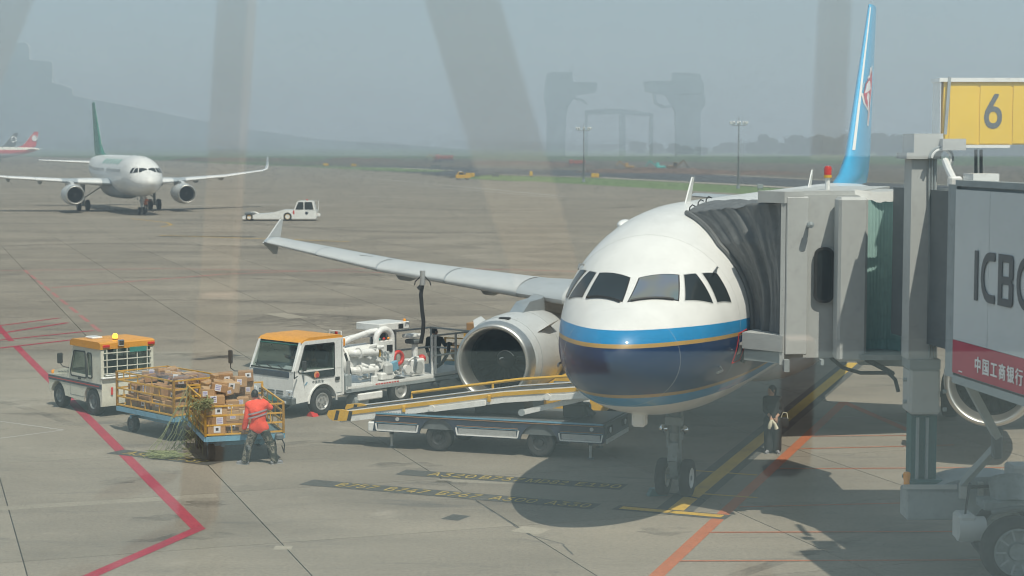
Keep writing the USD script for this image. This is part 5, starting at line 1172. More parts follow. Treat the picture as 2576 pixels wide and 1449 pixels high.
# hose up to the wing
hl_ = thing('fuel_hose', 'black fuelling hose rising from the truck to the coupling under the wing', 'hose', (0, 0, 0))
hb = at(1063, 690, 48.6); MB().tube([hb + [0, 0, -.30], hb + [-.05, 0, -.55], hb + [-.02, .02, -.95], hb + [.02, .04, -1.3], hb + [.0, .06, -1.6], hb + [-.06, .1, -1.9]], [.045, .055, .055, .055, .055, .055], 9).put('hose', BLACK, hl_, True)
MB().cyl(hb + [0, 0, .1], hb + [0, 0, -.30], .075, 12).put('coupling', ALU, hl_); MB().cyl(hb + [-.1, 0, -.42], hb + [-.02, 0, -.34], .09, 10).put('handwheel', BLACK, hl_)
for s_ in (-1, 1): MB().tube([hb + [.05 * s_, 0, -.05], hb + [.20 * s_, 0, -.20], hb + [.22 * s_, 0, -.30]], .018, 6).put('handle', BLACK, hl_)
ck = thing('wheel_chock', 'small red chock against the front wheel of the fuel truck', 'wheel chock', tuple(ground_at(786, 1047)), -40)
MB().prism([(-.14, 0), (.14, 0), (.04, .12), (-.02, .12)], .2, XZ, (0, .1, 0)).put('wedge', RED, ck, False); MB().tube([(0, .0, .1), (.03, .02, .16), (.07, .02, .1)], .012, 5).put('rope_handle', BLACK, ck)
# ---------------------------------------------------------------- belt loader (x along the belt, y away from the viewer)
BELT = paint('conveyor_belt', (.045, .048, .05), .8, .2, 4); GRATE = paint('deck_grating', (.30, .31, .31), .5, .1, 5, metal=.4)
LD_RZ = math.degrees(math.atan2(-.322, .947))
LD = thing('belt_loader', 'belt loader with navy chassis and yellow edged conveyor raised to the nose of the airliner', 'belt loader', (-2.9, 41.3, 0), LD_RZ)
wa, wb = (1.23, .33), (3.70, .33)
side = Polygon([(-.38, .42), (-.30, .84), (5.22, .84), (5.26, .45), (5.2, .40), (-.2, .40)]).difference(Point(*wa).buffer(.45)).difference(Point(*wb).buffer(.45)).difference(sbox(.85, 0, 1.6, .42)).difference(sbox(3.3, 0, 4.1, .42))
for y in (0.06, 2.02): MB().prism(side, .05, XZ, (0, y, 0)).put('side_panel', NAVY, LD, False)
MB().span((-.25, .06, .52), (5.15, 1.97, .83)).put('chassis', GREY_DARK, LD, False)
for x0, x1 in ((-.30, .76), (1.70, 3.22), (4.18, 5.20)):
    pn = MB().span((x0 + .06, .0, .46), (x1 - .06, .012, .585)).put('silver_panel', ALU, LD, False)
    for a, b in (((x0, .60), (x0 + .03, .44)), ((x0 + .03, .44), (x1 - .03, .44)), ((x1 - .03, .44), (x1, .60))): MB().beam((a[0], .0, a[1]), (b[0], .0, b[1]), .03, .035, (0, 1, 0)).put('panel_rim', WHITE, pn, False)
for z, mt, nm, w_ in ((.835, BLUE_LIGHT, 'blue_stripe', .035), (.79, paint('thin_orange', (.42, .22, .10), .5, .05, 3), 'orange_stripe', .012), (.615, BLUE_LIGHT, 'blue_stripe', .010), (.640, paint('thin_orange2', (.42, .22, .10), .5, .05, 3), 'orange_stripe', .010)):
    if z > .7: MB().beam((-.30, .0, z), (5.22, .0, z), .012, w_).put(nm, mt, LD, False)
    else:
        for x0, x1 in ((-.3, .74), (1.72, 3.2), (4.2, 5.2)): MB().beam((x0, .001, z), (x1, .001, z), .012, w_).put(nm, mt, LD, False)
MB().span((-.28, .06, .83), (5.18, 1.97, .85)).put('deck', GREY_DARK, LD, False)
for k in range(70):
    x = -.2 + k * .068
    if x < 4.3: MB().beam((x, .05, .858), (x + .03, .55, .858), .022, .018).put('deck_bar', GRATE, LD, False)
for k in range(40):
    x = -.1 + k * .075; 
    if x < 2.9: MB().beam((x, 1.45, .858), (x + .03, 1.95, .858), .022, .018).put('deck_bar', GRATE, LD, False)
for x, y in ((0, .25), (4.85, .25), (4.6, 1.85)):
    j = MB().cyl((x, y, .03), (x, y, .50), .032, 10).put('jack', ALU, LD); MB().cyl((x, y, .0), (x, y, .035), .085, 12).put('jack_foot', GREY_DARK, j); MB().cyl((x, y, .32), (x, y, .5), .055, 10).put('jack_sleeve', GREY_DARK, j)
for x in (wa[0], wb[0]):
    for y in (.20, 1.85): wheel((x, y, .33), .33, .24, LD, hub=BLACK, name='wheel', rimr=.58)
MB().rbox((-.42, .22, .50), (.22, .36, .24), .03).put('corner_bumper', WHITE, LD); MB().rbox((-.42, 1.8, .50), (.22, .36, .24), .03).put('corner_bumper', WHITE, LD)
MB().span((5.2, .1, .46), (5.26, 1.95, .83)).put('end_panel', GREY_DARK, LD, False); MB().span((5.262, .1, .40), (5.28, 1.95, .50)).put('end_bumper', WHITE, LD, False)
for y in (.35, 1.62):
    h = MB().rbox((5.275, y, .68), (.03, .42, .17), .01).put('headlight_housing', BLACK, LD); MB().lathe([(.0, 0), (.07, .0), (.06, .02), (0, .025)], 12, RX, (5.29, y, .68)).put('headlight', LENS, h)
for x in (.25, 4.95): MB().cyl((x, -.02 - .0, .72), (x, .0, .72), .045, 12).put('side_lamp', GREY_LIGHT, LD)
MB().span((1.9, .75, .86), (3.1, 1.4, 1.12)).put('engine_cover', GREY_DARK, LD, False); MB().rbox((4.3, 1.0, 1.0), (.5, .6, .3), .03).put('operator_seat', GREY_DARK, LD)
for x in (4.2, 4.55): MB().cyl((x, 1.2, .85), (x, 1.2, 1.10), .04, 8).put('blue_post', BLUE_LIGHT, LD)


def bz_(x):      # height of the belt
    return np.interp(x, [-1.35, 2.85, 8.0], [.74, 1.42, 1.96])


BX = [-1.25, 2.85, 7.2]
m = MB(); m.grid(np.array([[[x, .16, bz_(x) + .03], [x, 1.06, bz_(x) + .03]] for x in np.linspace(-1.3, 7.3, 20)])); m.grid(np.array([[[x, .16, bz_(x) - .05], [x, 1.06, bz_(x) - .05]] for x in np.linspace(-1.3, 7.3, 20)])); m.cyl((-1.3, .16, bz_(-1.3) - .01), (-1.3, 1.06, bz_(-1.3) - .01), .045, 12).put('belt', BELT, LD)
for y, nm in ((.08, 'near'), (1.12, 'far')):
    for a, b in zip(BX[:-1], BX[1:]):
        MB().beam((a, y, bz_(a) - .10), (b, y, bz_(b) - .10), .05, .20).put('side_frame', WHITE, LD, False)
        MB().beam((a, y - .035 if y < 1 else y + .035, bz_(a) + .0), (b, y - .035 if y < 1 else y + .035, bz_(b) + .0), .02, .085).put('yellow_edge', YELLOW, LD, False)
        MB().beam((a, y, bz_(a) + .055), (b, y, bz_(b) + .055), .06, .02).put('top_rail', WHITE, LD, False)
    pp = Polygon([(-1.52, -.08), (-1.56, .0), (-1.52, .09), (-1.2, .13), (-.95, .10), (-.95, -.10), (-1.15, -.14), (-1.42, -.14)])
    z0 = bz_(-1.35) - .0
    tp = MB().prism(pp, .07, XZ, (0, y + .02, z0)).put('hazard_tip', YELLOW, LD, 30)
    for x in (-1.38, -1.05): MB().prism([(x, -.13), (x + .09, -.13), (x + .15, .10), (x + .06, .10)], .075, XZ, (0, y + .0225, z0 + .005)).put('black_stripe', BLACK, tp, False)
for x in (.4, 2.5): MB().rbox((x, .02, bz_(x) - .06), (.08, .05, .16), .015).put('yellow_bracket', YELLOW, LD)
for x in (1.1, 3.9): 
    MB().beam((x, .03, bz_(x) - .15), (x + 1.3, .03, bz_(x + 1.3) - .15), .06, .12).put('cover_bar', WHITE, LD, False); MB().cyl((x, -.02, bz_(x) - .12), (x, .08, bz_(x) - .12), .075, 14).put('pivot', WHITE, LD)
gr = MB().tube([(.15, 1.14, bz_(.15) + .04), (.15, 1.14, bz_(.15) + .20), (2.85, 1.14, bz_(2.85) + .20), (7.2, 1.14, bz_(7.2) + .20)], .035, 8).put('guard_rail', YELLOW, LD)
for x in (2.2, 4.6): MB().cyl((x, 1.14, bz_(x) + .02), (x, 1.14, bz_(x) + .2), .03, 6).put('guard_post', YELLOW, gr)
MB().beam((3.25, .18, 1.0), (5.1, .18, 1.50), .10, .12).put('lift_arm', WHITE, LD, False); MB().cyl((3.25, .11, 1.0), (3.25, .25, 1.0), .08, 14).put('arm_pivot', GREY_MID, LD)
MB().cyl((4.75, .9, .9), (4.2, .9, 1.35), .07, 12).put('hydraulic_ram', GREY_DARK, LD); MB().cyl((4.2, .9, 1.35), (3.95, .9, 1.52), .04, 10).put('ram_rod', CHROME, LD)
for x in (-.2, .5): MB().beam((x, .5, .85), (x, .5, bz_(x) - .12), .12, .05, (0, 1, 0)).put('belt_stand', GREY_DARK, LD, False)

# ---------------------------------------------------------------- baggage tug (x forward, y to its left = towards the viewer)
TGR = math.degrees(math.atan2(.75, -.66)); TG0 = np.array([-10.98, 46.51, 0])
TG_TO_W = lambda p: TG0 + p[0] * np.array([-.66, .75, 0]) + p[1] * np.array([-.75, -.66, 0]) + np.array([0, 0, p[2]])
TG = thing('baggage_tug', 'cream baggage tug with orange roof and grilled rear window', 'baggage tug', tuple(TG0), TGR)
ar, af = Point(0, .36).buffer(.44), Point(1.9, .33).buffer(.40)
body_ = Polygon([(-.50, .28), (2.36, .42), (2.42, .50), (2.42, .84), (2.36, .88), (1.35, .98), (1.25, 1.05), (-.52, 1.05), (-.54, .5)]).difference(ar).difference(af)
MB().prism(body_, 1.52, XZ, (0, .03, 0)).put('body', CREAM, TG, 30)
MB().span((-.40, -1.4, .30), (2.2, -.12, .6)).put('underbody', GREY_DARK, TG, False)
for y in (.045,): MB().beam((-.53, y - .01, .80), (2.42, y - .01, .80), .014, .13).put('dark_stripe', NAVY, TG, False)
MB().beam((-.40, .041, .80), (2.40, .041, .80), .012, .02).put('red_stripe', RED, TG, False)
hood = MB().prism([(1.28, 1.0), (2.30, .88), (2.34, .92), (2.28, 1.0), (1.30, 1.13)], 1.3, XZ, (0, -.08, 0)).put('hood', CREAM, TG, 30)
for k in range(4): MB().box((1.5 + k * .17, -.075, 1.02 - k * .018), (.13, .012, .02)).put('hood_vent', GREY_DARK, hood, False)
cabw = Polygon([(-.50, 1.04), (1.27, 1.04), (1.02, 1.72), (.94, 1.78), (-.50, 1.78)])
wd_ = Polygon([(.30, .98), (1.10, .98), (1.13, 1.08), (.92, 1.62), (.34, 1.64)]).buffer(-.04).buffer(.04); wq = Polygon([(-.02, 1.0), (.20, 1.0), (.20, 1.62), (-.0, 1.62)]).buffer(-.05).buffer(.05)
for y in (.03, -1.445): MB().prism(cabw.difference(wd_).difference(wq), .045, XZ, (0, y, 0)).put('cab_side', CREAM, TG, 30)
for w_ in (wd_, wq):
    for y in (.024, -1.45): MB().prism(w_.intersection(sbox(-1, 1.05, 3, 3)), .01, XZ, (0, y, 0)).put('side_window', GLASS, TG, False)
    MB().prism(w_.buffer(.035).difference(w_), .02, XZ, (0, .048, 0)).put('window_seal', BLACK, TG, False)
MB().add([[1.28, .0, 1.06], [1.28, -1.44, 1.06], [1.0, -1.44, 1.76], [1.0, .0, 1.76]], [[0, 1, 2, 3]]).put('windscreen', GLASS, TG, False)
rf = MB().prism([(-.56, 1.78), (1.10, 1.78), (1.08, 1.90), (.95, 1.96), (-.45, 1.97), (-.56, 1.93)], 1.6, XZ, (0, .07, 0)).put('roof', ORANGE, TG, 30)
MB().lathe([(.07, 0), (.075, .06), (.05, .12), (0, .135)], 14, None, (-.10, -.62, 2.0)).put('beacon', glow('beacon_glow', (1.0, .42, .04), 4.0), rf); MB().cyl((-.10, -.62, 1.96), (-.10, -.62, 2.0), .075, 12).put('beacon_base', BLACK, rf)
MB().rbox((.55, -.35, 1.99), (.42, .3, .06), .02).put('roof_hatch', WHITE, rf)
MB().rbox((-.58, -.52, 1.93), (.08, .18, .16), .02).put('work_light', CHROME, rf)
for y in (-.10, -1.42): MB().rbox((-.57, y, 1.86), (.05, .2, .07), .015).put('tail_lamp', LENS_RED, rf)
MB().box((-.585, -1.02, 1.73), (.012, .5, .13)).put('number_plate', PLATE_GREEN, TG, False)
# rear window: glass behind a welded grille
MB().box((-.50, -.71, 1.42), (.012, 1.36, .72)).put('rear_window', GLASS, TG, False)
for y in (.0, -1.45): MB().box((-.50, y, 1.40), (.08, .09, .76)).put('rear_pillar', CREAM, TG, False)
for k in range(5): MB().beam((-.555, -.12 - k * .295, 1.06), (-.555, -.12 - k * .295, 1.77), .022, .022, (1, 0, 0)).put('grille_bar', CREAM, TG, False)
for k in range(4): MB().beam((-.565, -.02, 1.14 + k * .18), (-.565, -1.42, 1.14 + k * .18), .02, .022).put('grille_bar', CREAM, TG, False)
MB().rbox((-.56, -.71, 1.03), (.10, 1.5, .05), .02).put('rear_shelf', WHITE, TG); MB().tube([(-.6, -.05, 1.1), (-.6, -1.4, 1.1)], .018, 6).put('rear_rail', WHITE, TG)
MB().rbox((.4, -.72, .82), (.5, 1.1, .2), .05).rbox((.1, -.72, 1.2), (.14, 1.1, .6), .05).put('seat', GREY_DARK, TG, 30)
MB().rbox((-.56, -.25, .68), (.03, .06, .2), .01).put('rear_reflector', LENS_RED, TG); MB().rbox((-.62, -.75, .42), (.2, .22, .2), .03).put('tow_hitch', GREY_DARK, TG)
MB().rbox((.66, .04, .92), (.16, .03, .05), .012).put('door_handle', BLACK, TG); dl = MB()
for a, b in (((.26, .45), (.26, 1.0)), ((1.2, .45), (1.2, 1.0)), ((.26, .45), (1.2, .45))): dl.beam((a[0], .028, a[1]), (b[0], .028, b[1]), .01, .012, (0, 1, 0))
dl.put('door_seam', GREY_DARK, TG, False)
for (x, y) in ((0, -.10), (0, -1.38)): wheel((x, y, .36), .36, .26, TG, hub=GREY_DARK, name='wheel', rimr=.56)
for (x, y) in ((1.9, -.10), (1.9, -1.38)): wheel((x, y, .33), .33, .22, TG, hub=GREY_DARK, name='wheel', rimr=.56)
MB().tube([(1.2, .05, 1.15), (1.28, .2, 1.2), (1.3, .26, 1.3)], .014, 6).put('mirror_arm', BLACK, TG); MB().rbox((1.3, .26, 1.42), (.05, .16, .28), .02).put('mirror', BLACK, TG)
MB().rbox((2.42, -.12, .92), (.05, .14, .1), .02).put('marker_lamp', LENS_AMBER, TG); MB().rbox((2.44, -.7, .66), (.03, 1.3, .18), .01).put('front_grille', GREY_DARK, TG)
tdrv = person('driver in dark clothes inside the baggage tug', tuple(TG_TO_W((.28, -.72, .90))), TGR - 90, SEAT, BLACK_CLOTH, BLACK_CLOTH, lower=False, short_sleeve=True)

# ---------------------------------------------------------------- cage carts
CARTRAIL = paint('cart_rail_paint', (.62, .34, .04), .5, .12, 4, dirt=(.34, .2, .07))
CDECK = paint('cart_deck', (.10, .16, .18), .55, .2, 3, dirt=(.07, .08, .08))


def make_cart(name, label, loc, rz, L=2.6, Wd=1.6, dz=.62, H=.85, Hf=.66, group=None):
    "x along the cart, y across"
    o = thing(name, label, 'cart', loc, rz, group)
    MB().span((0, 0, dz - .03), (L, Wd, dz)).put('deck', CDECK, o, False)
    for a, b in (((0, 0), (L, 0)), ((0, Wd), (L, Wd)), ((0, 0), (0, Wd)), ((L, 0), (L, Wd))): MB().beam((a[0], a[1], dz - .06), (b[0], b[1], dz - .06), .07, .11).put('frame_rail', BLUE_LIGHT, o, False)
    MB().beam((0.3, Wd * .25, dz - .24), (L - .3, Wd * .25, dz - .24), .08, .1).beam((.3, Wd * .75, dz - .24), (L - .3, Wd * .75, dz - .24), .08, .1).beam((.45, 0.1, dz - .24), (.45, Wd - .1, dz - .24), .08, .08).beam((L - .45, .1, dz - .24), (L - .45, Wd - .1, dz - .24), .08, .08).put('chassis', BLUE_LIGHT, o, False)
    for x in (.45, L - .45):
        for y in (.18, Wd - .18): wheel((x, y, .2), .2, .16, o, hub=GREY_DARK, name='wheel', rimr=.5)

    def fence(a, b, h, n, rows):
        a, b = np.array(a, float), np.array(b, float)
        for k in range(rows + 1): z = dz + .04 + (h - .04) * k / rows; MB().beam((*a, z), (*b, z), .035, .035).put('rail', CARTRAIL, o, False)
        for k in range(n + 1):
            p = a + (b - a) * k / n
            if k in (0, n): MB().beam((*p, dz), (*p, dz + h + .02), .05, .05, (1, 0, 0)).put('post', CARTRAIL, o, False)
            else:
                for r in range(rows):
                    q_ = a + (b - a) * (k - .5 * (r % 2)) / n; MB().beam((*q_, dz + .04 + (h - .04) * r / rows), (*q_, dz + .04 + (h - .04) * (r + 1) / rows), .022, .022, (1, 0, 0)).put('baluster', CARTRAIL, o, False)
    return o, fence


u1 = np.array([1.77, -1.91]) / np.linalg.norm([1.77, -1.91])
C1, fence1 = make_cart('baggage_cart', 'orange railed baggage cart with netted parcels coupled behind the cream tug', (-9.8, 44.05, 0), math.degrees(math.atan2(u1[1], u1[0])), Wd=1.45)
fence1((0, 0), (2.6, 0), .86, 4, 4); fence1((2.6, 0), (2.6, 1.45), .86, 2, 4); fence1((0, 1.45), (2.6, 1.45), .86, 4, 3); fence1((0, 0), (0, 1.45), .86, 2, 4)
MB().rbox((.30, 1.43, 1.36), (.5, .03, .18), .01).put('orange_plate', ORANGE, C1); MB().beam((0, .72, .42), (-.75, .72, .42), .06, .06).put('drawbar', GREY_DARK, C1, False)
e2 = np.array([1.66, .55]) / np.linalg.norm([1.66, .55]); f2 = np.array([-e2[1], e2[0]])
# second cart: its x axis runs away from the viewer
C2, fence2 = make_cart('baggage_cart', 'orange railed baggage cart piled high with cardboard boxes beside the man in coral red', (-5.14, 39.85, 0), math.degrees(math.atan2(f2[1], f2[0])), Wd=1.75)
fence2((0, 0), (0, 1.75), .67, 3, 3); fence2((0, 0), (2.6, 0), .70, 4, 3); fence2((0, 1.75), (2.6, 1.75), .80, 4, 4); fence2((2.6, 0), (2.6, 1.75), .82, 3, 3)
MB().beam((0, .87, .42), (-.55, .87, .40), .06, .06).put('drawbar', GREY_DARK, C2, False); MB().rbox((-.12, .12, .56), (.16, .18, .14), .03).put('coupling', GREY_DARK, C2)
MB().tube([(-.1, .08, .55), (-.2, .02, .4), (-.15, .02, .2), (-.1, .06, .35)], .014, 6).put('cable', BLACK, C2)
C1M = lambda p: np.array([-9.8, 44.05, 0]) + p[0] * np.array([*u1, 0]) + p[1] * np.array([-u1[1], u1[0], 0]) + np.array([0, 0, p[2]])
C2M = lambda p: np.array([-5.14, 39.85, 0]) + p[0] * np.array([*f2, 0]) + p[1] * np.array([-e2[0], -e2[1], 0]) + np.array([0, 0, p[2]])
# ---------------------------------------------------------------- cardboard boxes
CARD = [paint('cardboard_%s' % n, c, .8, .10, 5, dirt=tuple(x * .8 for x in c), spec=.25) for n, c in (('tan', (.40, .245, .125)), ('brown', (.33, .19, .095)), ('pale', (.46, .31, .18)))]
LABEL = paint('paper_label', (.70, .70, .72), .6, .05, 9); PRINT = paint('label_print', (.06, .06, .07), .6, .1, 9); PRINT_B = paint('label_print_violet', (.30, .26, .50), .6, .2, 40); TAPE = paint('packing_tape', (.44, .30, .19), .25, .08, 6)
br = random.Random(11)


def carton(label, loc, rz, size, tilt=(0, 0), lab=1, group=None, k=0):
    o = UsdGeom.Xform.Define(stage, path_for('cardboard_box')); o.AddTranslateOp().Set(Gf.Vec3d(*map(float, loc))); o.AddRotateXYZOp().Set(Gf.Vec3f(tilt[0], tilt[1], rz)); p = o.GetPrim(); tag(p, label, 'box', group)
    w, d, h = size; MB().rbox((0, 0, h / 2), (w, d, h), .012).put('carton', CARD[k % 3], p, False)
    MB().box((0, 0, h + .001), (w * .98, .05, .003)).put('tape', TAPE, p, False)
    if lab:
        x0, z0 = br.uniform(-.2, .2) * w, h * br.uniform(.4, .68); lw = min(.15, w * .38); lh = lw * br.choice((.8, 1.0, 1.1))
        l_ = MB().box((x0, -d / 2 - .003, z0), (lw, .004, lh)).put('sticker', LABEL, p, False)
        if lab == 1: MB().box((x0, -d / 2 - .006, z0), (lw * .42, .004, lh * .42)).put('print', PRINT, l_, False)
        else:
            for j in range(3): MB().box((x0, -d / 2 - .006, z0 + lh * (.28 - .26 * j)), (lw * .8, .004, lh * .12)).put('print', PRINT_B, l_, False)
    return p


ORD = ['leftmost', 'second from left', 'third from left', 'fourth from left']
LAY = ['bottom', 'second', 'third', 'top']
rz2 = math.degrees(math.atan2(e2[1], e2[0]))
# near cart: columns across (y from right rail), layers up; front row nearest the viewer
front = [(1.50, .18, .40, .38, .24, 0), (1.49, .18, .42, .38, .22, 1), (1.47, .20, .42, .38, .22, 2), (1.48, .24, .38, .36, .20, 3), (1.10, .52, .30, .34, .26, 0), (1.10, .52, .32, .34, .24, 1), (1.09, .54, .30, .34, .22, 2), (.80, .62, .28, .36, .28, 0), (.80, .62, .28, .36, .26, 1), (.81, .64, .27, .34, .22, 2)]
zt = {}
adj = ['with a violet printed label', 'with a small white label', 'with a round white sticker', 'with a red edged top', 'with a wide label', 'with a square code label', 'with a plain side', 'with a taped seam', 'with crushed corners']
for i, (y, x, w, d, h, lv) in enumerate(front):
    key = round(y, 0) if False else (1 if y > 1.3 else 2 if y > .9 else 3 if y > .5 else 4)
    z = zt.get(key, .62); zt[key] = z + h + .004
    carton('cardboard box, front row of the near cart, %s column, %s layer' % (ORD[key - 1], LAY[lv]), C2M((x, y, z)), rz2 + br.uniform(-6, 6), (w, d, h), lab=1 + (i % 2), k=i)
back = [(1.54, .78, .36, .4, .36), (1.16, 1.0, .34, .4, .40), (.92, 1.04, .28, .4, .40), (.66, 1.05, .26, .4, .40)]
for c_, (y, x, w, d, h) in enumerate(back):
    z = .62
    for lv in range(3):
        hh = h * (1, .88, .8)[lv]; carton('cardboard box, middle row of the near cart, %s column, %s layer' % (ORD[c_], LAY[lv]), C2M((x + .02 * lv, y - .03 * lv, z)), rz2 + br.uniform(-9, 9), (w, d, hh), tilt=(br.uniform(-3, 3), 0), lab=1 + ((c_ + lv) % 2), k=c_ + lv); z += hh + .005
for i, (y, x, z, w, d, h, tl, ds) in enumerate([(1.34, .66, 1.56, .30, .28, .22, (6, 10), 'tilted cardboard box on top of the pile, leaning at its left end'), (1.10, 1.05, 1.70, .32, .30, .20, (4, -4), 'small cardboard box at the very top of the pile on the near cart'), (1.06, .72, 1.52, .36, .32, .24, (8, 6), 'cardboard box with a white label on top of the pile, left of the middle'), (.86, .80, 1.60, .30, .30, .24, (-2, 3), 'cardboard box with a violet printed label on top of the pile'), (.66, .98, 1.70, .34, .32, .24, (0, -3), 'large cardboard box with a square code label at the right end of the pile')]):
    carton(ds, C2M((x, y, z)), rz2 + br.uniform(-14, 14), (w, d, h), tilt=tl, lab=1 + (i == 3), k=i)
for i, (x, y, w, d, h) in enumerate([(1.9, .45, .5, .5, .5), (1.9, 1.05, .5, .5, .55), (1.95, 1.5, .4, .5, .45), (2.3, .8, .4, .5, .5)]):
    carton('brown cardboard box at the back of the near cart, number %s from the right rail' % ['first', 'second', 'third', 'fourth'][i], C2M((x, y, .62)), rz2, (w, d, h), lab=0, k=i)
# far cart: low parcels under a net
rz1 = math.degrees(math.atan2(u1[1], u1[0]))
c1 = [(.42, .35, .5, .42, .30), (1.0, .36, .52, .45, .34), (1.62, .36, .5, .45, .30), (2.2, .38, .46, .46, .34), (.42, .95, .5, .45, .36), (1.0, .98, .5, .45, .34), (1.65, .98, .5, .45, .40), (2.25, 1.0, .46, .45, .36)]
for i, (x, y, w, d, h) in enumerate(c1):
    row = 'near' if y < .6 else 'far'
    carton('parcel carton on the cart behind the tug, %s row, %s' % (row, ORD[i % 4]), C1M((x, y, .62)), rz1 + br.uniform(-8, 8), (w, d, h), lab=(i % 3), k=i)
    carton('upper parcel carton on the cart behind the tug, %s row, %s' % (row, ORD[i % 4]), C1M((x + .03, y, .625 + h)), rz1 + br.uniform(-12, 12), (w * .92, d * .9, .26 + .05 * (i % 3)), tilt=(br.uniform(-4, 4), br.uniform(-4, 4)), lab=(i + 1) % 3, k=i + 1)
for i in range(22):
    x, y = br.uniform(.35, 2.3), br.uniform(.28, 1.2); w, d, h = br.uniform(.24, .46), br.uniform(.2, .36), br.uniform(.10, .24)
    carton('brown parcel jumbled in the load of the cart behind the tug', C1M((x, y, 1.16 + .22 * br.random())), rz1 + br.uniform(-40, 40), (w, d, h), tilt=(br.uniform(-14, 14), br.uniform(-14, 14)), lab=i % 3, group='parcels jumbled on the cart behind the tug', k=i)
for i in range(16):
    y, x = br.uniform(.75, 1.6), br.uniform(.35, 1.7); w, d, h = br.uniform(.22, .36), br.uniform(.2, .32), br.uniform(.16, .26)
    carton('brown carton jumbled in the heap on the near cart', C2M((x, y, 1.40 + .22 * br.random() - .1 * abs(y - 1.1))), rz2 + br.uniform(-35, 35), (w, d, h), tilt=(br.uniform(-12, 12), br.uniform(-12, 12)), lab=1 + i % 2, group='cartons jumbled in the heap on the near cart', k=i)
PLASTIC = pane_material('plastic_film', (.86, .80, .80), .8, .2, 1.45, .02)
fl = thing('plastic_sheet', 'crumpled clear plastic sheet over the parcels on the cart behind the tug', 'plastic sheet', tuple(C1M((0, 0, 0))), rz1)
xs, ys = np.meshgrid(np.linspace(.15, 2.5, 26), np.linspace(.1, 1.4, 16), indexing='ij'); zz = 1.42 + .16 * meshkit.fbm(np.stack([xs * 2.2, ys * 2.2, xs * 0], -1), 4, 5) - .35 * np.clip(np.abs(ys - .75) - .45, 0, 1) ** 1
MB().grid(np.stack([xs, ys, zz], -1)).put('sheet', PLASTIC, fl, True)
for k, (a, b, l) in enumerate([((.6, .4, 1.42), (2.2, .9, 1.50), 'long pale slat lying across the parcels behind the tug'), ((1.5, .9, 1.52), (2.45, .75, 1.46), 'short pale slat lying across the parcels behind the tug'), ((.9, 1.0, 1.46), (1.9, .3, 1.42), 'pinkish slat slanting over the parcels behind the tug')]):
    st_ = thing('wooden_slat', l, 'slat', tuple(C1M(a)), 0); d = C1M(b) - C1M(a); MB().beam((0, 0, 0), tuple(d), .05, .02).put('slat', CARD[2] if k < 2 else paint('pink_slat', (.40, .17, .17), .7, .1, 4), st_, False)
# green net hanging from the near cart down to the ground
NET = paint('green_net', (.24, .265, .12), .75, .2, 8)
nt = thing('cargo_net', 'yellow green cargo net hanging from the near cart to a heap on the ground', 'net', (0, 0, 0))
top = [at(470 + 34 * t, 972 + 52 * t, 41.3 - 1.5 * t) + np.array([0, 0, .03]) for t in np.linspace(0, 1, 12)]; bot = [ground_at(372 + 130 * t, 1150 - 14 * math.sin(t * 3)) for t in np.linspace(0, 1, 12)]
nr = random.Random(5); strands = MB()


def sag(a, b, n=9, s=.12, w=.03):
    q = []
    for i in range(n):
        t = i / (n - 1); q.append(a * (1 - t) + b * t + np.array([nr.uniform(-w, w), nr.uniform(-w, w), -s * math.sin(t * math.pi) + .0]))
    q = np.array(q); q[:, 2] = np.maximum(q[:, 2], .02); return q


rows = []
for k in range(12):
    for j in range(1 + k % 2):
        a = top[k] + np.array([nr.uniform(-.05, .05), nr.uniform(-.05, .05), 0]); b = bot[min(11, max(0, k + nr.randint(-2, 2)))] + np.array([nr.uniform(-.15, .15), nr.uniform(-.2, .2), .05]); q = sag(a, b); rows.append(q); strands.tube(q, .006, 4, False)
for k in range(60):
    i = nr.randrange(len(rows) - 1); t = nr.randrange(2, 8); strands.tube([rows[i][t], (rows[i][t] + rows[i + 1][t]) / 2 + np.array([0, 0, -.04]), rows[i + 1][min(8, t + 1)]], .006, 4, False)
strands.put('hanging_strands', NET, nt, True)
heap = MB()
for k in range(80):
    c = ground_at(nr.gauss(415, 20), nr.uniform(1142, 1156)); q = [c + np.array([nr.uniform(-.22, .22), nr.uniform(-.16, .16), .02 + .08 * nr.random()]) for _ in range(5)]; heap.tube(q, .008, 4, False)
heap.put('ground_heap', NET, nt, True)
tuft = MB()
for k in range(40):
    c = at(nr.uniform(488, 530), nr.uniform(1003, 1030), 39.2); q = [c + np.array([nr.uniform(-.14, .14), nr.uniform(-.12, .12), nr.uniform(-.1, .1)]) for _ in range(4)]; tuft.tube(q, .009, 4, False)
tuft.put('rail_bundle', NET, nt, True)
# ---------------------------------------------------------------- behind the engine: yellow tractor, loaded dolly
YT = thing('yellow_tractor', 'yellow tractor with red beacon half hidden by the nose of the airliner', 'tractor', (.95, 43.4, 0), -12)
MB().rbox((.55, .6, .78), (1.5, 1.1, .62), .08).put('body', YELLOW, YT, 30); MB().prism([(-.30, 1.09), (1.35, 1.09), (1.35, 1.22), (1.0, 1.40), (.2, 1.40), (-.1, 1.25)], .9, XZ, (0, 1.05, 0)).put('hood', YELLOW, YT, 30)
MB().rbox((.30, .135, 1.24), (.5, .02, .14), .01).put('vent', GREY_DARK, YT); MB().lathe([(.08, 0), (.08, .1), (.05, .15), (0, .16)], 12, None, (.62, .5, 1.40)).put('beacon', LENS_RED, YT)
for x in (0.05, 1.2):
    for y in (.12, 1.08): wheel((x, y, .3), .3, .2, YT, hub=GREY_DARK, name='wheel')
for x in (.35, .85): MB().rbox((x, .045, .86), (.22, .02, .16), .01).put('white_panel', WHITE, YT)
DL, fenced = make_cart('baggage_dolly', 'orange railed dolly with a parcel and bags behind the engine of the airliner', (-2.0, 53.2, 0), -20)
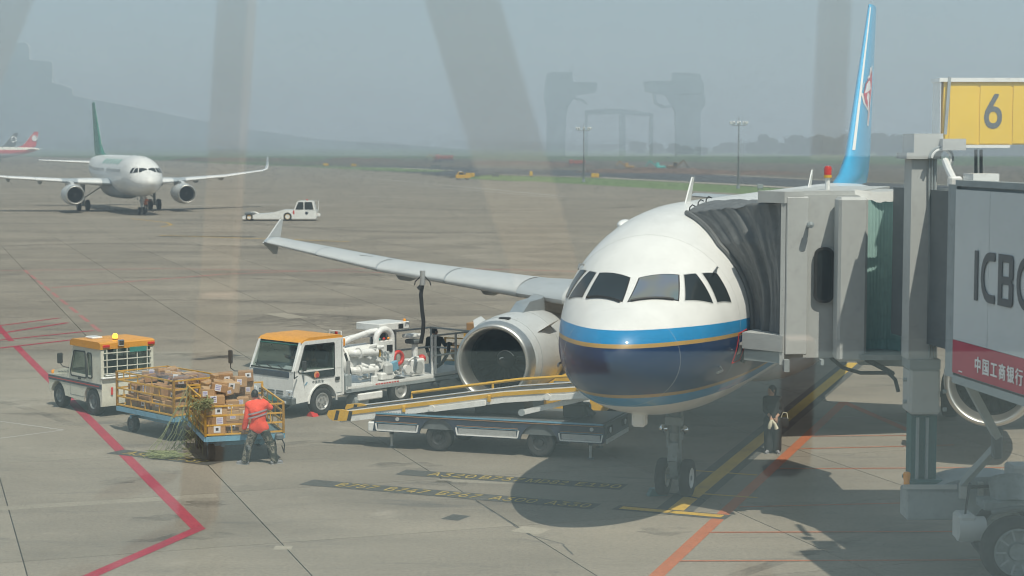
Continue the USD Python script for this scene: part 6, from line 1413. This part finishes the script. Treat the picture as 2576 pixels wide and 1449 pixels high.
fenced((0, 0), (2.6, 0), .7, 3, 3); fenced((0, 1.6), (2.6, 1.6), .7, 3, 3)
DLM = lambda p: np.array([-2.0, 53.2, 0]) + rot(0, 0, -20) @ np.array(p)
carton('lone cardboard box on the dolly behind the engine', DLM((1.0, .45, 1.35)), -18, (.8, .5, .42), lab=1, k=0)
carton('cardboard box under the lone one on the dolly behind the engine', DLM((1.0, .5, .63)), -18, (.8, .6, .70), lab=0, k=1)
for k, (x, y, z, r_, mt, lb) in enumerate([(1.7, .5, 1.35, .26, BLACK_CLOTH, 'black duffel bag'), (2.2, .5, 1.45, .3, paint('clear_sack', (.50, .58, .55), .3, .15, 6), 'pale plastic sack'), (.35, .4, 1.2, .25, CARD[1], 'brown sack')]):
    b_ = thing('bag', lb + ' on the dolly behind the engine', 'bag', tuple(DLM((x, y, z - .65))), -20); ic = trimesh.creation.icosphere(3, 1.0); v = ic.vertices * (r_ * 1.3, r_, r_ * (1 if k != 1 else 1.2)); v = v * (1 + .25 * (meshkit.fbm(ic.vertices * 2.5 + k, 3, k)[:, None] - .5)); MB().add(v + [0, 0, r_ * .9 + .05], ic.faces).put('sack', mt, b_, True); MB().tube([(-.1, 0, r_ * 1.75), (0, 0, r_ * 2.05), (.1, 0, r_ * 1.75)], .02, 5).put('neck', mt, b_)

# ---------------------------------------------------------------- the other airliners
GREEN_TAIL = paint('green_tail', (.02, .15, .115), .45, .06, .6)
WHITE_BODY = band_paint('white_airliner_paint', 1.5, 6.2, [(1.5, (.72, .73, .73)), (1.9, _W)])
a2 = 22.5
n0 = ground_at(357, 539.4); n0[:2] *= 1.0
Aaft = np.array([-math.sin(math.radians(a2)), math.cos(math.radians(a2))])
loc2 = n0[:2] - Aaft * 5.05
A2_, F2 = make_airliner('airliner', 'white airliner with green tail fin taxiing in at the left', (loc2[0], loc2[1], 0), 90 + a2, WHITE_BODY, GREEN_TAIL, fence=False, detail=False)
GREEN_TXT = paint('faded_green_lettering', (.30, .50, .44), .4, .05, 1)
for k in range(5):
    x = 8.5 + 2.1 * k; patch([(x, .92), (x + 1.2, .98), (x + 1.5, .62), (x + .3, .58)], .02, 5).put('green_lettering', GREEN_TXT, A2_, True)
w2p = person('ground worker beside the nose wheel of the taxiing white airliner', tuple(ground_at(367, 536)), 0, STAND, paint('orange_vest', (.6, .16, .05), .8, .1, 4), BLACK_CLOTH)
RED_BODY = band_paint('red_band_airliner_paint', 1.6, 6.0, [(1.6, (.52, .52, .52)), (3.35, (.62, .04, .05)), (4.75, (.80, .76, .66))])
RED_TAIL = paint('red_tail', (.60, .035, .05), .4, .05, .5)
xe = (104 - PW / 2) / FPX * 700
A3_, F3 = make_airliner('airliner', 'parked airliner with red tail and white disc at the far left', (xe - 34.5, 700, 0), 0, RED_BODY, RED_TAIL, detail=False)
MB().prism(Point(32.6, 9.35).buffer(1.15, 16), .08, XZ, (0, -.28, 0)).put('white_disc', FIN_WHITE, F3, False)
xe = (52 - PW / 2) / FPX * 780
A4_, F4 = make_airliner('airliner', 'parked airliner with dark tail and pale ring emblem beyond the red one', (xe - 34.5, 780, 0), 0, RED_BODY, paint('charcoal_tail', (.05, .055, .06), .5, .05, 1), detail=False)
MB().prism(Point(32.3, 9.1).buffer(1.35, 14).difference(Point(32.3, 9.1).buffer(.85, 14)), .08, XZ, (0, -.28, 0)).put('pale_ring', FIN_WHITE, F4, False)
ORANGE_BODY = band_paint('pale_orange_airliner_paint', 1.6, 6.0, [(1.6, (.75, .74, .72)), (3.4, (.75, .45, .25))])
g5 = ground_at(352, 374.6)
A5_, F5 = make_airliner('airliner', 'tiny hazy airliner far out on the runway beyond the green tailed one', (g5[0], g5[1], 0), 180 + 28, ORANGE_BODY, ORANGE, detail=False)

# ---------------------------------------------------------------- pushback tractor
g6 = ground_at(610, 556); PB = thing('pushback_tractor', 'low white towbarless tractor with yellow wheel hubs beyond the wing tip', 'tractor', (g6[0], g6[1], 0), 2)
MB().prism([(.55, .42), (2.6, .42), (3.2, .55), (3.9, .85), (5.0, .92), (5.0, .3), (6.75, .3), (6.8, .9), (6.6, .95), (4.7, .97), (3.8, .95), (2.9, .70), (2.2, .62), (.4, .62), (.0, .40), (.05, .22), (3.4, .22), (3.5, .42)], 2.3, XZ, (0, 2.3, 0)).put('body', WHITE, PB, 30) if False else MB().prism([(.0, .20), (6.75, .20), (6.85, .42), (6.8, .95), (4.75, 1.0), (3.7, 1.0), (2.7, .72), (1.1, .60), (.8, .42), (.0, .42)], 2.3, XZ, (0, 2.3, 0)).put('body', WHITE, PB, 30)
MB().prism([(4.72, .98), (6.75, .98), (6.55, 1.78), (6.35, 1.86), (5.2, 1.86), (5.02, 1.76)], 1.3, XZ, (0, 1.35, 0)).put('cab', WHITE, PB, 30)
for p_ in ([(4.86, 1.05), (5.62, 1.05), (5.62, 1.74), (5.16, 1.74)], [(5.72, 1.05), (6.55, 1.05), (6.40, 1.74), (5.72, 1.74)]): MB().prism(Polygon(p_).buffer(-.04).buffer(.04), .02, XZ, (0, .045, 0)).put('cab_window', GLASSY_BLACK, PB, False)
for x, r_ in ((.62, .34), (4.15, .40), (1.0, .3)):
    if r_ > .3: wheel((x, .12, r_), r_, .34, PB, hub=YELLOW, name='wheel', rimr=.6); wheel((x, 2.2, r_), r_, .34, PB, hub=YELLOW, name='wheel', rimr=.6)
MB().rbox((.55, 1.1, .66), (.8, 1.6, .26), .08).put('cradle', GREY_DARK, PB); MB().tube([(.8, .3, .8), (1.1, .3, .82), (1.5, .3, .68)], .04, 6).put('cradle_pipe', WHITE, PB)
MB().ball((5.9, .7, 1.93), .08, 1).put('beacon', LENS_RED, PB); MB().box((4.72, -.005, .80), (.14, .012, .36)).put('red_marker', RED, PB, False); MB().prism(Point(5.9, .72).buffer(.14), .012, XZ, (0, -.0, 0)).put('roundel', NAVY, PB, False)
MB().tube([(6.6, .1, 1.0), (6.6, .1, 1.85), (7.0, .1, 1.85), (7.0, .1, .95)], .03, 6).put('rear_rail', WHITE, PB); MB().rbox((6.95, 1.1, .5), (.3, .5, .3), .04).put('tow_hook', WHITE, PB); MB().box((6.86, .3, .62), (.02, .22, .14)).put('tail_lamp', LENS_RED, PB, False)

# ---------------------------------------------------------------- light masts, airfield signs, small yellow van
def make_mast(label, px, pyb, pyt):
    g = ground_at(px, pyb); h = CAM_H + (HZ - pyt) * g[1] / FPX
    o = thing('light_mast', label, 'light mast', (g[0], g[1], 0), 0)
    MB().tube([(0, 0, 0), (0, 0, h)], [.17, .10], 10).put('pole', GREY_DARK, o); MB().cyl((0, 0, 0), (0, 0, .5), .3, 10).put('foot', GREY_MID, o)
    q = np.linspace(0, 2 * np.pi, 17); MB().tube(np.c_[1.1 * np.cos(q), 1.1 * np.sin(q), np.full(17, h - .5)], .07, 6, False).put('ring', GREY_MID, o); MB().cyl((0, 0, h), (0, 0, h + 1.0), .04, 6).put('lightning_rod', GREY_DARK, o)
    for k in range(8):
        t = k * math.pi / 4; c, s_ = math.cos(t), math.sin(t); l = MB().rbox((1.25 * c, 1.25 * s_, h - .1), (.42, .3, .5), .06, rot(0, 25, math.degrees(t))).put('floodlight', GREY_LIGHT, o); MB().beam((.1 * c, .1 * s_, h - .5), (1.1 * c, 1.1 * s_, h - .5), .06, .06).put('arm', GREY_MID, o, False)
    return o


make_mast('floodlight mast on the grass strip, left of the pair', 1468, 458, 322); make_mast('floodlight mast on the grass strip, right of the pair', 1857, 474, 308)


def sign(label, px, py, w, h, mt, dark=None):
    g = ground_at(px, py); k = FPX / g[1]; o = thing('airfield_sign', label, 'sign', (g[0], g[1], 0), 0); W_, H_ = w / k, h / k
    MB().rbox((0, 0, H_ * .62), (W_, .3, H_ * .76), .05).put('sign_face', mt, o); 
    for s_ in (-1, 1): MB().box((s_ * W_ * .35, 0, H_ * .15), (.12, .2, H_ * .32)).put('sign_foot', GREY_DARK, o, False)
    if dark: MB().rbox((W_ * .5 + W_ * .18, .05, H_ * .62), (W_ * .34, .28, H_ * .7), .05).put('dark_end', GREY_DARK, o)


SIGNY = paint('airfield_sign_yellow', (.62, .36, .03), .5, .06, 1)
sign('yellow airfield sign beside the small yellow van', 1183, 448, 22, 13, SIGNY); sign('yellow airfield sign right of the left floodlight mast', 1497, 450, 20, 14, SIGNY, True); sign('narrow yellow marker post on the grass strip', 1336, 446, 8, 15, SIGNY)
sign('dark airfield sign standing on the grass strip', 1246, 447, 18, 12, GREY_DARK); sign('dark airfield sign on the far verge left of the yellow van', 1096, 427, 26, 12, GREY_DARK); sign('grey airfield box on the grass right of the right mast', 1912, 478, 14, 15, GREY_MID)
sign('far yellow sign on the verge beyond the pushback tractor', 820, 419, 14, 8, SIGNY, True); sign('far yellow sign on the verge, second beyond the pushback tractor', 890, 420, 12, 8, SIGNY)
gv = ground_at(1147, 452.5); VAN = thing('yellow_van', 'small yellow service pickup on the apron edge', 'pickup', (gv[0], gv[1], 0), 8); kv = gv[1] / FPX
MB().prism(Polygon([(0, .35), (2.9, .35), (2.9, .95), (1.7, 1.0), (1.45, 1.55), (.5, 1.55), (.3, 1.0), (0, .9)]), 1.6, XZ, (0, 1.6, 0)).put('body', YELLOW, VAN, 30); MB().prism([(.52, 1.02), (1.55, 1.02), (1.38, 1.46), (.6, 1.46)], .02, XZ, (0, -.005, 0)).put('window', GLASSY_BLACK, VAN, False); MB().rbox((1.0, .8, 1.6), (.6, .3, .12), .03).put('light_bar', LENS, VAN)
for x in (.55, 2.3):
    for y in (.1, 1.5): wheel((x, y, .32), .32, .2, VAN, name='wheel')

# ---------------------------------------------------------------- earthworks
def excavator(label, px, py, sc, mt, flip=1, arm=True):
    g = ground_at(px, py); o = thing('excavator' if arm else 'dump_truck', label, 'excavator' if arm else 'dump truck', (g[0], g[1], -.05), 0 if flip > 0 else 180)
    S = lambda *p: tuple(np.array(p) * sc)
    if arm:
        for y in (-1, 1): MB().prism(sbox(-1.6, .25, 1.6, .75).buffer(.2), .5 * sc, XZ, (0, y * sc + .25 * sc, 0)).put('track', BLACK, o, 30) if sc == 1 else MB().prism([(-1.9 * sc, .1), (1.9 * sc, .1), (2.0 * sc, .6 * sc), (1.6 * sc, .95 * sc), (-1.6 * sc, .95 * sc), (-2.0 * sc, .6 * sc)], .5 * sc, XZ, (0, y * sc + .25 * sc, 0)).put('track', BLACK, o, 30)
        MB().rbox(S(-.3, 0, 1.5), S(3.0, 2.4, .9), .2 * sc).put('engine_house', mt, o); MB().rbox(S(.7, -.7, 2.2), S(1.2, 1.0, 1.5), .15 * sc).put('cab', mt, o); MB().rbox(S(.75, -1.21, 2.3), S(.9, .04, .9), .01).put('cab_window', GLASSY_BLACK, o)
        MB().beam(S(1.2, .2, 1.7), S(3.4, .2, 3.6), .4 * sc, .5 * sc, (0, 1, 0)).put('boom', mt, o, False); MB().beam(S(3.3, .2, 3.6), S(4.6, .2, 1.6), .3 * sc, .4 * sc, (0, 1, 0)).put('stick', mt, o, False); MB().prism([S(4.2, .6)[:2], S(5.0, .7)[:2], S(4.9, 1.6)[:2], S(4.3, 1.7)[:2]], 1.0 * sc, XZ, (0, .7 * sc, 0)).put('bucket', GREY_DARK, o)
    else:
        MB().rbox(S(0, 0, 1.0), S(6.4, 2.2, .4), .1).put('chassis', GREY_DARK, o); MB().rbox(S(-2.4, 0, 1.9), S(1.6, 2.3, 1.8), .2).put('cab', mt, o); MB().prism([(-1.4 * sc, 1.2 * sc), (3.0 * sc, 1.2 * sc), (3.3 * sc, 2.6 * sc), (-1.5 * sc, 2.5 * sc)], 2.3 * sc, XZ, (0, 1.15 * sc, 0)).put('dump_body', mt, o, 30); MB().rbox(S(-3.22, 0, 2.2), S(.04, 1.9, .8), .01).put('windscreen', GLASSY_BLACK, o)
        for x in (-2.3, 1.2, 2.5):
            for y in (-1, 1): wheel(S(x, y, .5), .5 * sc, .35 * sc, o, name='wheel')
    return o


EX_TEAL = paint('teal_machine', (.10, .42, .38), .5, .1, 1); EX_YEL = paint('machine_yellow', (.36, .22, .07), .5, .1, 1); EX_RED = paint('machine_red', (.36, .10, .07), .5, .1, 1)
excavator('teal excavator digging in the brown earth by the taxiway', 1660, 431, .8, EX_TEAL, -1); excavator('dark orange excavator right of the teal one', 1692, 432, .85, paint('machine_brown', (.20, .13, .07), .6, .1, 1), 1); excavator('yellow excavator left of the teal one in the earthworks', 1582, 430, .75, EX_YEL, -1); excavator('orange dump truck behind the left floodlight mast', 1452, 419, .8, EX_RED, 1, False); excavator('red dump truck far out on the earthworks', 1118, 408, 1.1, EX_RED, 1, False); excavator('yellow excavator behind the red dump truck', 1100, 408, .9, EX_YEL, -1)
moundm = ground_paint('earth_mound', [(.3, (.09, .055, .04)), (.7, (.19, .13, .10))], .3)
for k, (px, py, w, h) in enumerate([(1540, 433, 9, .9), (1620, 434, 12, 1.4), (1720, 434, 12, 1.2), (1800, 436, 10, .8), (1900, 438, 14, 1.0), (1310, 414, 14, 1.4), (1380, 415, 11, 1.2), (1240, 411, 10, 1.1), (1430, 418, 8, 1.1), (950, 405, 10, 1.2), (880, 404, 12, 1.3), (700, 405, 12, 1.2), (600, 405, 14, 1.4), (500, 404, 14, 1.3), (560, 405, 10, 1.5)]):
    g = ground_at(px, py); q = np.linspace(0, 2 * np.pi, 19)[:-1]; m = MB(); R = [np.c_[w * r_ * np.cos(q) * (1 + .2 * np.sin(3 * q + k)), .5 * w * r_ * np.sin(q), np.full(18, h * (1 - r_) ** .8 * 1.0 - .08) + .15 * np.sin(5 * q + k) * (1 - r_) * r_ * 4] for r_ in (1, .8, .55, .3, .08, 0.0)]
    m.grid(np.array(R), True); m.v = [v + g for v in m.v]; struct('earth_mound', m, moundm, smooth=True)

# ---------------------------------------------------------------- trees: trunk and crown of many small leaf faces
LEAF = [mat('foliage_%d' % k, {'g': ('geometry', {}), 'n': ('noise_texture', {'scale': .35, 'detail': 3}), 'r': ('rgb_ramp', {'ramp': [(.3, tuple(x * .7 for x in c)), (.7, tuple(x * 1.25 for x in c))]}), 'd': ('diffuse_bsdf', {}), 't': ('translucent_bsdf', {}), 'x': ('mix_closure', {'fac': .25})},
            [('g.position', 'n.vector'), ('n.fac', 'r.fac'), ('r.color', 'd.color'), ('r.color', 't.color'), ('d.BSDF', 'x.closure1'), ('t.BSDF', 'x.closure2')], surface='x.closure') for k, c in enumerate(((.035, .055, .022), (.045, .062, .025), (.028, .045, .022)))]
BARK = paint('bark', (.09, .07, .05), .9, .2, 3)


def crown(rs, W_, H_, base, n):
    m = MB(); cl = [(rs.uniform(-.36, .36) * W_, rs.uniform(-.3, .3) * W_, base + H_ * rs.uniform(.12, .80), rs.uniform(.24, .38)) for _ in range(12)]
    pts = []
    for _ in range(n):
        c = cl[rs.randrange(12)]; d = np.array([rs.gauss(0, 1) for _ in range(3)]); d /= np.linalg.norm(d) + 1e-9; r_ = rs.random() ** .33; p = np.array(c[:3]) + d * r_ * np.array([c[3] * W_, c[3] * W_, c[3] * H_ * .8]); pts.append((p, d))
    V, F = [], []
    for p, d in pts:
        s_ = rs.uniform(.45, .95) * W_ / 11; a = unit(np.cross(d, (rs.random() - .5, rs.random() - .5, .4))); b = np.cross(d, a) * .7; k = len(V); V += [p - a * s_ - b * s_, p + a * s_ - b * s_, p + a * s_ + b * s_, p - a * s_ + b * s_]; F.append([k, k + 1, k + 2, k + 3])
    return m.add(V, F)


protos = {}


def tree(label, px, pyb, wpx, hpx, k):
    g = ground_at(px, pyb); s_ = g[1] / FPX; W_, H_ = wpx * s_, hpx * s_; rs = random.Random(k * 13 + 5)
    o = thing('tree', label, 'tree', (g[0], g[1], -.1), 0)
    tk = MB().tube([(0, 0, 0), (.1, 0, H_ * .3), (0, .1, H_ * .75)], [.035 * W_, .028 * W_, .01 * W_], 7)
    for j in range(4): t = j * 1.7 + k; tk.tube([(0, 0, H_ * (.3 + .08 * j)), (W_ * .28 * math.cos(t), W_ * .28 * math.sin(t), H_ * (.5 + .08 * j))], [.018 * W_, .006 * W_], 5)
    tk.put('trunk', BARK, o); crown(rs, W_, H_, H_ * .0, 620).put('crown', LEAF[k % 3], o, False)


TL = [(1605, 384, 41, 28), (1655, 385, 41, 25), (1712, 387, 60, 26), (1768, 388, 36, 19), (1820, 385, 48, 26), (1862, 384, 55, 24), (1918, 387, 72, 50), (1985, 388, 66, 28), (2030, 388, 105, 50), (2085, 389, 99, 56), (2150, 390, 90, 54), (2215, 391, 105, 54), (2285, 391, 105, 52), (2355, 391, 90, 48), (2425, 392, 99, 50), (2495, 392, 99, 48), (2560, 392, 99, 50), (1535, 380, 48, 17), (1480, 379, 48, 17), (1425, 378, 43, 18), (1370, 377, 53, 19), (1310, 377, 48, 17)]
PLACE = ['left edge of the tree line', 'right of the small hazy trees', 'below the right reflected jet bridge', 'small and low', 'between two larger ones', 'left of the right mast', 'large and rounded, right of the right mast', 'low, beside the large rounded one', 'tall, left of the blue fin', 'tallest, just left of the blue fin', 'behind the blue fin', 'just right of the blue fin', 'second right of the blue fin', 'left of the jet bridge column', 'behind the jet bridge column', 'under the yellow sign', 'at the right edge', 'hazy, fifth from the left end', 'hazy, fourth from the left end', 'hazy, third from the left end', 'hazy, second from the left end', 'hazy, at the left end']
for k, (t, pl_) in enumerate(zip(TL, PLACE)): tree('dark green tree in the hazy tree line, ' + pl_, *t, k)
m = MB(); rs = random.Random(77)
for k in range(150):
    px = rs.uniform(-300, 2700); D0 = rs.uniform(2300, 3100); x = (px - PW / 2) / FPX * D0; W_ = rs.uniform(16, 34); H_ = rs.uniform(10, 17)
    v, f = crown(rs, W_, H_, 0, 60).mesh(); m.add(v * [1, 1, 1] + [x, D0, 0], f)
tag(m.put('distant_wood', LEAF[2], None, False), 'far hazy belt of trees along the horizon', 'wood', kind='stuff')
# low perimeter fence and pale strips far out
for k, (a, b, w) in enumerate([((1480, 383.5), (1600, 384.5), 3), ((1720, 386.5), (2560, 392), 3), ((1130, 399), (1290, 400), 4)]): line_mark('pale_track', [a, b], w, SHOULDER, z=-.03)

ck2 = thing('wheel_chock', 'dark wheel chock in front of the nose wheel of the docked airliner', 'wheel chock', tuple(ground_at(1652, 1246)), 15)
MB().prism([(-.2, 0), (.2, 0), (.12, .15), (-.12, .15)], .18, XZ, (0, .09, 0)).put('wedge', TEAL_DARK, ck2, False); MB().tube([(.18, 0, .05), (.5, -.25, .02), (.75, -.75, .02)], .014, 5).put('rope', BLACK, ck2)
